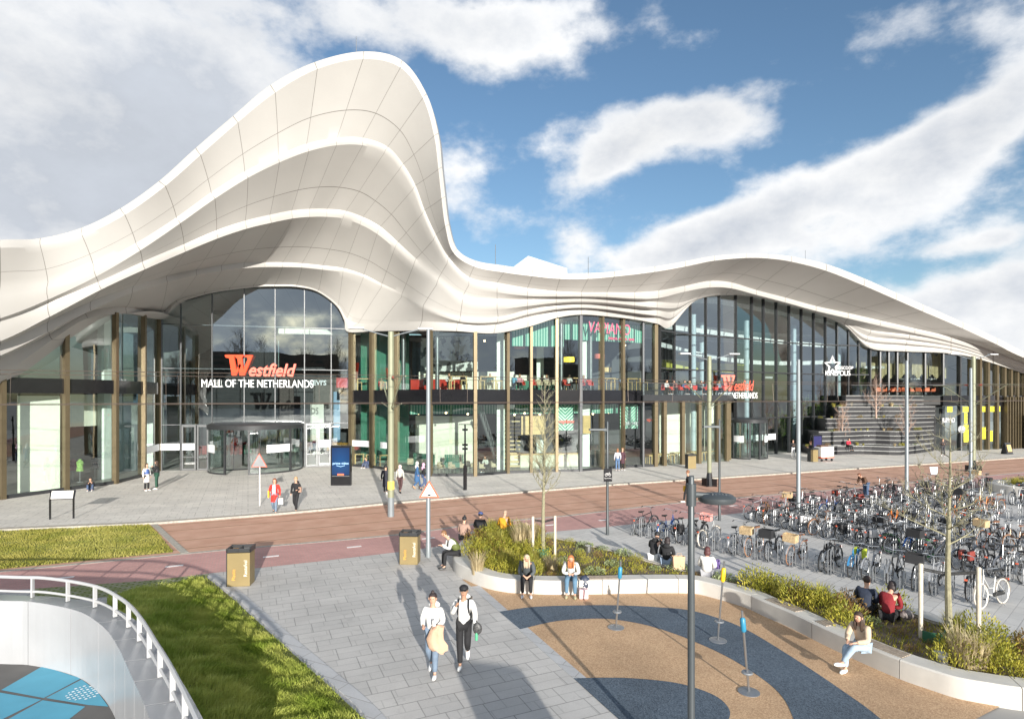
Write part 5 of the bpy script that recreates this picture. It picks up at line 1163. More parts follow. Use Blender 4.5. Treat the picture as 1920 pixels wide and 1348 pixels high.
# stepped planting terraces by the cinema
stp = stripemat('terrace_black', (.018, .018, .02), (.03, .03, .033), 1.2, axis='Z'); terr2 = thing('stepped_terrace', G(1640, 850), 0, 'black stepped planting terrace with steel lines right of the cinema entrance', 'terrace')
tiers = [([(1528, 855.5), (1575, 853.5), (1620, 853), (1680, 855), (1705, 853), (1745, 848)], 0.95), ([(1535, 853.5), (1590, 852), (1630, 850), (1680, 852), (1715, 850.5), (1750, 847)], 2.4), ([(1548, 851.5), (1600, 850), (1650, 848.5), (1700, 849.5), (1750, 846)], 3.7), ([(1572, 849.5), (1640, 848), (1700, 847.5), (1752, 845.5)], 4.9), ([(1586, 848), (1650, 846.5), (1705, 846), (1772, 845)], 6.1)]
PLT = []
for k, (pp, z) in enumerate(tiers):
    pts = [G(x, y) for x, y in pp]; c = crom([Vector((p.x, p.y, 0)) for p in pts], 4)
    poly = c+[Vector((c[-1].x+.3, 67, 0)), Vector((c[0].x+1, 67, 0))]
    s = MB(); s.prism(poly, .05+.001*k, z); s.build('tier', stp, terr2, world=True)
    s = MB(); zz = z-.03
    while zz > (tiers[k-1][1] if k else .1):
        s.tube([Vector((p.x, p.y-.03, zz)) for p in c], .045, 4); zz -= .46
    s.build('steel_line', mat('satin_steel', (.62, .62, .60), .35, .55), terr2, world=True); PLT.append((c, z))
s = MB(); pts = [tp(1596, 64.2), tp(1650, 63.6), tp(1705, 63.2), tp(1773, 62.5), tp(1790, 63.5)]
for p, q in zip(pts, pts[1:]): s.quad((p.x, p.y, 6.1), (q.x, q.y, 6.1), (q.x, q.y, 7.2), (p.x, p.y, 7.2))
s.build('glass_balustrade', M_rglass, terr2, world=True); s = MB(); s.tube([Vector((p.x, p.y, 7.22)) for p in pts], .03, 5); s.build('handrail', M_steel, terr2, world=True)
rp2 = random.Random(9)
for c, z in PLT[:4]:
    for k in range(16):
        p = c[rp2.randrange(len(c)-1)]; q = Vector((p.x+rp2.uniform(-.6, .6), p.y+rp2.uniform(.35, .8), z)); o = plant(rp2.choice(['ochre', 'shrub', 'straw', 'sage', 'rusty']), q.x, q.y, z-.02, rp2.uniform(.4, .75), k)
        o['label'] = 'small tuft of planting on the black stepped terrace'; o['group'] = 'tufts on the stepped terrace'; o['category'] = 'plant'
for px, zz, Y, h, lab in ((1643, 3.7, 62.4, 4.6, 'bare pink brown shrub tree on the upper tier of the stepped terrace'), (1580, .95, 60.7, 4.4, 'bare shrub tree on the lower left tier of the stepped terrace'), (1699, .95, 60.2, 5.0, 'bare shrub tree on the lower right tier of the stepped terrace')):
    p = tp(px, Y); bare_tree('shrub_tree', (p.x, p.y, zz-.02), h, .09, int(px), lab, 'bare shrub trees on the stepped terrace', twigs=16, spread=.75, start=.12, up=1.3, bark=mat('pinkish_bark', (.42, .30, .24), .9))
# leafy bamboo in the hall behind the tall glass
M_bam = leafmat('bamboo_leaf', (.05, .12, .02), (.20, .32, .05), 2)
def leafy(name, loc, h, w, n, label, seed):
    t = thing(name, loc, 0, label, 'plant', 'indoor plants in the cinema hall'); r = random.Random(seed); s = MB()
    for k in range(5): a = k*1.3; s.tube([(0, 0, 0), (math.cos(a)*w*.25, math.sin(a)*w*.25, h*.6), (math.cos(a)*w*.5, math.sin(a)*w*.5, h*.95)], [.04, .025, .01], 5)
    s.build('stem', M_bark, t); s = MB()
    cs = [(r.gauss(0, w*.38), r.gauss(0, w*.38), r.uniform(.15, 1)*h, r.uniform(.25, .6)) for _ in range(16)]
    for _ in range(n):
        c = r.choice(cs); p = Vector((c[0]+r.gauss(0, c[3]*.6), c[1]+r.gauss(0, c[3]*.6), max(.1, c[2]+r.gauss(0, c[3]*.6)))); d = Vector((r.uniform(-1, 1), r.uniform(-1, 1), r.uniform(-.8, .5))).normalized()*r.uniform(.15, .34); e = d.cross(Vector((0, 0, 1))).normalized()*.045
        s.add([p, p+d*.4-e, p+d, p+d*.4+e], [(0, 1, 2, 3)])
    s.build('foliage', M_bam, t)
for i, (x, d, h, w) in enumerate([(1378, 7.5, 3.9, 1.3), (1400, 8.5, 4.4, 1.2), (1500, 4, 5.2, 1.0), (1528, 3.2, 6.2, 1.4), (1548, 3, 5.5, 1.5), (1568, 2.6, 5.2, 1.2), (1536, 2.2, 2.6, 1.2), (1645, 3, 3.2, .8)]):
    p = fpt(x)+Vector((0, d, .1 if i < 7 else 6.2)); leafy('indoor_plant', p, h, w, 900, ['bushy plant behind the revolving door', 'tall plant right of the revolving door behind glass', 'slim bamboo by the escalator', 'tallest bamboo behind the cinema glass', 'wide bamboo behind the cinema glass near the terrace', 'bamboo touching the stepped terrace behind glass', 'low bushy plant at the foot of the bamboo', 'palm behind glass above the stepped terrace'][i], i)
# ------------------------------------------------------------------ the town behind the viewer (mirrored in the glass)
M_bk = mat('behind_brick', (.12, .09, .075), .8, var=.2); M_bwin = mat('behind_window', (.03, .035, .04), .1)
for i, (x, w, h, y, m_) in enumerate([(-220, 70, 24, -226, 0), (-130, 60, 28, -234, 1), (-50, 66, 25, -230, 0), (30, 56, 29, -238, 1), (110, 70, 24, -228, 0), (205, 84, 30, -234, 1), (310, 90, 25, -230, 0)]):
    t = thing('apartment_block', (x, y, 0), 0, ['low dark brick apartment block, far left of the row behind the viewer', 'taller dark block second in the row behind the viewer', 'third low dark block in the row behind the viewer', 'taller narrow dark block in the middle of the row behind the viewer', 'fifth low dark block in the row behind the viewer', 'wide tall dark block sixth in the row behind the viewer', 'last wide block of the row behind the viewer'][i], 'building', 'apartment blocks behind the viewer')
    s = MB(); s.box((0, 0, h/2), (w, 10, h)); s.build('wall', M_bk, t); s = MB(); s.box((0, 0, h+.15), (w+.6, 10.6, .3)); s.build('roof', M_dark, t)
    for fl in range(int(h//3)): s = MB(); s.box((0, 5.03, 1.7+fl*3), (w*.92, .06, 1.3)); s.build('window', M_bwin, t)
protoT = None; rr = random.Random(21)
for i in range(46):
    x = -250+i*12.5+rr.uniform(-3, 3); y = -205+rr.uniform(-6, 6)
    if protoT is None: protoT = bare_tree('street_tree', (x, y, 0), 38, .6, 33, 'tall bare street tree in the row behind the viewer', 'bare street trees behind the viewer', twigs=64, spread=.6, start=.18, up=.8, bark=M_bark2, sub=3); o = protoT
    else: o = copy_tree(protoT)
    o.location = (x, y, 0); o.rotation_euler = (0, 0, rr.uniform(0, 6)); sc = rr.uniform(.72, 1.05); o.scale = (sc, sc, sc)
# unseen totem-shaped block added near the viewer to throw a shadow on the paving
t = thing('advertising_totem', (2.55, 2.2, 0), -.25, 'unseen black totem block added just below the viewer to shade the paving', 'advertising totem'); s = MB(); s.box((0, 0, 1.25), (1.5, .35, 2.5)); s.build('housing', M_black, t, bevel=.12)
# ------------------------------------------------------------------ bicycles and racks
M_tyre = mat('tyre_rubber', (.025, .025, .025), .8); M_tyreW = mat('cream_tyre', (.62, .56, .48), .7); M_tyreB = mat('brown_tyre', (.30, .15, .08), .7); M_tyreG = mat('green_rim', (.08, .38, .08), .5)
M_chrome = mat('chrome', (.58, .59, .60), .25, .9, var=.05); M_sad = mat('black_saddle', (.02, .02, .02), .5); M_sadB = mat('brown_saddle', (.22, .10, .05), .5)
M_wick = mat('wicker', (.50, .36, .20), .8, var=.25, vs=30, bump=.5, bs=90); M_crate = mat('black_crate', (.025, .025, .027), .6)
BM = {}
def wheelmesh(tm):
    k = 'w'+tm.name
    if k not in BM:
        s = MB(); s.tube([(math.cos(q*math.pi/14)*.335, 0, math.sin(q*math.pi/14)*.335) for q in range(28)], .021, 6, closed=True); BM[k] = s
        r = MB(); r.tube([(math.cos(q*math.pi/12)*.308, 0, math.sin(q*math.pi/12)*.308) for q in range(24)], .010, 4, closed=True)
        for q in range(14):
            a = q*math.pi/7; r.tube([(0, .02*(-1)**q, 0), (math.cos(a)*.305, 0, math.sin(a)*.305)], .0028, 3, cap=False)
        r.tube([(0, -.05, 0), (0, .05, 0)], .022, 8); BM['r'] = r
    return BM[k]
def make_bike(label, fc, tm=M_tyre, sad=M_sad, basket=None, bag=None, step=True, rack=True, guards=None, bars='dutch', seatcover=None):
    t = thing('bicycle', (0, 0, 0), 0, label, 'bicycle', 'bicycles parked in the racks'); fm = mat('bike_paint_%02d%02d%02d' % tuple(int(c*99) for c in fc), fc, .3, .2, var=.03)
    R1, R2 = Vector((-.54, 0, .355)), Vector((.54, 0, .355)); bb = Vector((-.05, 0, .30)); st = Vector((-.22, 0, .80)); hd = Vector((.38, 0, .86)); hd2 = Vector((.42, 0, .66))
    s = MB(); s.tube([bb, st], .017, 6); s.tube([bb, Vector((.2, 0, .36)) if step else bb.lerp(hd2, .5), hd2], .02, 6)
    if not step: s.tube([st*.97, hd], .017, 6)
    else: s.tube([Vector((-.12, 0, .50)), Vector((.12, 0, .52)), hd], .015, 6)
    for y in (-.05, .05): s.tube([bb+Vector((0, y*.5, 0)), R1+Vector((0, y, 0))], .010, 5); s.tube([st+Vector((0, y*.3, -.1)), R1+Vector((0, y, 0))], .009, 5); s.tube([hd2+Vector((0, y*.6, 0)), Vector((.47, y, .5)), R2+Vector((0, y, 0))], .011, 5)
    s.tube([hd2, hd+Vector((-.02, 0, .06))], .02, 6); s.build('frame', fm, t, smooth=True)
    for c in (R1, R2):
        w = MB(); w.v = [v+c for v in wheelmesh(tm).v]; w.f = list(wheelmesh(tm).f); o = w.build('wheel', tm, t, smooth=True); w = MB(); w.v = [v+c for v in BM['r'].v]; w.f = list(BM['r'].f); w.build('rim', M_chrome, o)
    s = MB(); top = hd+Vector((-.03, 0, .22)); s.tube([hd, top], .013, 6)
    if bars == 'dutch': s.tube([top+Vector((-.28, -.27, .03)), top+Vector((-.1, -.27, .07)), top+Vector((.03, -.12, .03)), top, top+Vector((.03, .12, .03)), top+Vector((-.1, .27, .07)), top+Vector((-.28, .27, .03))], .012, 6)
    else: s.tube([top+Vector((-.08, -.29, .03)), top, top+Vector((-.08, .29, .03))], .012, 6)
    s.build('handlebar', M_chrome, t, smooth=True)
    s = MB()
    for y in (-.27, .27): s = MB(); s.tube([top+Vector((-.29, y, .03)), top+Vector((-.18, y, .055))], .018, 6); s.build('grip', M_sad, t)
    s = MB(); s.tube([st, st+Vector((-.04, 0, .14))], .012, 6); c = st+Vector((-.06, 0, .17)); s.add([c+Vector(v) for v in ((-.13, -.09, .03), (-.13, .09, .03), (.0, .06, .02), (.15, .02, .01), (.15, -.02, .01), (.0, -.06, .02), (-.13, -.09, -.03), (-.13, .09, -.03), (.15, .02, -.02), (.15, -.02, -.02))], [(0, 1, 2, 3, 4, 5), (0, 6, 7, 1), (6, 9, 8, 7), (1, 7, 8, 3, 2), (0, 5, 4, 9, 6), (3, 8, 9, 4)]); s.build('saddle', seatcover or sad, t)
    gm = guards or fm
    for c, a0, a1 in ((R1, 20, 190), (R2, 15, 150)):
        pr = None; s = MB()
        for k in range(9):
            a = R(lerp(a0, a1, k/8)); p = c+Vector((math.cos(a)*.375, 0, math.sin(a)*.375))
            if pr: s.quad(pr+Vector((0, -.025, 0)), pr+Vector((0, .025, 0)), p+Vector((0, .025, 0)), p+Vector((0, -.025, 0)))
            pr = p
        s.build('mudguard', gm, t)
    s = MB(); s.box((-.28, .045, .33), (.56, .02, .11)); s.tube([bb+Vector((0, -.06, 0)), bb+Vector((.1, -.08, -.13))], .01, 5); s.tube([bb+Vector((0, .06, 0)), bb+Vector((-.1, .08, .13))], .01, 5); s.box((.06, -.13, .17), (.1, .08, .02)); s.box((-.16, .13, .43), (.1, .08, .02)); s.build('chain_guard', M_sad, t)
    if rack:
        s = MB()
        for y in (-.06, 0, .06): s.tube([(-.28, y, .75), (-.78, y, .75)], .006, 4)
        for y in (-.07, .07): s.tube([(-.70, y, .75), (-.54, y, .36)], .006, 4)
        s.build('luggage_rack', M_galv if not step else M_sad, t); s = MB(); s.box((-.84, 0, .66), (.03, .07, .05)); s.build('rear_light', M_signred, t)
    if basket:
        bm_, kind = basket; w, d, hh = (.42, .30, .26) if kind != 'crate' else (.44, .34, .28); c = Vector((.62, 0, .86)); s = MB()
        s.box(c, (d, w, .02)); 
        for x in (-d/2, d/2): s.box(c+Vector((x, 0, hh/2)), (.02, w, hh))
        for y in (-w/2, w/2): s.box(c+Vector((0, y, hh/2)), (d, .02, hh))
        s.build('basket', bm_, t)
    if bag:
        for y in (-.13, .13): s = MB(); s.box((-.56, y, .60), (.36, .11, .30)); s.build('pannier', bag, t, bevel=.03)
    s = MB(); s.tube([(-.1, .06, .28), (-.22, .22, .02)], .009, 4); s.build('kickstand', M_galv, t)
    return t
blk = (.02, .02, .022); sil = (.36, .37, .39); wht = (.58, .58, .56); blu = (.03, .10, .32); red = (.42, .03, .03); grn = (.04, .16, .10); brn = (.22, .12, .06); org = (.7, .2, .03); lim = (.55, .65, .05)
KIND = {
 'blackdutch': ('black dutch bicycle', dict(fc=blk)), 'silver': ('silver city bicycle', dict(fc=sil, step=False, bars='flat')), 'white': ('white bicycle', dict(fc=wht)), 'blue': ('blue bicycle', dict(fc=blu)),
 'wicker': ('grey bicycle with a wicker front basket', dict(fc=sil, basket=(M_wick, 'b'), sad=M_sadB, tm=M_tyreB)), 'crate': ('black bicycle with a black front crate', dict(fc=blk, basket=(M_crate, 'crate'))),
 'pannier': ('black bicycle with black panniers', dict(fc=blk, bag=M_crate)), 'redpan': ('black bicycle with red panniers', dict(fc=blk, bag=mat('maroon_bag', (.22, .04, .03), .7))), 'whitetyre': ('white bicycle with cream tyres', dict(fc=wht, tm=M_tyreW, guards=M_tyreW)),
 'brown': ('brown bicycle with tan tyres', dict(fc=brn, tm=M_tyreB, sad=M_sadB)), 'greenw': ('dark bicycle with green rims', dict(fc=blk, tm=M_tyreG, seatcover=mat('teal_cover', (.02, .36, .42), .6))), 'lime': ('blue bicycle with a lime fork bag', dict(fc=(.05, .25, .5), bag=mat('lime_bag', (.6, .7, .05), .6))),
 'checker': ('black bicycle with a red checked basket', dict(fc=blk, basket=(mat('red_check', (.75, .32, .28), .7, var=.25, vs=40), 'b'))), 'orange': ('orange bicycle', dict(fc=org)), 'black': ('black trekking bicycle', dict(fc=blk, step=False, bars='flat', guards=M_galv)), 'whitepan': ('grey bicycle with white panniers', dict(fc=sil, bag=mat('white_bag', (.65, .62, .6), .6)))}
protos = {}; used = set(); LABN = {}
ORD = ['first', 'second', 'third', 'fourth', 'fifth', 'sixth', 'seventh', 'eighth', 'ninth', 'tenth', 'eleventh', 'twelfth', 'thirteenth', 'fourteenth', 'fifteenth', 'sixteenth', 'seventeenth', 'eighteenth', 'nineteenth', 'twentieth', 'twenty-first', 'twenty-second', 'twenty-third', 'twenty-fourth', 'twenty-fifth', 'twenty-sixth', 'twenty-seventh', 'twenty-eighth', 'twenty-ninth', 'thirtieth']
def put_bike(kind, x, y, ang, label, z=.006):
    if kind not in protos: protos[kind] = make_bike(label, **KIND[kind][1]); o = protos[kind]
    else: o = copy_tree(protos[kind]); o['label'] = label
    o.location = (x, y, z); o.rotation_euler = (0, 0, ang); rb_ = random.Random(x*7+y); o.rotation_euler[0] = rb_.uniform(-.07, .07); return o
# racks: a pair of hooped tubes that take one wheel
def make_rack(h):
    s = MB()
    for y in (-.045, .045): s.tube([(0, y, 0), (0, y, h-.06), (.04, y, h), (.22, y, h), (.27, y, h-.06), (.27, y, 0)], .015, 6)
    s.tube([(0, -.045, .3), (0, .045, .3)], .012, 5); s.box((.13, 0, .015), (.45, .16, .02)); return s.build('bicycle_rack', M_galv, smooth=True)
RK = {}; nr = 0
def put_rack(x, y, ang, h, label):
    global nr
    nr += 1
    if h not in RK: RK[h] = make_rack(h); o = RK[h]
    else: o = RK[h].copy(); COL.objects.link(o)
    o.location = (x, y, .006); o.rotation_euler = (0, 0, ang); tag(o, label, 'bicycle rack', 'steel bicycle racks'); return o
rb = random.Random(14)
def row(A, B, spacing, rowlab, kinds, flip=1, rackfirst=True, pfill=None, twosided=False):
    a, b = G(*A), G(*B); d = (b-a); L_ = d.length; d.normalize(); n = Vector((-d.y, d.x, 0))
    if n.y < 0: n = -n
    ang = math.atan2(n.y, n.x); cnt = int(L_/spacing); ki = 0
    for i in range(cnt+1):
        p = a+d*spacing*i; h = .80 if i % 2 else .52
        if nr < 296: put_rack(p.x, p.y, ang, h, '%s steel wheel rack, %s of its height from left, %s' % ('high' if i % 2 else 'low', ORD[min(i//2, 29)], rowlab))
    return a, d, n, ang, L_
# row one: nearest the planter
a, d, n, ang, L_ = row((1186, 1003), (1838, 1134), .41, 'row nearest the planter', None)
spots = [(.25, 'black', 1), (1.35, 'blue', 1), (2.2, 'pannier', 1), (2.75, 'checker', 1), (3.3, 'whitetyre', 1), (4.55, 'silver', 1), (5.15, 'wicker', 0), (5.9, 'crate', 0), (6.7, 'wicker', 0), (7.75, 'pannier', 0), (8.0, 'black', 0), (8.65, 'lime', 0), (9.15, 'silver', 0), (9.85, 'black', 0), (10.45, 'crate', 0), (11.0, 'silver', 0), (11.9, 'blackdutch', 1)]
for i, (s_, kd, fl) in enumerate(spots):
    p = a+d*s_*(L_/12.2)+n*.72; put_bike(kd, p.x, p.y, ang+(0 if fl else math.pi)+rb.uniform(-.07, .07), '%s, %s from left in the nearest rack row' % (KIND[kd][0], ORD[i]))
p = G(1868, 1150); put_bike('whitetyre', p.x+.35, p.y+.55, R(205), 'white bicycle with cream tyres standing alone at the lower right')
# dense rows behind
rows = [((1408, 978), (1925, 1098), .44, 'second row', 26, .78), ((1480, 958), (1960, 1052), .44, 'third row', 30, .85), ((1560, 944), (1960, 1018), .46, 'fourth row', 30, .8), ((1640, 932), (1985, 988), .48, 'fifth row', 30, .8), ((1720, 922), (1990, 960), .50, 'sixth row', 26, .7), ((1790, 914), (1990, 938), .52, 'seventh row', 20, .5)]
pool = ['black', 'blackdutch', 'silver', 'white', 'blackdutch', 'blue', 'pannier', 'silver', 'brown', 'redpan', 'black', 'crate', 'wicker', 'silver', 'orange', 'whitepan', 'black', 'blackdutch', 'blackdutch', 'pannier', 'black', 'blackdutch', 'crate']
nb = 0
for ri, (A, B, sp, lab, mx_, fill) in enumerate(rows):
    a, d, n, ang, L_ = row(A, B, sp, lab+' back', None)
    i = 0; x = .1; c = 0
    while x < L_:
        p = a+d*x; px = 960+p.x/p.y*F
        ff = fill if px < 1860 or ri < 1 else fill*.6
        if rb.random() < ff and c < len(ORD):
            kd = rb.choice(pool); fl = rb.random() < .5; q = p+n*(.7 if rb.random() < .75 else .5)
            put_bike(kd, q.x, q.y, ang+(math.pi if fl else 0)+rb.uniform(-.14, .14), '%s, %s from left in the %s' % (KIND[kd][0], ORD[c], lab)); c += 1; nb += 1
        x += rb.uniform(.36, .52)
for px, py, kd, a_ in ((1418, 972, 'silver', .5), (1438, 978, 'brown', 1.0), (1470, 968, 'wicker', .9), (1700, 1040, 'greenw', 2.4), (1770, 1040, 'whitepan', .7), (1830, 1070, 'redpan', .5), (1905, 1078, 'white', .4)):
    p = G(px, py); put_bike(kd, p.x, p.y, a_, '%s askew before the dense racks, %s' % (KIND[kd][0], {1418: 'leftmost', 1438: 'second from left', 1470: 'beside the grey pole', 1700: 'under the bare tree', 1770: 'right of the bare tree', 1830: 'near the right', 1905: 'at the right edge'}[px]))
# child seat windscreen bike
p = G(1752, 922); s = MB(); s.add([(-.2, 0, 1.1), (.2, 0, 1.1), (.26, .06, 1.55), (-.26, .06, 1.55)], [(0, 1, 2, 3)]); o = s.build('wind_screen', mat('clear_plastic', (.55, .60, .68), .15), None); o.location = (p.x, p.y, 0); tag(o, 'clear plastic wind screen above the rear bicycles', 'wind screen')
# far planter with shrubs at the right edge
p = G(1935, 924); t = thing('round_planter', p, 0, 'pale round concrete planter at the right edge behind the bicycles', 'planter'); s = MB(); s.lathe([(2.2, 0), (2.2, .5), (2.1, .55), (1.7, .55), (1.7, .4), (0, .4)], n=40); s.build('wall', M_conc, t, smooth=True)
for k in range(14):
    a = k*2.4; r_ = 1.4*math.sqrt((k+1)/15); o = plant(['ochre', 'shrub'][k % 2], p.x+math.cos(a)*r_, p.y+math.sin(a)*r_, .38, .9, k); o['label'] = 'small bush in the round planter at the right edge'; o['group'] = 'bushes in the round planter'; o['category'] = 'plant'
# ------------------------------------------------------------------ people
SKIN = mat('skin', (.55, .32, .22), .55, var=.05); SKIN2 = mat('skin_tan', (.40, .23, .15), .55, var=.05)
def skinmesh(chains, parent, name, m, sub=1):
    """chains: list of lists of (x,y,z,r); points with identical coordinates are joined"""
    bm = bmesh.new(); lay = bm.verts.layers.skin.verify(); idx = {}; first = None
    for ch in chains:
        pv = None
        for (x, y, z, r) in ch:
            k = (round(x, 4), round(y, 4), round(z, 4))
            if k not in idx:
                v = bm.verts.new((x, y, z)); v[lay].radius = (r, r); v[lay].use_root = first is None; first = first or v; idx[k] = v
            v = idx[k]
            if pv is not None and pv is not v and bm.edges.get((pv, v)) is None: bm.edges.new((pv, v))
            pv = v
    me = bpy.data.meshes.new('sk'); bm.to_mesh(me); bm.free(); o = bpy.data.objects.new('sk', me); COL.objects.link(o)
    sk = o.modifiers.new('s', 'SKIN'); sk.use_smooth_shade = True; sk.branch_smoothing = .6
    if sub: sb = o.modifiers.new('u', 'SUBSURF'); sb.levels = sub; sb.render_levels = sub
    dg = bpy.context.evaluated_depsgraph_get(); me2 = bpy.data.meshes.new_from_object(o.evaluated_get(dg)); bpy.data.objects.remove(o); bpy.data.meshes.remove(me)
    me2.materials.clear(); me2.materials.append(m)
    for p in me2.polygons: p.use_smooth = True
    q = bpy.data.objects.new(name, me2); COL.objects.link(q); q.parent = parent; return q
def J(pose, lean=0.0):
    """joint positions for a 1.75 m figure facing +Y"""
    j = {}
    def set_(**k): j.update({a: Vector(b) for a, b in k.items()})
    if pose in ('stand', 'walk', 'walk2', 'phone'):
        set_(pel=(0, 0, .95), sp=(0, 0, 1.12), ch=(0, .0, 1.30), nk=(0, 0, 1.46), hd=(0, .02, 1.60), hL=(-.09, 0, .92), hR=(.09, 0, .92), sL=(-.175, 0, 1.41), sR=(.175, 0, 1.41))
        if pose == 'walk': set_(kL=(-.09, .16, .50), aL=(-.09, .20, .09), tL=(-.10, .34, .04), kR=(.09, .04, .49), aR=(.09, -.24, .16), tR=(.10, -.14, .03))
        elif pose == 'walk2': set_(kL=(-.08, .06, .50), aL=(-.05, -.30, .24), tL=(-.05, -.27, .10), kR=(.08, .08, .50), aR=(.07, .12, .09), tR=(.08, .26, .04))
        else: set_(kL=(-.10, .02, .50), aL=(-.11, 0, .09), tL=(-.12, .15, .04), kR=(.10, .02, .50), aR=(.11, 0, .09), tR=(.12, .15, .04))
    elif pose.startswith('sit'):
        l = .10 if pose != 'sitfwd' else .26
        set_(pel=(0, 0, .54), sp=(0, l*.25, .71), ch=(0, l*.75, .88), nk=(0, l*1.3, 1.03), hd=(0, l*1.75, 1.15), hL=(-.10, .04, .52), hR=(.10, .04, .52), sL=(-.17, l*1.1, .99), sR=(.17, l*1.1, .99),
             kL=(-.12, .46, .54), aL=(-.12, .48, .10), tL=(-.13, .63, .04), kR=(.12, .46, .54), aR=(.13, .46, .10), tR=(.14, .61, .04))
        if pose == 'sitcross': set_(kL=(-.06, .46, .60), aL=(.10, .62, .24), tL=(.16, .74, .20), kR=(.12, .46, .53), aR=(.08, .52, .10), tR=(.09, .68, .04))
    elif pose == 'floor':
        set_(pel=(0, 0, .13), sp=(0, .02, .30), ch=(0, .06, .47), nk=(0, .12, .62), hd=(0, .18, .75), hL=(-.10, .03, .12), hR=(.10, .03, .12), sL=(-.17, .08, .58), sR=(.17, .08, .58),
             kL=(-.14, .34, .44), aL=(-.12, .50, .09), tL=(-.12, .64, .04), kR=(.14, .34, .42), aR=(.12, .52, .09), tR=(.12, .66, .04))
    elif pose == 'bend':
        set_(pel=(0, 0, .95), sp=(0, .08, 1.10), ch=(0, .22, 1.22), nk=(0, .38, 1.32), hd=(0, .50, 1.40), hL=(-.09, 0, .92), hR=(.09, 0, .92), sL=(-.17, .32, 1.28), sR=(.17, .32, 1.28), kL=(-.10, .04, .50), aL=(-.11, 0, .09), tL=(-.12, .15, .04), kR=(.10, .0, .50), aR=(.11, -.05, .09), tR=(.12, .10, .04))
    return j
def arms(j, kind):
    for s, n in ((-1, 'L'), (1, 'R')):
        S = j['s'+n]; k = kind if isinstance(kind, str) else kind[0 if s < 0 else 1]
        if k == 'down': e = S+Vector((s*.06, -.03, -.28)); w = e+Vector((s*.01, .07, -.25))
        elif k == 'swing': e = S+Vector((s*.07, -.10, -.26)); w = e+Vector((0, .10, -.23))
        elif k == 'phone': e = S+Vector((s*.05, .04, -.28)); w = S+Vector((-s*.10, .26, -.20))
        elif k == 'face': e = S+Vector((s*.07, .10, -.24)); w = S+Vector((-s*.04, .24, -.02))
        elif k == 'lap': e = S+Vector((s*.07, .04, -.27)); w = Vector((s*.07, j['kL'].y*.62, j['pel'].z+.13))
        elif k == 'knee': e = S+Vector((s*.05, .10, -.26)); w = Vector((s*.09, j['kL'].y-.02, j['kL'].z+.10))
        elif k == 'back': e = S+Vector((s*.06, -.10, -.26)); w = e+Vector((0, -.12, -.22))
        elif k == 'carry': e = S+Vector((s*.06, .02, -.27)); w = e+Vector((-s*.08, .22, -.02))
        j['e'+n] = e; j['w'+n] = w
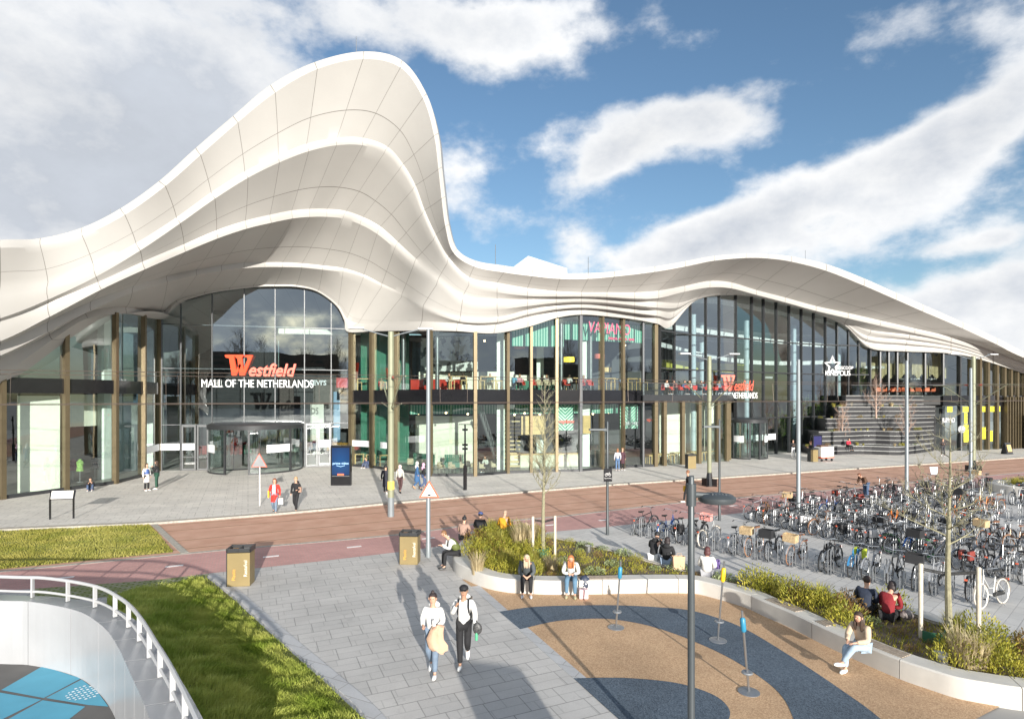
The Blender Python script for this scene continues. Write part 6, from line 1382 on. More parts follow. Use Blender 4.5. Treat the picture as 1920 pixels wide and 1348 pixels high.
def person(px, py, face, pose, armk, label, top, bot, hair, hairk='short', h=1.75, z=None, skin=None, shoe=(.7, .7, .7), coat=0, hood=False, fem=False, detail=0, cap=None, group=None, base=None, nz=0, scarf=None, vest=None, skirt=None, loose=1.0):
    b = base if base is not None else G(px, py); t = thing('person', b+Vector((0, 0, nz)), face-math.pi/2, label, 'person', group); k = h/1.75; t.scale = (k, k, k); skin = skin or SKIN
    j = J(pose); arms(j, armk); v = lambda n, r: (*j[n], r); mid = lambda a, b_, f, r: (*(j[a].lerp(j[b_], f)), r)
    hd = j['hd']; nk = j['nk']; ax = (hd-nk).normalized()
    ch = [[v('pel', .11), v('sp', .10), v('ch', .115), v('nk', .052), (*(nk.lerp(hd, .45)), .055), (*hd, .088), (*(hd+ax*.075), .078), (*(hd+ax*.12), .045)]]
    for n in 'LR':
        ch.append([v('ch', .115), (*j['s'+n], .058), mid('s'+n, 'e'+n, .5, .046), v('e'+n, .037), mid('e'+n, 'w'+n, .5, .034), v('w'+n, .024)])
        w = j['w'+n]; d = (w-j['e'+n]).normalized(); pm = w+d*.07
        ch[-1] += [(*pm, .027)]
        ch.append([v('pel', .11), v('h'+n, .088), mid('h'+n, 'k'+n, .5, .070), v('k'+n, .052), mid('k'+n, 'a'+n, .4, .048), v('a'+n, .034), (*(j['t'+n]*1), .032)])
        if detail:
            sd_ = d.orthogonal().normalized(); s_ = -1 if n == 'L' else 1; side = Vector((1, 0, 0)); curl = Vector((0, .4, -.3)) if abs(d.z) < .6 else Vector((0, .5, 0))
            for q in range(4): o_ = pm+side*(-.022+.0145*q); L_ = (.070, .082, .078, .060)[q]; ch.append([(*pm, .027), (*(o_+d*.03), .0085), (*(o_+(d+curl*.4)*L_*.62), .008), (*(o_+(d*.7+curl).normalized()*L_), .0065)])
            ch.append([(*pm, .027), (*(w+d*.03+side*(-s_*.03)), .010), (*(w+d*.07+side*(-s_*.048)), .008)])
    body = skinmesh(ch, t, 'body', skin)
    # face: nose, ears, eyes, mouth
    f = Vector((0, 1, 0)); 
    s = MB(); s.sphere(hd+ax*.03+Vector((0, .088, -.005)), (.012, .018, .020), 6, 4); s.build('nose', skin, t, smooth=True)
    if detail:
        s = MB()
        for sx in (-.031, .031): s.sphere(hd+ax*.045+Vector((sx, .080, 0)), (.012, .008, .007), 6, 4)
        s.build('eyes', M_tyre, t); s = MB(); s.sphere(hd+Vector((0, .083, -.035)), (.022, .008, .006), 6, 4); s.build('mouth', mat('lips', (.40, .12, .10), .5), t)
        for sx in (-.086, .086): s = MB(); s.sphere(hd+ax*.03+Vector((sx, 0, 0)), (.012, .02, .03), 6, 4); s.build('ear', skin, t, smooth=True)
    # hair
    hm = mat('hair_%02d%02d%02d' % tuple(int(c*99) for c in hair), hair, .6, var=.2, vs=40)
    s = MB(); c = hd+ax*.055; s.sphere(c+Vector((0, -.018, .012)), (.094, .100, .098), 12, 8)
    hh = s
    hh.v = [p if p.y < c.y+.015 or p.z > c.z+.045 else Vector((p.x*.95, c.y+.015, p.z)) for p in hh.v]
    hh.v = [p if p.y < c.y+.07 else Vector((p.x, c.y+.07, p.z)) for p in hh.v]
    if hairk == 'long': s.sphere(hd+Vector((0, -.07, -.10)), (.105, .06, .20), 10, 8); s.sphere(hd+Vector((-.07, -.0, -.13)), (.035, .05, .15), 8, 6); s.sphere(hd+Vector((.07, -.0, -.13)), (.035, .05, .15), 8, 6)
    if hairk == 'bob': s.sphere(hd+Vector((0, -.04, -.03)), (.105, .08, .11), 10, 8)
    if hairk == 'bun': s.sphere(hd+ax*.17+Vector((0, -.02, 0)), (.038, .038, .05), 8, 6)
    if hairk == 'pony': s.sphere(hd+Vector((0, -.13, -.02)), (.035, .04, .10), 8, 6)
    if hairk != 'none' and not scarf: s.build('hair', hm, t, smooth=True)
    if scarf:
        sm = mat('scarf_%02d%02d%02d' % tuple(int(c_*99) for c_ in scarf), scarf, .8); s = MB(); s.sphere(hd+ax*.03+Vector((0, -.022, 0)), (.115, .105, .13), 12, 8); s.sphere(nk+Vector((0, -.02, -.06)), (.17, .13, .16), 12, 8); s.build('headscarf', sm, t, smooth=True)
    if cap: s = MB(); s.sphere(c+Vector((0, -.005, .03)), (.103, .108, .085), 12, 8); s.v = [Vector((p.x, p.y, max(p.z, c.z+.02))) for p in s.v]; s.box(c+Vector((0, .12, .03)), (.14, .10, .012)); s.build('cap', mat('cap_%02d%02d' % (int(cap[0]*99), int(cap[2]*99)), cap, .7), t, smooth=False)
    tm = mat('cloth_%02d%02d%02d' % tuple(int(c_*99) for c_ in top), top, .85, var=.10, vs=9, bump=.5, bs=14); bm_ = mat('legs_%02d%02d%02d' % tuple(int(c_*99) for c_ in bot), bot, .85, var=.12, vs=9, bump=.4, bs=16)
    # top with sleeves
    lo = loose; pe = j['pel']+(j['sp']-j['pel'])*.15
    tc_ = [[(*(j['pel']-(j['sp']-j['pel'])*.62*(1 if pose in ('stand', 'walk', 'walk2', 'phone', 'bend') else 0)), .150*lo), v('sp', .145*lo), v('ch', .150*lo), (*(nk+(j['ch']-nk)*.22), .085)]]
    for n in 'LR': tc_.append([v('ch', .150*lo), (*j['s'+n], .082*lo), mid('s'+n, 'e'+n, .5, .068*lo), v('e'+n, .058*lo), mid('e'+n, 'w'+n, .5, .052*lo), mid('e'+n, 'w'+n, .93, .044*lo)])
    if vest: tc2 = [tc_[0]]+[[c_[0], c_[1]] for c_ in tc_[1:]]
    o = skinmesh(tc_, t, 'top', tm)
    if vest: skinmesh([[(x, y, z_, r*1.10) for x, y, z_, r in tc_[0]]], t, 'vest', mat('vest_%02d%02d' % (int(vest[0]*99), int(vest[1]*99)), vest, .6, bump=.6, bs=12))
    if hood: s = MB(); s.sphere(nk+Vector((0, -.10, .0)), (.13, .09, .09), 10, 7); s.build('hood', tm, t, smooth=True)
    tr = []
    for n in 'LR': tr.append([v('pel', .125), v('h'+n, .104), mid('h'+n, 'k'+n, .5, .088), v('k'+n, .070*(1.15 if lo > 1 else 1)), mid('k'+n, 'a'+n, .5, .066), mid('k'+n, 'a'+n, .95, .058)])
    skinmesh(tr, t, 'trousers', bm_)
    if coat or skirt:
        s = MB(); z1 = j['pel'].z+.12; z0 = j['pel'].z-(coat or .40); s.lathe([(.185, z0), (.175, (z0+z1)/2), (.155, z1)], (0, j['kR'].y*.12, 0), 14); s.build('coat_skirt' if coat else 'skirt', tm if coat else mat('skirt_%02d' % int(skirt[0]*99), skirt, .8, var=.4, vs=14), t, smooth=True)
    sh = mat('shoe_%02d%02d' % (int(shoe[0]*99), int(shoe[2]*99)), shoe, .5)
    for n in 'LR':
        a, tt = j['a'+n], j['t'+n]; d = (tt-a); d.z *= 1; s = MB(); m_ = a.lerp(tt, .45); dn = Vector((d.x, d.y, 0)).normalized() if Vector((d.x, d.y, 0)).length > .03 else Vector((0, 1, 0))
        s.sphere((0, 0, 0), (.048, .135, .048), 10, 6); s.v = [Vector((p.x, p.y, max(p.z, -.030))) for p in s.v]; ang = math.atan2(-dn.x, dn.y); pit = math.atan2(d.z+.05, max(.05, Vector((d.x, d.y)).length)); mm = Matrix.Rotation(ang, 3, 'Z') @ Matrix.Rotation(pit, 3, 'X'); s.v = [mm@p+Vector((m_.x, m_.y, max(.032, m_.z-.022))) for p in s.v]; s.build('shoe', sh, t, smooth=True)
    return t, j
def held(t, name, mb, m, loc=(0, 0, 0), label=None, cat=None, smooth=False, bevel=0):
    """a thing carried by the person: stays top level, placed in world space"""
    o = mb.build(name, m, None, smooth=smooth, bevel=bevel); rz = t.rotation_euler.z; k = t.scale[0]
    o.matrix_world = Matrix.Translation(t.location) @ Matrix.Rotation(rz, 4, 'Z') @ Matrix.Scale(k, 4) @ Matrix.Translation(Vector(loc)); tag(o, label, cat); return o
W = (.66, .65, .63); JE = (.15, .20, .27); BK = (.015, .015, .017)
def boxm(sz): s = MB(); s.box((0, 0, 0), sz); return s
def tocam(px): return math.atan2(-1, -(px-960)/F)     # heading that looks at the viewer
# near couple walking towards the viewer
t, j = person(812, 1263, R(-97), 'walk', 'carry', 'walking woman in a white hoodie and blue jeans with a hair bun', W, JE, (.03, .02, .02), 'bun', h=1.72, fem=True, detail=1, hood=True, loose=1.12, nz=.012)
s = MB(); pr_ = [(.03, 1.16), (.12, 1.12), (.14, 1.0), (.17, .85), (.19, .68), (.16, .60), (.02, .58)]; s.lathe(pr_, (-.16, .24, 0), 20); s.v = [Vector(((p.x+.16)*(1+.18*math.sin(math.atan2(p.y-.24, p.x+.16)*5+p.z*7))-.16+.05*math.sin(p.z*9), (p.y-.24)*.55*(1+.22*math.sin(math.atan2(p.y-.24, p.x+.16)*4+p.z*5))+.24, p.z+.05*math.sin((p.x+.16)*22)*(p.z < .75))) for p in s.v]; held(t, 'folded_coat', s, mat('tan_coat', (.52, .34, .23), .85, var=.12, bump=.6, bs=12), label='tan coat hanging over the arm of the woman with the bun', cat='coat', smooth=True)
s = MB(); s.lathe([(.033, 0), (.042, .11), (.044, .115), (.0, .12)], (-.10, .30, 1.15), 12); held(t, 'paper_cup', s, M_signw, label='white paper cup in the hand of the woman with the bun', cat='cup', smooth=True)
t, j = person(870, 1250, R(-92), 'walk2', ('down', 'face'), 'walking man in a white hoodie, black trousers and a black cap', W, BK, BK, 'short', h=1.78, detail=1, hood=True, cap=BK, skin=SKIN2, shoe=(.72, .72, .70), loose=1.10, nz=.012)
s = MB()
for sx in (-.11, .11): s.tube([(sx*1.15, .02, 1.12), (sx*1.1, .13, 1.22), (sx, .155, 1.33), (sx*.95, .08, 1.47), (sx, -.12, 1.44)], .02, 6)
s.box((0, -.24, 1.20), (.30, .16, .42)); held(t, 'backpack', s, M_black, label='black backpack on the man in the black cap', cat='backpack')
s = MB(); s.sphere((-.30, .10, .86), (.10, .05, .13), 10, 8); s.tube([(-.30, .05, .93), (-.27, .05, 1.02)], .015, 5); held(t, 'handbag', s, mat('patterned_bag', (.06, .06, .06), .5, var=.8, vs=30), label='small black patterned bag hanging from the capped man\'s arm', cat='bag', smooth=True)
s = MB(); s.lathe([(.03, 0), (.034, .12), (.012, .17), (.012, .19)], (-.28, .12, .62), 10); held(t, 'bottle', s, mat('green_bottle', (.10, .40, .22), .2), label='green drink bottle in the hand of the capped man', cat='bottle', smooth=True)
# red coat woman and black jacket person
t, j = person(515, 963, R(-80), 'walk', ('down', 'carry'), 'woman in a long red coat and blue jeans stepping off the sidewalk', (.75, .035, .025), JE, (.20, .06, .03), 'bob', h=1.80, coat=.34, fem=True, shoe=BK)
s = boxm((.22, .10, .30)); held(t, 'shopping_bag', s, mat('pale_bag', (.66, .66, .62), .6), (-.30, .06, .62), 'pale carrier bag in the hand of the red coat woman', 'bag'); s = boxm((.06, .16, .34)); held(t, 'folder', s, M_yelp, (.25, .12, 1.0), 'yellow folder under the arm of the red coat woman', 'folder')
s = MB(); s.box((0, .145, 1.2), (.13, .03, .50)); o = s.build('blouse', mat('pale_blouse', (.62, .64, .76), .8), t)
t, j = person(555, 959, R(-95), 'walk', ('carry', 'down'), 'blond man in a black jacket and black trousers beside the red coat woman', BK, BK, (.42, .28, .14), 'short', h=1.80, shoe=(.75, .74, .72), hood=True); s = boxm((.14, .10, .26)); held(t, 'shoulder_bag', s, mat('brown_bag', (.35, .22, .16), .7), (-.24, .06, 1.12), 'brown shoulder bag on the blond man in black', 'bag')
# pair by the left shop
t, j = person(275, 923, R(-20), 'stand', 'down', 'woman in a patterned skirt and blue vest standing by the left shop front', W, BK, (.05, .03, .02), 'bob', h=1.72, vest=(.05, .10, .28), skirt=(.55, .50, .46), nz=.09)
t, j = person(294, 920, R(200), 'stand', 'face', 'long haired woman in dark green trousers with raised hands by the left shop', BK, (.02, .07, .045), (.05, .03, .02), 'long', h=1.82, vest=BK, nz=.09)
# seated on the ground
person(170, 922, R(-60), 'floor', 'knee', 'boy in a black shirt and jeans sitting against the left shop window', BK, (.06, .09, .16), (.04, .025, .02), 'short', h=1.6, nz=.09, group=None)
person(688, 879, R(-110), 'floor', 'lap', 'seated person in dark blue sitting on the ground by the green window bay', (.05, .07, .14), (.08, .10, .16), (.04, .03, .02), 'short', h=1.75, nz=.09)
# women behind the tram pole and with headscarves
person(723, 929, R(95), 'walk', 'down', 'person in a long dark coat walking behind the nearest tram line pole', (.02, .02, .03), BK, BK, 'short', h=1.75, coat=.5, nz=.09)
person(750, 927, R(80), 'walk', 'down', 'woman with a pale headscarf and grey jacket right of the nearest tram pole', (.45, .45, .40), (.08, .04, .04), BK, 'none', h=1.72, scarf=(.62, .48, .46), nz=.09, shoe=BK)
person(782, 918, R(15), 'walk', 'down', 'woman in a white headscarf and long blue coat near the kerb', (.04, .11, .24), (.04, .10, .22), BK, 'none', h=1.72, scarf=(.75, .73, .70), coat=.5, nz=.09, shoe=(.4, .22, .1))
t, j = person(794, 921, R(20), 'walk', ('down', 'down'), 'woman in a pink headscarf and jeans with a black bag near the kerb', BK, (.06, .09, .18), BK, 'none', h=1.70, scarf=(.62, .38, .52), nz=.09, shoe=BK)
# couple under the cafe
person(1158, 885, R(95), 'stand', 'down', 'person in a patterned top and jeans with a backpack at the cafe door', (.50, .50, .55), (.10, .17, .30), (.25, .11, .05), 'bob', h=1.78, nz=.09); person(1167, 884, R(-70), 'stand', 'down', 'person in a dark coat facing the backpack wearer at the cafe door', (.07, .03, .04), BK, (.30, .16, .08), 'short', h=1.80, coat=.4, nz=.09)
# walker behind the near lamp
t, j = person(1290, 942, R(160), 'walk', 'swing', 'man in black with a black backpack crossing the tracks behind the near lamp', BK, BK, (.22, .10, .05), 'short', h=1.82); s = boxm((.30, .17, .42)); held(t, 'backpack', s, M_black, (0, -.22, 1.25), 'black backpack on the man crossing the tracks', 'backpack', bevel=.03); s = boxm((.05, .26, .30)); held(t, 'shopping_bag', s, M_yelp, (.30, .14, .70), 'yellow carrier bag of the man crossing the tracks', 'bag')
# sitting on the planter wall
def seatp(px, py, zs, k=1.0):  # pelvis joint of the seated figure stands .54 above its base
    p = G(px, py, zs); p.z = zs-.44*k; return p
t, j = person(0, 0, R(-160), 'sitfwd', 'phone', 'man in an olive padded vest and black trousers sitting at the planter\'s left end', W, BK, (.22, .11, .05), 'short', h=1.80, base=seatp(858, 1040, .44), detail=1, vest=(.10, .12, .03), shoe=(.06, .06, .06), nz=0)
t, j = person(0, 0, R(75), 'sit', 'lap', 'dark haired woman in a brown puffer jacket seen from behind on the planter', (.34, .22, .17), BK, (.02, .015, .012), 'bun', h=1.72, base=seatp(868, 1010, .44), loose=1.15)
t, j = person(0, 0, R(80), 'sit', 'lap', 'man in black with a blue cap seen from behind on the planter', BK, BK, BK, 'short', h=1.75, base=seatp(899, 1002, .44), cap=(.05, .08, .22), loose=1.1)
t, j = person(0, 0, R(80), 'sitfwd', 'lap', 'person in a mustard yellow jacket seen from behind on the planter', (.68, .32, .02), BK, (.35, .25, .18), 'short', h=1.75, base=seatp(943, 1000, .44), loose=1.1)
t, j = person(0, 0, R(-92), 'sitfwd', 'knee', 'blonde woman in a long grey cardigan bending forward on the planter wall', (.075, .085, .09), BK, (.50, .40, .28), 'long', h=1.72, base=seatp(988, 1083, .44), detail=1, shoe=(.5, .52, .55), loose=1.1)
t, j = person(0, 0, R(-97), 'sitfwd', 'lap', 'red haired woman in a white jacket and jeans reading on the planter wall', W, (.10, .19, .28), (.42, .15, .05), 'long', h=1.72, base=seatp(1071, 1084, .44), detail=1, shoe=(.40, .38, .24), loose=1.05)
s = MB(); s.sphere((0, 0, .27), (.19, .14, .28), 12, 8); o = s.build('backpack', stripemat('x1', (0, 0, 0), (0, 0, 0), 1), smooth=True)
dm = bpy.data.materials.new('dotted_cloth'); dm.use_nodes = True; nt = dm.node_tree; v_ = nm(nt, 'ShaderNodeTexVoronoi'); v_.inputs['Scale'].default_value = 12; tc = nm(nt, 'ShaderNodeTexCoord'); lt = nm(nt, 'ShaderNodeMath'); lt.operation = 'LESS_THAN'; lt.inputs[1].default_value = .28; nt.links.new(tc.outputs['Object'], v_.inputs[0]); nt.links.new(v_.outputs[0], lt.inputs[0]); mx = nm(nt, 'ShaderNodeMix'); mx.data_type = 'RGBA'; nt.links.new(lt.outputs[0], mx.inputs['Factor']); mx.inputs[6].default_value = (.03, .04, .07, 1); mx.inputs[7].default_value = (.7, .7, .72, 1); nt.links.new(mx.outputs[2], nt.nodes['Principled BSDF'].inputs['Base Color'])
o.data.materials[0] = dm; o.location = G(1096, 1112); tag(o, 'dark backpack with white dots beside the red haired woman', 'backpack')
s = MB(); s.box((0, 0, .15), (.26, .2, .26)); o = s.build('gift_box', mat('pink_box', (.80, .55, .55), .6), bevel=.01); o.location = G(1094, 1122); tag(o, 'pale pink box on the ground before the dotted backpack', 'box')
# seen from behind on the rear wall
t, j = person(0, 0, R(60), 'sitfwd', 'face', 'dark haired person in a black jacket looking right, sitting on the rear planter wall', BK, (.6, .6, .6), BK, 'short', h=1.74, base=seatp(1225, 1048, .40), hood=True, loose=1.12)
t, j = person(0, 0, R(62), 'sit', 'lap', 'person in a black puffer jacket beside the paper bag on the rear wall', BK, (.3, .38, .5), (.03, .02, .02), 'bob', h=1.72, base=seatp(1249, 1056, .40), hood=True, loose=1.15)
s = MB(); s.add([(-.17, -.09, 0), (.17, -.09, 0), (.17, .09, 0), (-.17, .09, 0), (-.19, -.10, .42), (.19, -.10, .42), (.19, .10, .40), (-.19, .10, .40)], [(0, 1, 2, 3), (0, 1, 5, 4), (1, 2, 6, 5), (2, 3, 7, 6), (3, 0, 4, 7)]); s.tube([(-.08, -.09, .40), (-.06, -.09, .52), (.06, -.09, .52), (.08, -.09, .40)], .008, 4); o = s.build('paper_bag', mat('kraft_paper', (.56, .38, .24), .85, var=.1, vs=8)); o.location = G(1272, 1066, .40); tag(o, 'brown paper bag on the rear planter wall', 'bag')
t, j = person(0, 0, R(65), 'sit', 'lap', 'curly haired person in a cream coat seen from behind near the bicycles', (.70, .67, .62), (.3, .3, .32), (.09, .03, .03), 'bob', h=1.76, base=seatp(1325, 1080, .40), loose=1.2, fem=True)
s = boxm((.20, .10, .30)); o = s.build('handbag', mat('purple_bag', (.12, .07, .24), .6), bevel=.02); o.location = G(1346, 1066, .40)+Vector((0, .1, .12)); tag(o, 'purple bag beside the cream coated person', 'bag')
t, j = person(0, 0, R(45), 'sit', 'lap', 'man in a dark navy coat seen from behind on the rear wall', (.02, .028, .05), BK, (.04, .025, .02), 'short', h=1.80, base=seatp(1622, 1148, .40), loose=1.2)
t, j = person(0, 0, R(45), 'sitfwd', 'lap', 'person in a maroon coat seen from behind on the rear wall', (.22, .015, .02), BK, (.03, .02, .015), 'bob', h=1.74, base=seatp(1664, 1160, .40), loose=1.2)
s = MB(); s.sphere((0, 0, .10), (.17, .12, .12), 10, 7); o = s.build('handbag', mat('grey_patterned_bag', (.22, .19, .18), .6, var=.6, vs=25), smooth=True); o.location = G(1700, 1160, .40); tag(o, 'grey patterned bag beside the maroon coated person', 'bag')
t, j = person(0, 0, R(-150), 'sitcross', 'knee', 'long haired woman in a beige coat and light jeans sitting cross legged on the planter', (.56, .43, .31), (.34, .44, .54), (.05, .025, .02), 'long', h=1.72, base=seatp(1618, 1216, .44), detail=1, shoe=(.8, .8, .78), loose=1.12)
# bicycle park and far pavement
person(1624, 938, R(200), 'bend', 'carry', 'man in a brown jacket with a blue backpack bending over his bicycle', (.09, .045, .025), (.06, .10, .18), (.18, .06, .03), 'short', h=1.8)
person(1487, 860, R(-100), 'stand', 'phone', 'person in a dark jacket and white trousers near the cinema door', BK, (.6, .6, .6), BK, 'short', h=1.75, nz=.09, shoe=W); person(1520, 867, R(180), 'stand', 'phone', 'man in a dark suit standing at the bin by the vending cart', BK, (.03, .03, .035), (.15, .06, .03), 'short', h=1.85, nz=.09, shoe=BK)
p = G(1590, 853.5); person(0, 0, R(-70), 'sit', 'lap', 'woman in a bright red jacket sitting on the stepped terrace', (.62, .02, .05), BK, BK, 'bob', h=1.75, base=Vector((p.x, p.y+.1, .45)), shoe=BK)
person(1768, 857, R(-120), 'walk', 'phone', 'person with a brown bag walking before the black terrace end', (.06, .05, .05), (.05, .05, .06), BK, 'short', h=1.75, nz=.09)
# ------------------------------------------------------------------ signs on the building
M_wred = mat('sign_orange_red', (.85, .085, .03), .45, var=.03); M_wsh = mat('sign_edge', (.72, .55, .50), .5); M_sw = mat('sign_letter_white', (.85, .85, .85), .5)
def signat(body, pxc, pyc, cap, m, Yoff=-.35, sx=1, shear=0, bold=0, ext=.06, name='lettering', width=None, rot=None):
    p = fpt(pxc); z = H+(YH-pyc)/F*p.y; a, b = fpt(pxc-6), fpt(pxc+6); rz = math.atan2(b.y-a.y, b.x-a.x) if rot is None else rot; size = cap/F*p.y/.70
    o = text(body, mall, (p.x*(p.y+Yoff)/p.y, p.y+Yoff, H+(z-H)*(p.y+Yoff)/p.y), size, m, rz=rz, shear=shear, bold=bold, ext=ext, sx=sx, name=name, world=True)
    if width:
        xs = [(Matrix.Rotation(-rz, 3, 'Z')@v.co).x for v in o.data.vertices]; w0 = max(xs)-min(xs); k = width/F*p.y/w0; mm = Matrix.Rotation(rz, 3, 'Z') @ Matrix.Diagonal((k, 1, 1)) @ Matrix.Rotation(-rz, 3, 'Z')
        for v in o.data.vertices: v.co = mm@v.co
    return o
def bigW(pxl, pxr, pyt, pyb, m, Yoff=-.4):
    """the swashed capital drawn as outline polygons"""
    s = MB(); pc = (pxl+pxr)/2; Y = fpt(pc).y+Yoff; w, h = pxr-pxl, pyb-pyt
    def poly(pts):
        n = len(pts); q = [P(pxl+x*w, pyt+y*h, Y) for x, y in pts]; vs = q+[v+Vector((0, .16, 0)) for v in q]; s.add(vs, [tuple(range(n)), tuple(range(n, 2*n))[::-1]]+[(i, (i+1) % n, n+(i+1) % n, n+i) for i in range(n)])
    poly([(0, .02), (.08, .0), (.40, .0), (.36, .10), (.34, .12), (.42, .72), (.55, .42), (.60, .52), (.42, 1.0), (.26, 1.0), (.16, .16), (.04, .14)])
    poly([(.36, .06), (.42, .0), (.68, .0), (.66, .10), (.62, .13), (.68, .70), (.84, .20), (.80, .12), (.72, .12), (.74, .02), (1.02, .02), (.98, .14), (.72, 1.0), (.54, 1.0), (.46, .2), (.40, .14)])
    return s.build('lettering', m, mall, world=True)
bigW(421, 473, 665, 704, M_wred)
signat('estfield', 508, 695, 23, M_wred, shear=.28, bold=.035, width=82, ext=.09)
o = signat('MALL OF THE NETHERLANDS', 485, 720, 14.5, M_sw, bold=.0, width=192, ext=.05)
# second sign on the cinema side (part of it stands behind the cafe terrace)
def signat2(body, px, py, cap, m, width, **k): return signat(body, px, py, cap, m, width=width, **k)
bigW(1352, 1378, 703, 733, M_wred, Yoff=-1.0); signat('estfield', 1394, 724, 19, M_wred, Yoff=-1.0, shear=.28, bold=.0, width=38, ext=.015, rot=R(8)); signat('MALL OF THE NETHERLANDS', 1374, 742, 11, M_sw, Yoff=-1.5, width=96, ext=.012, rot=R(8))
# cinema sign
p = fpt(1556); z = H+(YH-686)/F*p.y; s = MB(); pts = []
for k in range(10):
    r_ = 1.0 if k % 2 == 0 else .42; a = math.pi/2+k*math.pi/5; pts.append(Vector((r_*.85*math.cos(a), 0, r_*1.05*math.sin(a))))
s.tube(pts, .11, 6, closed=True); o = s.build('star_emblem', M_sw, mall); o.location = Vector((p.x, p.y-.5, z))-mall.location
signat('BIOSCOOP', 1583, 690, 6, M_sw, Yoff=-.8, width=34, ext=.01, rot=R(4)); signat('KINEPOLIS', 1571, 700, 9.5, M_sw, Yoff=-.8, width=48, ext=.01, rot=R(4))
# cafe sign inside the upper windows
M_pink = mat('pink_neon', (.80, .10, .20), .5, emit=.35)
signat('VAPIANO', 1143, 617, 21, M_pink, Yoff=.45, bold=.0, width=103, ext=.01, shear=.12); signat('PASTA  PIZZA  BAR', 1165, 636, 4.5, M_pink, Yoff=.7, width=60)
signat('vapiano', 1062, 790, 7, M_wred, Yoff=.9, width=30, bold=.01, shear=.2); signat('take away', 1184, 793, 8, M_sw, Yoff=.9, width=27, shear=.3)
signat('PANDORA', 395, 705, 11, M_black, Yoff=12, width=58); p = fpt(597)
wallpx('red_shop_sign', 577, 8, 616, 8, H+(YH-727)/F*(fpt(597).y+8), H+(YH-708)/F*(fpt(597).y+8), mat('shop_red', (.62, .03, .03), .5), .2); signat("LEVI'S", 596, 718, 10, M_sw, Yoff=7.7, width=35, bold=.02)
signat('ZARA', 63, 870, 13, mat('ghost_letter', (.66, .68, .58), .6), Yoff=1.2, width=36); signat('vapiano', 1220, 787, 7, M_wred, Yoff=2.5, width=18)
signat('wagamama', 1640, 688, 7, M_sw, Yoff=2.2, width=38); signat('juices   shakes   fresh juice', 1722, 710, 4, M_sw, Yoff=5, width=70); signat('LAS KITCHEN', 1440, 708, 4.5, M_sw, Yoff=6, width=30)
signat('JUMBO', 1778, 788, 9, M_sw, Yoff=-.3, width=26); 
for x in (356, 608): signat('OOOOO', x, 869, 3.5, M_sw, Yoff=-.15, width=18, ext=.005)
# ------------------------------------------------------------------ cafe furniture and guests
M_bush = mat('seat_beige', (.44, .37, .25), .8)
def table(name, loc, w, h, label, group, top=M_wood):
    t = thing(name, loc, .35, label, 'table', group); s = MB(); s.box((0, 0, h-.02), (w, .7, .05)); s.build('table_top', top, t)
    for sx in (-1, 1):
        for sy in (-1, 1): s = MB(); s.box((sx*(w/2-.06), sy*.28, (h-.05)/2), (.06, .06, h-.05)); s.build('leg', top, t)
    return t
def chair(loc, rz, label, group, m, high=False):
    hs = .72 if high else .45; t = thing('bar_stool' if high else 'chair', loc, rz, label, 'stool' if high else 'chair', group); s = MB(); s.box((0, 0, hs), (.46, .44, .07 if not high else .05)); s.build('seat', m, t)
    if not high: s = MB(); s.box((0, -.21, hs+.22), (.48, .06, .40)); s.box((-.22, -.05, hs+.14), (.05, .3, .2)); s.box((.22, -.05, hs+.14), (.05, .3, .2)); s.build('backrest', m, t)
    for sx in (-1, 1):
        for sy in (-1, 1): s = MB(); s.box((sx*.19, sy*.18, hs/2), (.035, .035, hs)); s.build('leg', m if high else M_black, t)
    return t
def guest(x, d, z, face, top, hair, label, armk='lap', scarf=None):
    b = fpt(x)+Vector((0, d, z-.0)); return person(0, 0, face, 'sit', armk, label, top, BK, hair, 'bob', h=1.72, base=b)
F2 = 6.45
pos = [(680, 1.4, 'yellow wood'), (715, 2.2, '')]
k = 0
WH = ['first', 'second', 'third', 'fourth', 'fifth', 'sixth', 'seventh', 'eighth', 'ninth', 'tenth', 'eleventh', 'twelfth', 'thirteenth', 'fourteenth', 'fifteenth', 'sixteenth']
for i, (x, d) in enumerate([(676, 1.3), (716, 2.4), (856, 1.0), (912, 1.1), (1142, 1.2), (1190, 1.0), (1156, 2.6), (1076, 2.0)]):
    p = fpt(x)+Vector((0, d, F2)); table('high_table', p, 1.3, 1.05, 'high wooden table on the cafe upper floor, %s from the left' % WH[i], 'high tables upstairs in the cafe')
for i, (x, d) in enumerate([(668, 1.0), (690, 1.2), (712, 1.6), (845, .6), (868, .7), (902, .7), (925, .8), (935, .9), (1134, .7), (1150, .7), (1182, .6), (1198, .6), (1212, .8), (1172, 1.0)]):
    p = fpt(x)+Vector((0, d, F2)); chair(p, .3, 'light wood bar stool on the cafe upper floor, %s from the left' % WH[i], 'wooden bar stools upstairs', M_wood, True)
for i, (x, d, m_, c_) in enumerate([(700, 3.0, M_redw, 'red'), (968, 1.0, M_bush, 'beige'), (979, 1.1, M_redw, 'red'), (1000, 1.0, M_redw, 'red'), (1012, .9, M_bush, 'beige'), (1027, .9, M_bush, 'beige'), (1040, 1.1, M_bush, 'beige'), (1064, .8, M_redw, 'red'), (1094, 1.1, M_redw, 'red'), (1109, .8, M_redw, 'red')]):
    p = fpt(x)+Vector((0, d, F2)); chair(p, R(200), '%s tub chair on the cafe upper floor, %s chair from the left' % (c_, WH[i]), 'tub chairs upstairs in the cafe', m_)
s = MB(); p0, p1 = fpt(760)+Vector((0, 3.2, 0)), fpt(855)+Vector((0, 4, 0)); c = (p0+p1)/2; s.box((c.x, c.y, F2+.45), ((p1-p0).length, .6, .9), math.atan2((p1-p0).y, (p1-p0).x)); o = s.build('bench', M_redw); o['label'] = 'long red upholstered bench on the cafe upper floor'; o['category'] = 'bench'
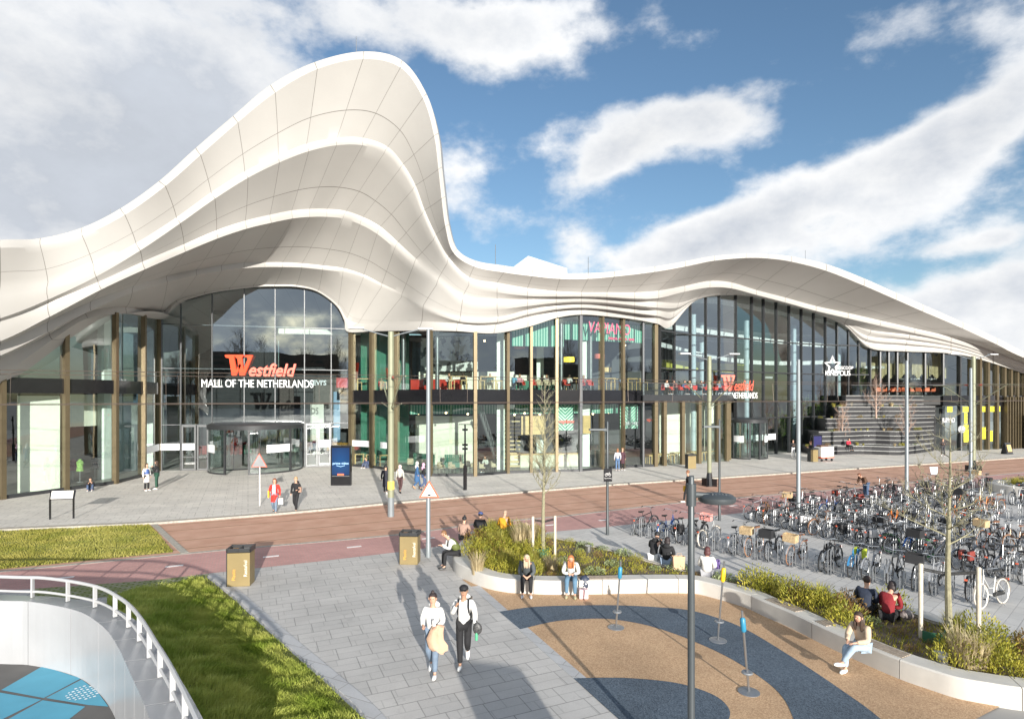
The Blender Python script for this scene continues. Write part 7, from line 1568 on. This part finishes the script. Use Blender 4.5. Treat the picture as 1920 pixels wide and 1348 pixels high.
s = MB(); p0, p1 = fpt(960)+Vector((0, 5.2, 0)), fpt(1045)+Vector((0, 5.2, 0)); c = (p0+p1)/2; s.box((c.x, c.y, F2+.45), ((p1-p0).length, .5, .9), math.atan2((p1-p0).y, (p1-p0).x)); o = s.build('bench', M_green); o['label'] = 'long green bench behind the beige chairs on the cafe upper floor'; o['category'] = 'bench'
for i, (x0, x1, d) in enumerate(((757, 800, 4.6), (818, 865, 5.2))):
    s = MB(); p0, p1 = fpt(x0)+Vector((0, d, 0)), fpt(x1)+Vector((0, d, 0)); c = (p0+p1)/2; L_ = (p1-p0).length; rz = math.atan2((p1-p0).y, (p1-p0).x); t = thing('bench', (c.x, c.y, .11), rz, '%s green ribbed bench on the cafe ground floor' % ('left' if i == 0 else 'right'), 'bench', 'green benches downstairs'); s.box((0, -.25, .25), (L_, .5, .4)); s.build('seat', M_green, t); s = MB()
    for q in range(int(L_/.16)): s.box((-L_/2+.08+q*.16, 0, .65), (.12, .12, .8))
    s.build('backrest', M_green, t)
for i, (x, d) in enumerate([(762, 1.8), (790, 2.2), (824, 1.2), (845, 1.2), (866, 1.6), (903, 1.0), (924, 1.2), (878, 2.2)]):
    p = fpt(x)+Vector((0, d, .11)); chair(p, R(190+i*17), 'beige tub chair on the cafe ground floor, %s from the left' % WH[i], 'beige tub chairs downstairs', M_bush)
for i, (x, d) in enumerate([(668, 1.0), (688, 1.2), (712, 1.6), (726, 2.2)]):
    p = fpt(x)+Vector((0, d, .11)); table('bar_table', p, .8, .95, 'yellow wood bar table in the green bay downstairs, %s from the left' % WH[i], 'bar tables in the green bay')
for i, (px, Y) in enumerate([(1222, 51.5), (1232, 52.5), (1258, 52.0), (1268, 53.3), (1292, 53.0), (1300, 54.5), (1320, 54), (1333, 55)]):
    p = tp(px, Y); p.z = .11; table('wood_table', p, 1.0, .78, 'light wood table under the cafe terrace, %s from the left' % WH[i], 'wood tables under the terrace')
for i, (px, Y) in enumerate([(1218, 51), (1240, 51.6), (1264, 51.8), (1286, 52.2), (1310, 53), (1328, 54)]):
    p = tp(px, Y); p.z = .11; chair(p, i*1.1, 'light wood stool under the cafe terrace, %s from the left' % WH[i], 'stools under the terrace', M_wood, True)
# terrace with red chairs and guests
gcol = [(.10, .10, .12), (.60, .58, .55), (.30, .12, .10), (.08, .12, .25), (.5, .4, .35), (.05, .05, .05), (.6, .25, .3), (.2, .3, .35)]
for i, (px, Y) in enumerate([(1240, 50.5), (1250, 51.3), (1259, 50.9), (1275, 51.4), (1288, 51.6), (1300, 52.2), (1322, 52.4), (1340, 52.9), (1352, 53.6)]):
    p = tp(px, Y); p.z = 6.13; chair(p, R(180+i*40), 'red tub chair on the open cafe terrace, %s from the left' % WH[i], 'red chairs on the terrace', M_redw)
for i, (px, Y) in enumerate([(1236, 51.2), (1248, 50.6), (1268, 51.2), (1281, 51.6), (1296, 51.9), (1312, 52.4), (1330, 52.8), (1346, 53.2)]):
    p = tp(px, Y); p.z = 6.13; person(0, 0, R(-60 if i % 2 else 200), 'sit', 'lap', 'guest in %s sitting on the open cafe terrace, %s from the left' % (['dark grey', 'pale grey', 'rust red', 'navy', 'beige', 'black', 'pink', 'grey blue'][i], WH[i]), gcol[i], BK, [(.05, .03, .02), (.3, .18, .1), (.02, .02, .02)][i % 3], 'bob', h=1.7, base=p, group='guests on the cafe terrace')
for i, (x, d, c_, n_) in enumerate([(793, 1.2, BK, 'black'), (838, 1.4, (.6, .6, .6), 'pale grey'), (864, 1.0, BK, 'black and blonde hair'), (917, 1.2, (.05, .12, .10), 'dark green'), (963, .8, (.12, .35, .5), 'light blue'), (974, .9, (.6, .3, .35), 'pink'), (1017, 1.4, BK, 'black, facing the window'), (1026, 1.5, (.2, .18, .2), 'grey'), (1068, .8, W, 'white'), (1098, 1.6, (.3, .1, .1), 'dark red'), (1171, 1.5, (.3, .4, .6), 'blue')]):
    guest(x, d, F2, R(-80 if i % 2 else 60), c_, [(.05, .03, .02), (.25, .12, .06)][i % 2], 'guest in %s seated behind the upstairs cafe windows, %s from the left' % (n_.split(',')[0].split(' and')[0], WH[i]))
guest(910, 1.6, .11, R(-120), (.6, .62, .55), (.05, .03, .02), 'guest in a pale top reading on the cafe ground floor')
# upper terrace furniture at the cinema
for i in range(9):
    p = tp(1645+i*13, 64.4-.05*i); p.z = 6.12; chair(p, i*.9, 'orange red chair on the far upper terrace, %s from the left' % WH[i], 'chairs on the far terrace', mat('terrace_orange', (.55, .14, .06), .6))
# shop window dummies
for i, (x, Y, c_, l_) in enumerate(((150, 39.5, (.25, .42, .10), 'green patterned'), (137, 39.8, (.24, .03, .07), 'maroon'), (178, 41.0, (.04, .04, .06), 'dark'))):
    p = P(x, 700, Y); p.z = .2; t = thing('mannequin', p, 0, 'shop window dummy in %s clothes behind the left window' % l_, 'mannequin'); s = MB(); s.lathe([(.2, .0), (.2, .03), (.02, .04), (.02, .9)], n=12); s.build('stand', M_galv, t)
    s = MB(); s.lathe([(.22, .75), (.17, 1.05), (.21, 1.35), (.10, 1.48), (.05, 1.55)], n=12); s.build('torso', mat('dummy_%d' % i, c_, .8, var=.5 if i == 0 else .1, vs=14), t, smooth=True)
# ceiling pendants in the cafe
for i, (x, d, z) in enumerate(((975, 3, 9.9), (1133, 2.6, 9.2), (1148, 3.2, 8.1), (1075, 3.5, 8.9))):
    p = fpt(x)+Vector((0, d, z)); t = thing('pendant_lamp', p, 0, '%s hanging lamp on the cafe upper floor' % ['red and white drum', 'small red drum', 'wooden drum', 'yellow glowing'][i], 'lamp', 'hanging lamps in the cafe'); s = MB(); s.lathe([(.45, 0), (.45, .4)], n=16); s.build('lamp_shade', [mat('lamp_red', (.65, .15, .12), .6), mat('lamp_red', (.65, .15, .12)), M_wood, mat('lamp_yellow', (.9, .65, .05), .5, emit=1.2)][i], t); s = MB(); s.tube([(0, 0, .4), (0, 0, 12.2-z)], .015, 4); s.build('cord', M_black, t)

# goods and lamps seen through the entrance and cafe glass
rg = random.Random(31)
for i in range(14):
    x = 312+i*24+rg.uniform(-6, 6); d = rg.uniform(6, 11)
    if 430 < x < 545 and d < 8: d += 4
    p = fpt(min(x, 648))+Vector((0, d, .11)); t = thing('clothes_rail', p, rg.uniform(-.5, .5), 'clothes rail with hanging garments inside the entrance hall, %s from the left' % WH[i], 'clothes rail', 'clothes rails in the entrance hall')
    s = MB(); s.tube([(-.8, 0, 0), (-.8, 0, 1.5), (.8, 0, 1.5), (.8, 0, 0)], .025, 5); s.build('frame', M_black, t)
    col = rg.choice([(.55, .53, .5), (.06, .10, .20), (.45, .25, .05), (.03, .03, .03), (.10, .30, .20), (.40, .05, .05)]); s = MB()
    for q in range(12): s.box((-.7+q*.127, 0, 1.0), (.05, .42, .8+.1*math.sin(q*2.1)))
    s.build('garments', mat('garment_%d' % int(col[0]*99+col[2]*10), col, .9, var=.5, vs=9), t)
M_lit = mat('warm_lamp', (1, .72, .38), .5, emit=5)
for i, (x, d, z) in enumerate([(775, 2.5, 4.6), (830, 2.2, 4.7), (872, 2.6, 4.6), (965, 2.4, 4.5), (985, 2.6, 4.6), (1015, 2.4, 4.5), (1050, 2.6, 4.6), (1095, 2.4, 4.6), (1120, 2.6, 4.5), (1150, 2.4, 4.6), (1190, 2.4, 4.6), (905, 3, 10.4), (985, 4, 10.6), (1050, 4, 10.4), (1100, 4, 10.7), (1185, 3, 10.5)]):
    p = fpt(x)+Vector((0, d, z)); t = thing('spot_lamp', p, 0, 'small glowing warm lamp under the cafe ceiling, %s %s' % (WH[i % 11] if i < 11 else WH[i-11], 'downstairs from the left' if i < 11 else 'upstairs from the left'), 'lamp', 'glowing spot lamps in the cafe')
    s = MB(); s.sphere((0, 0, 0), .085, 10, 6); s.build('bulb', M_lit, t, smooth=True); s = MB(); s.tube([(0, 0, .08), (0, 0, .65)], .012, 4); s.build('cord', M_black, t)
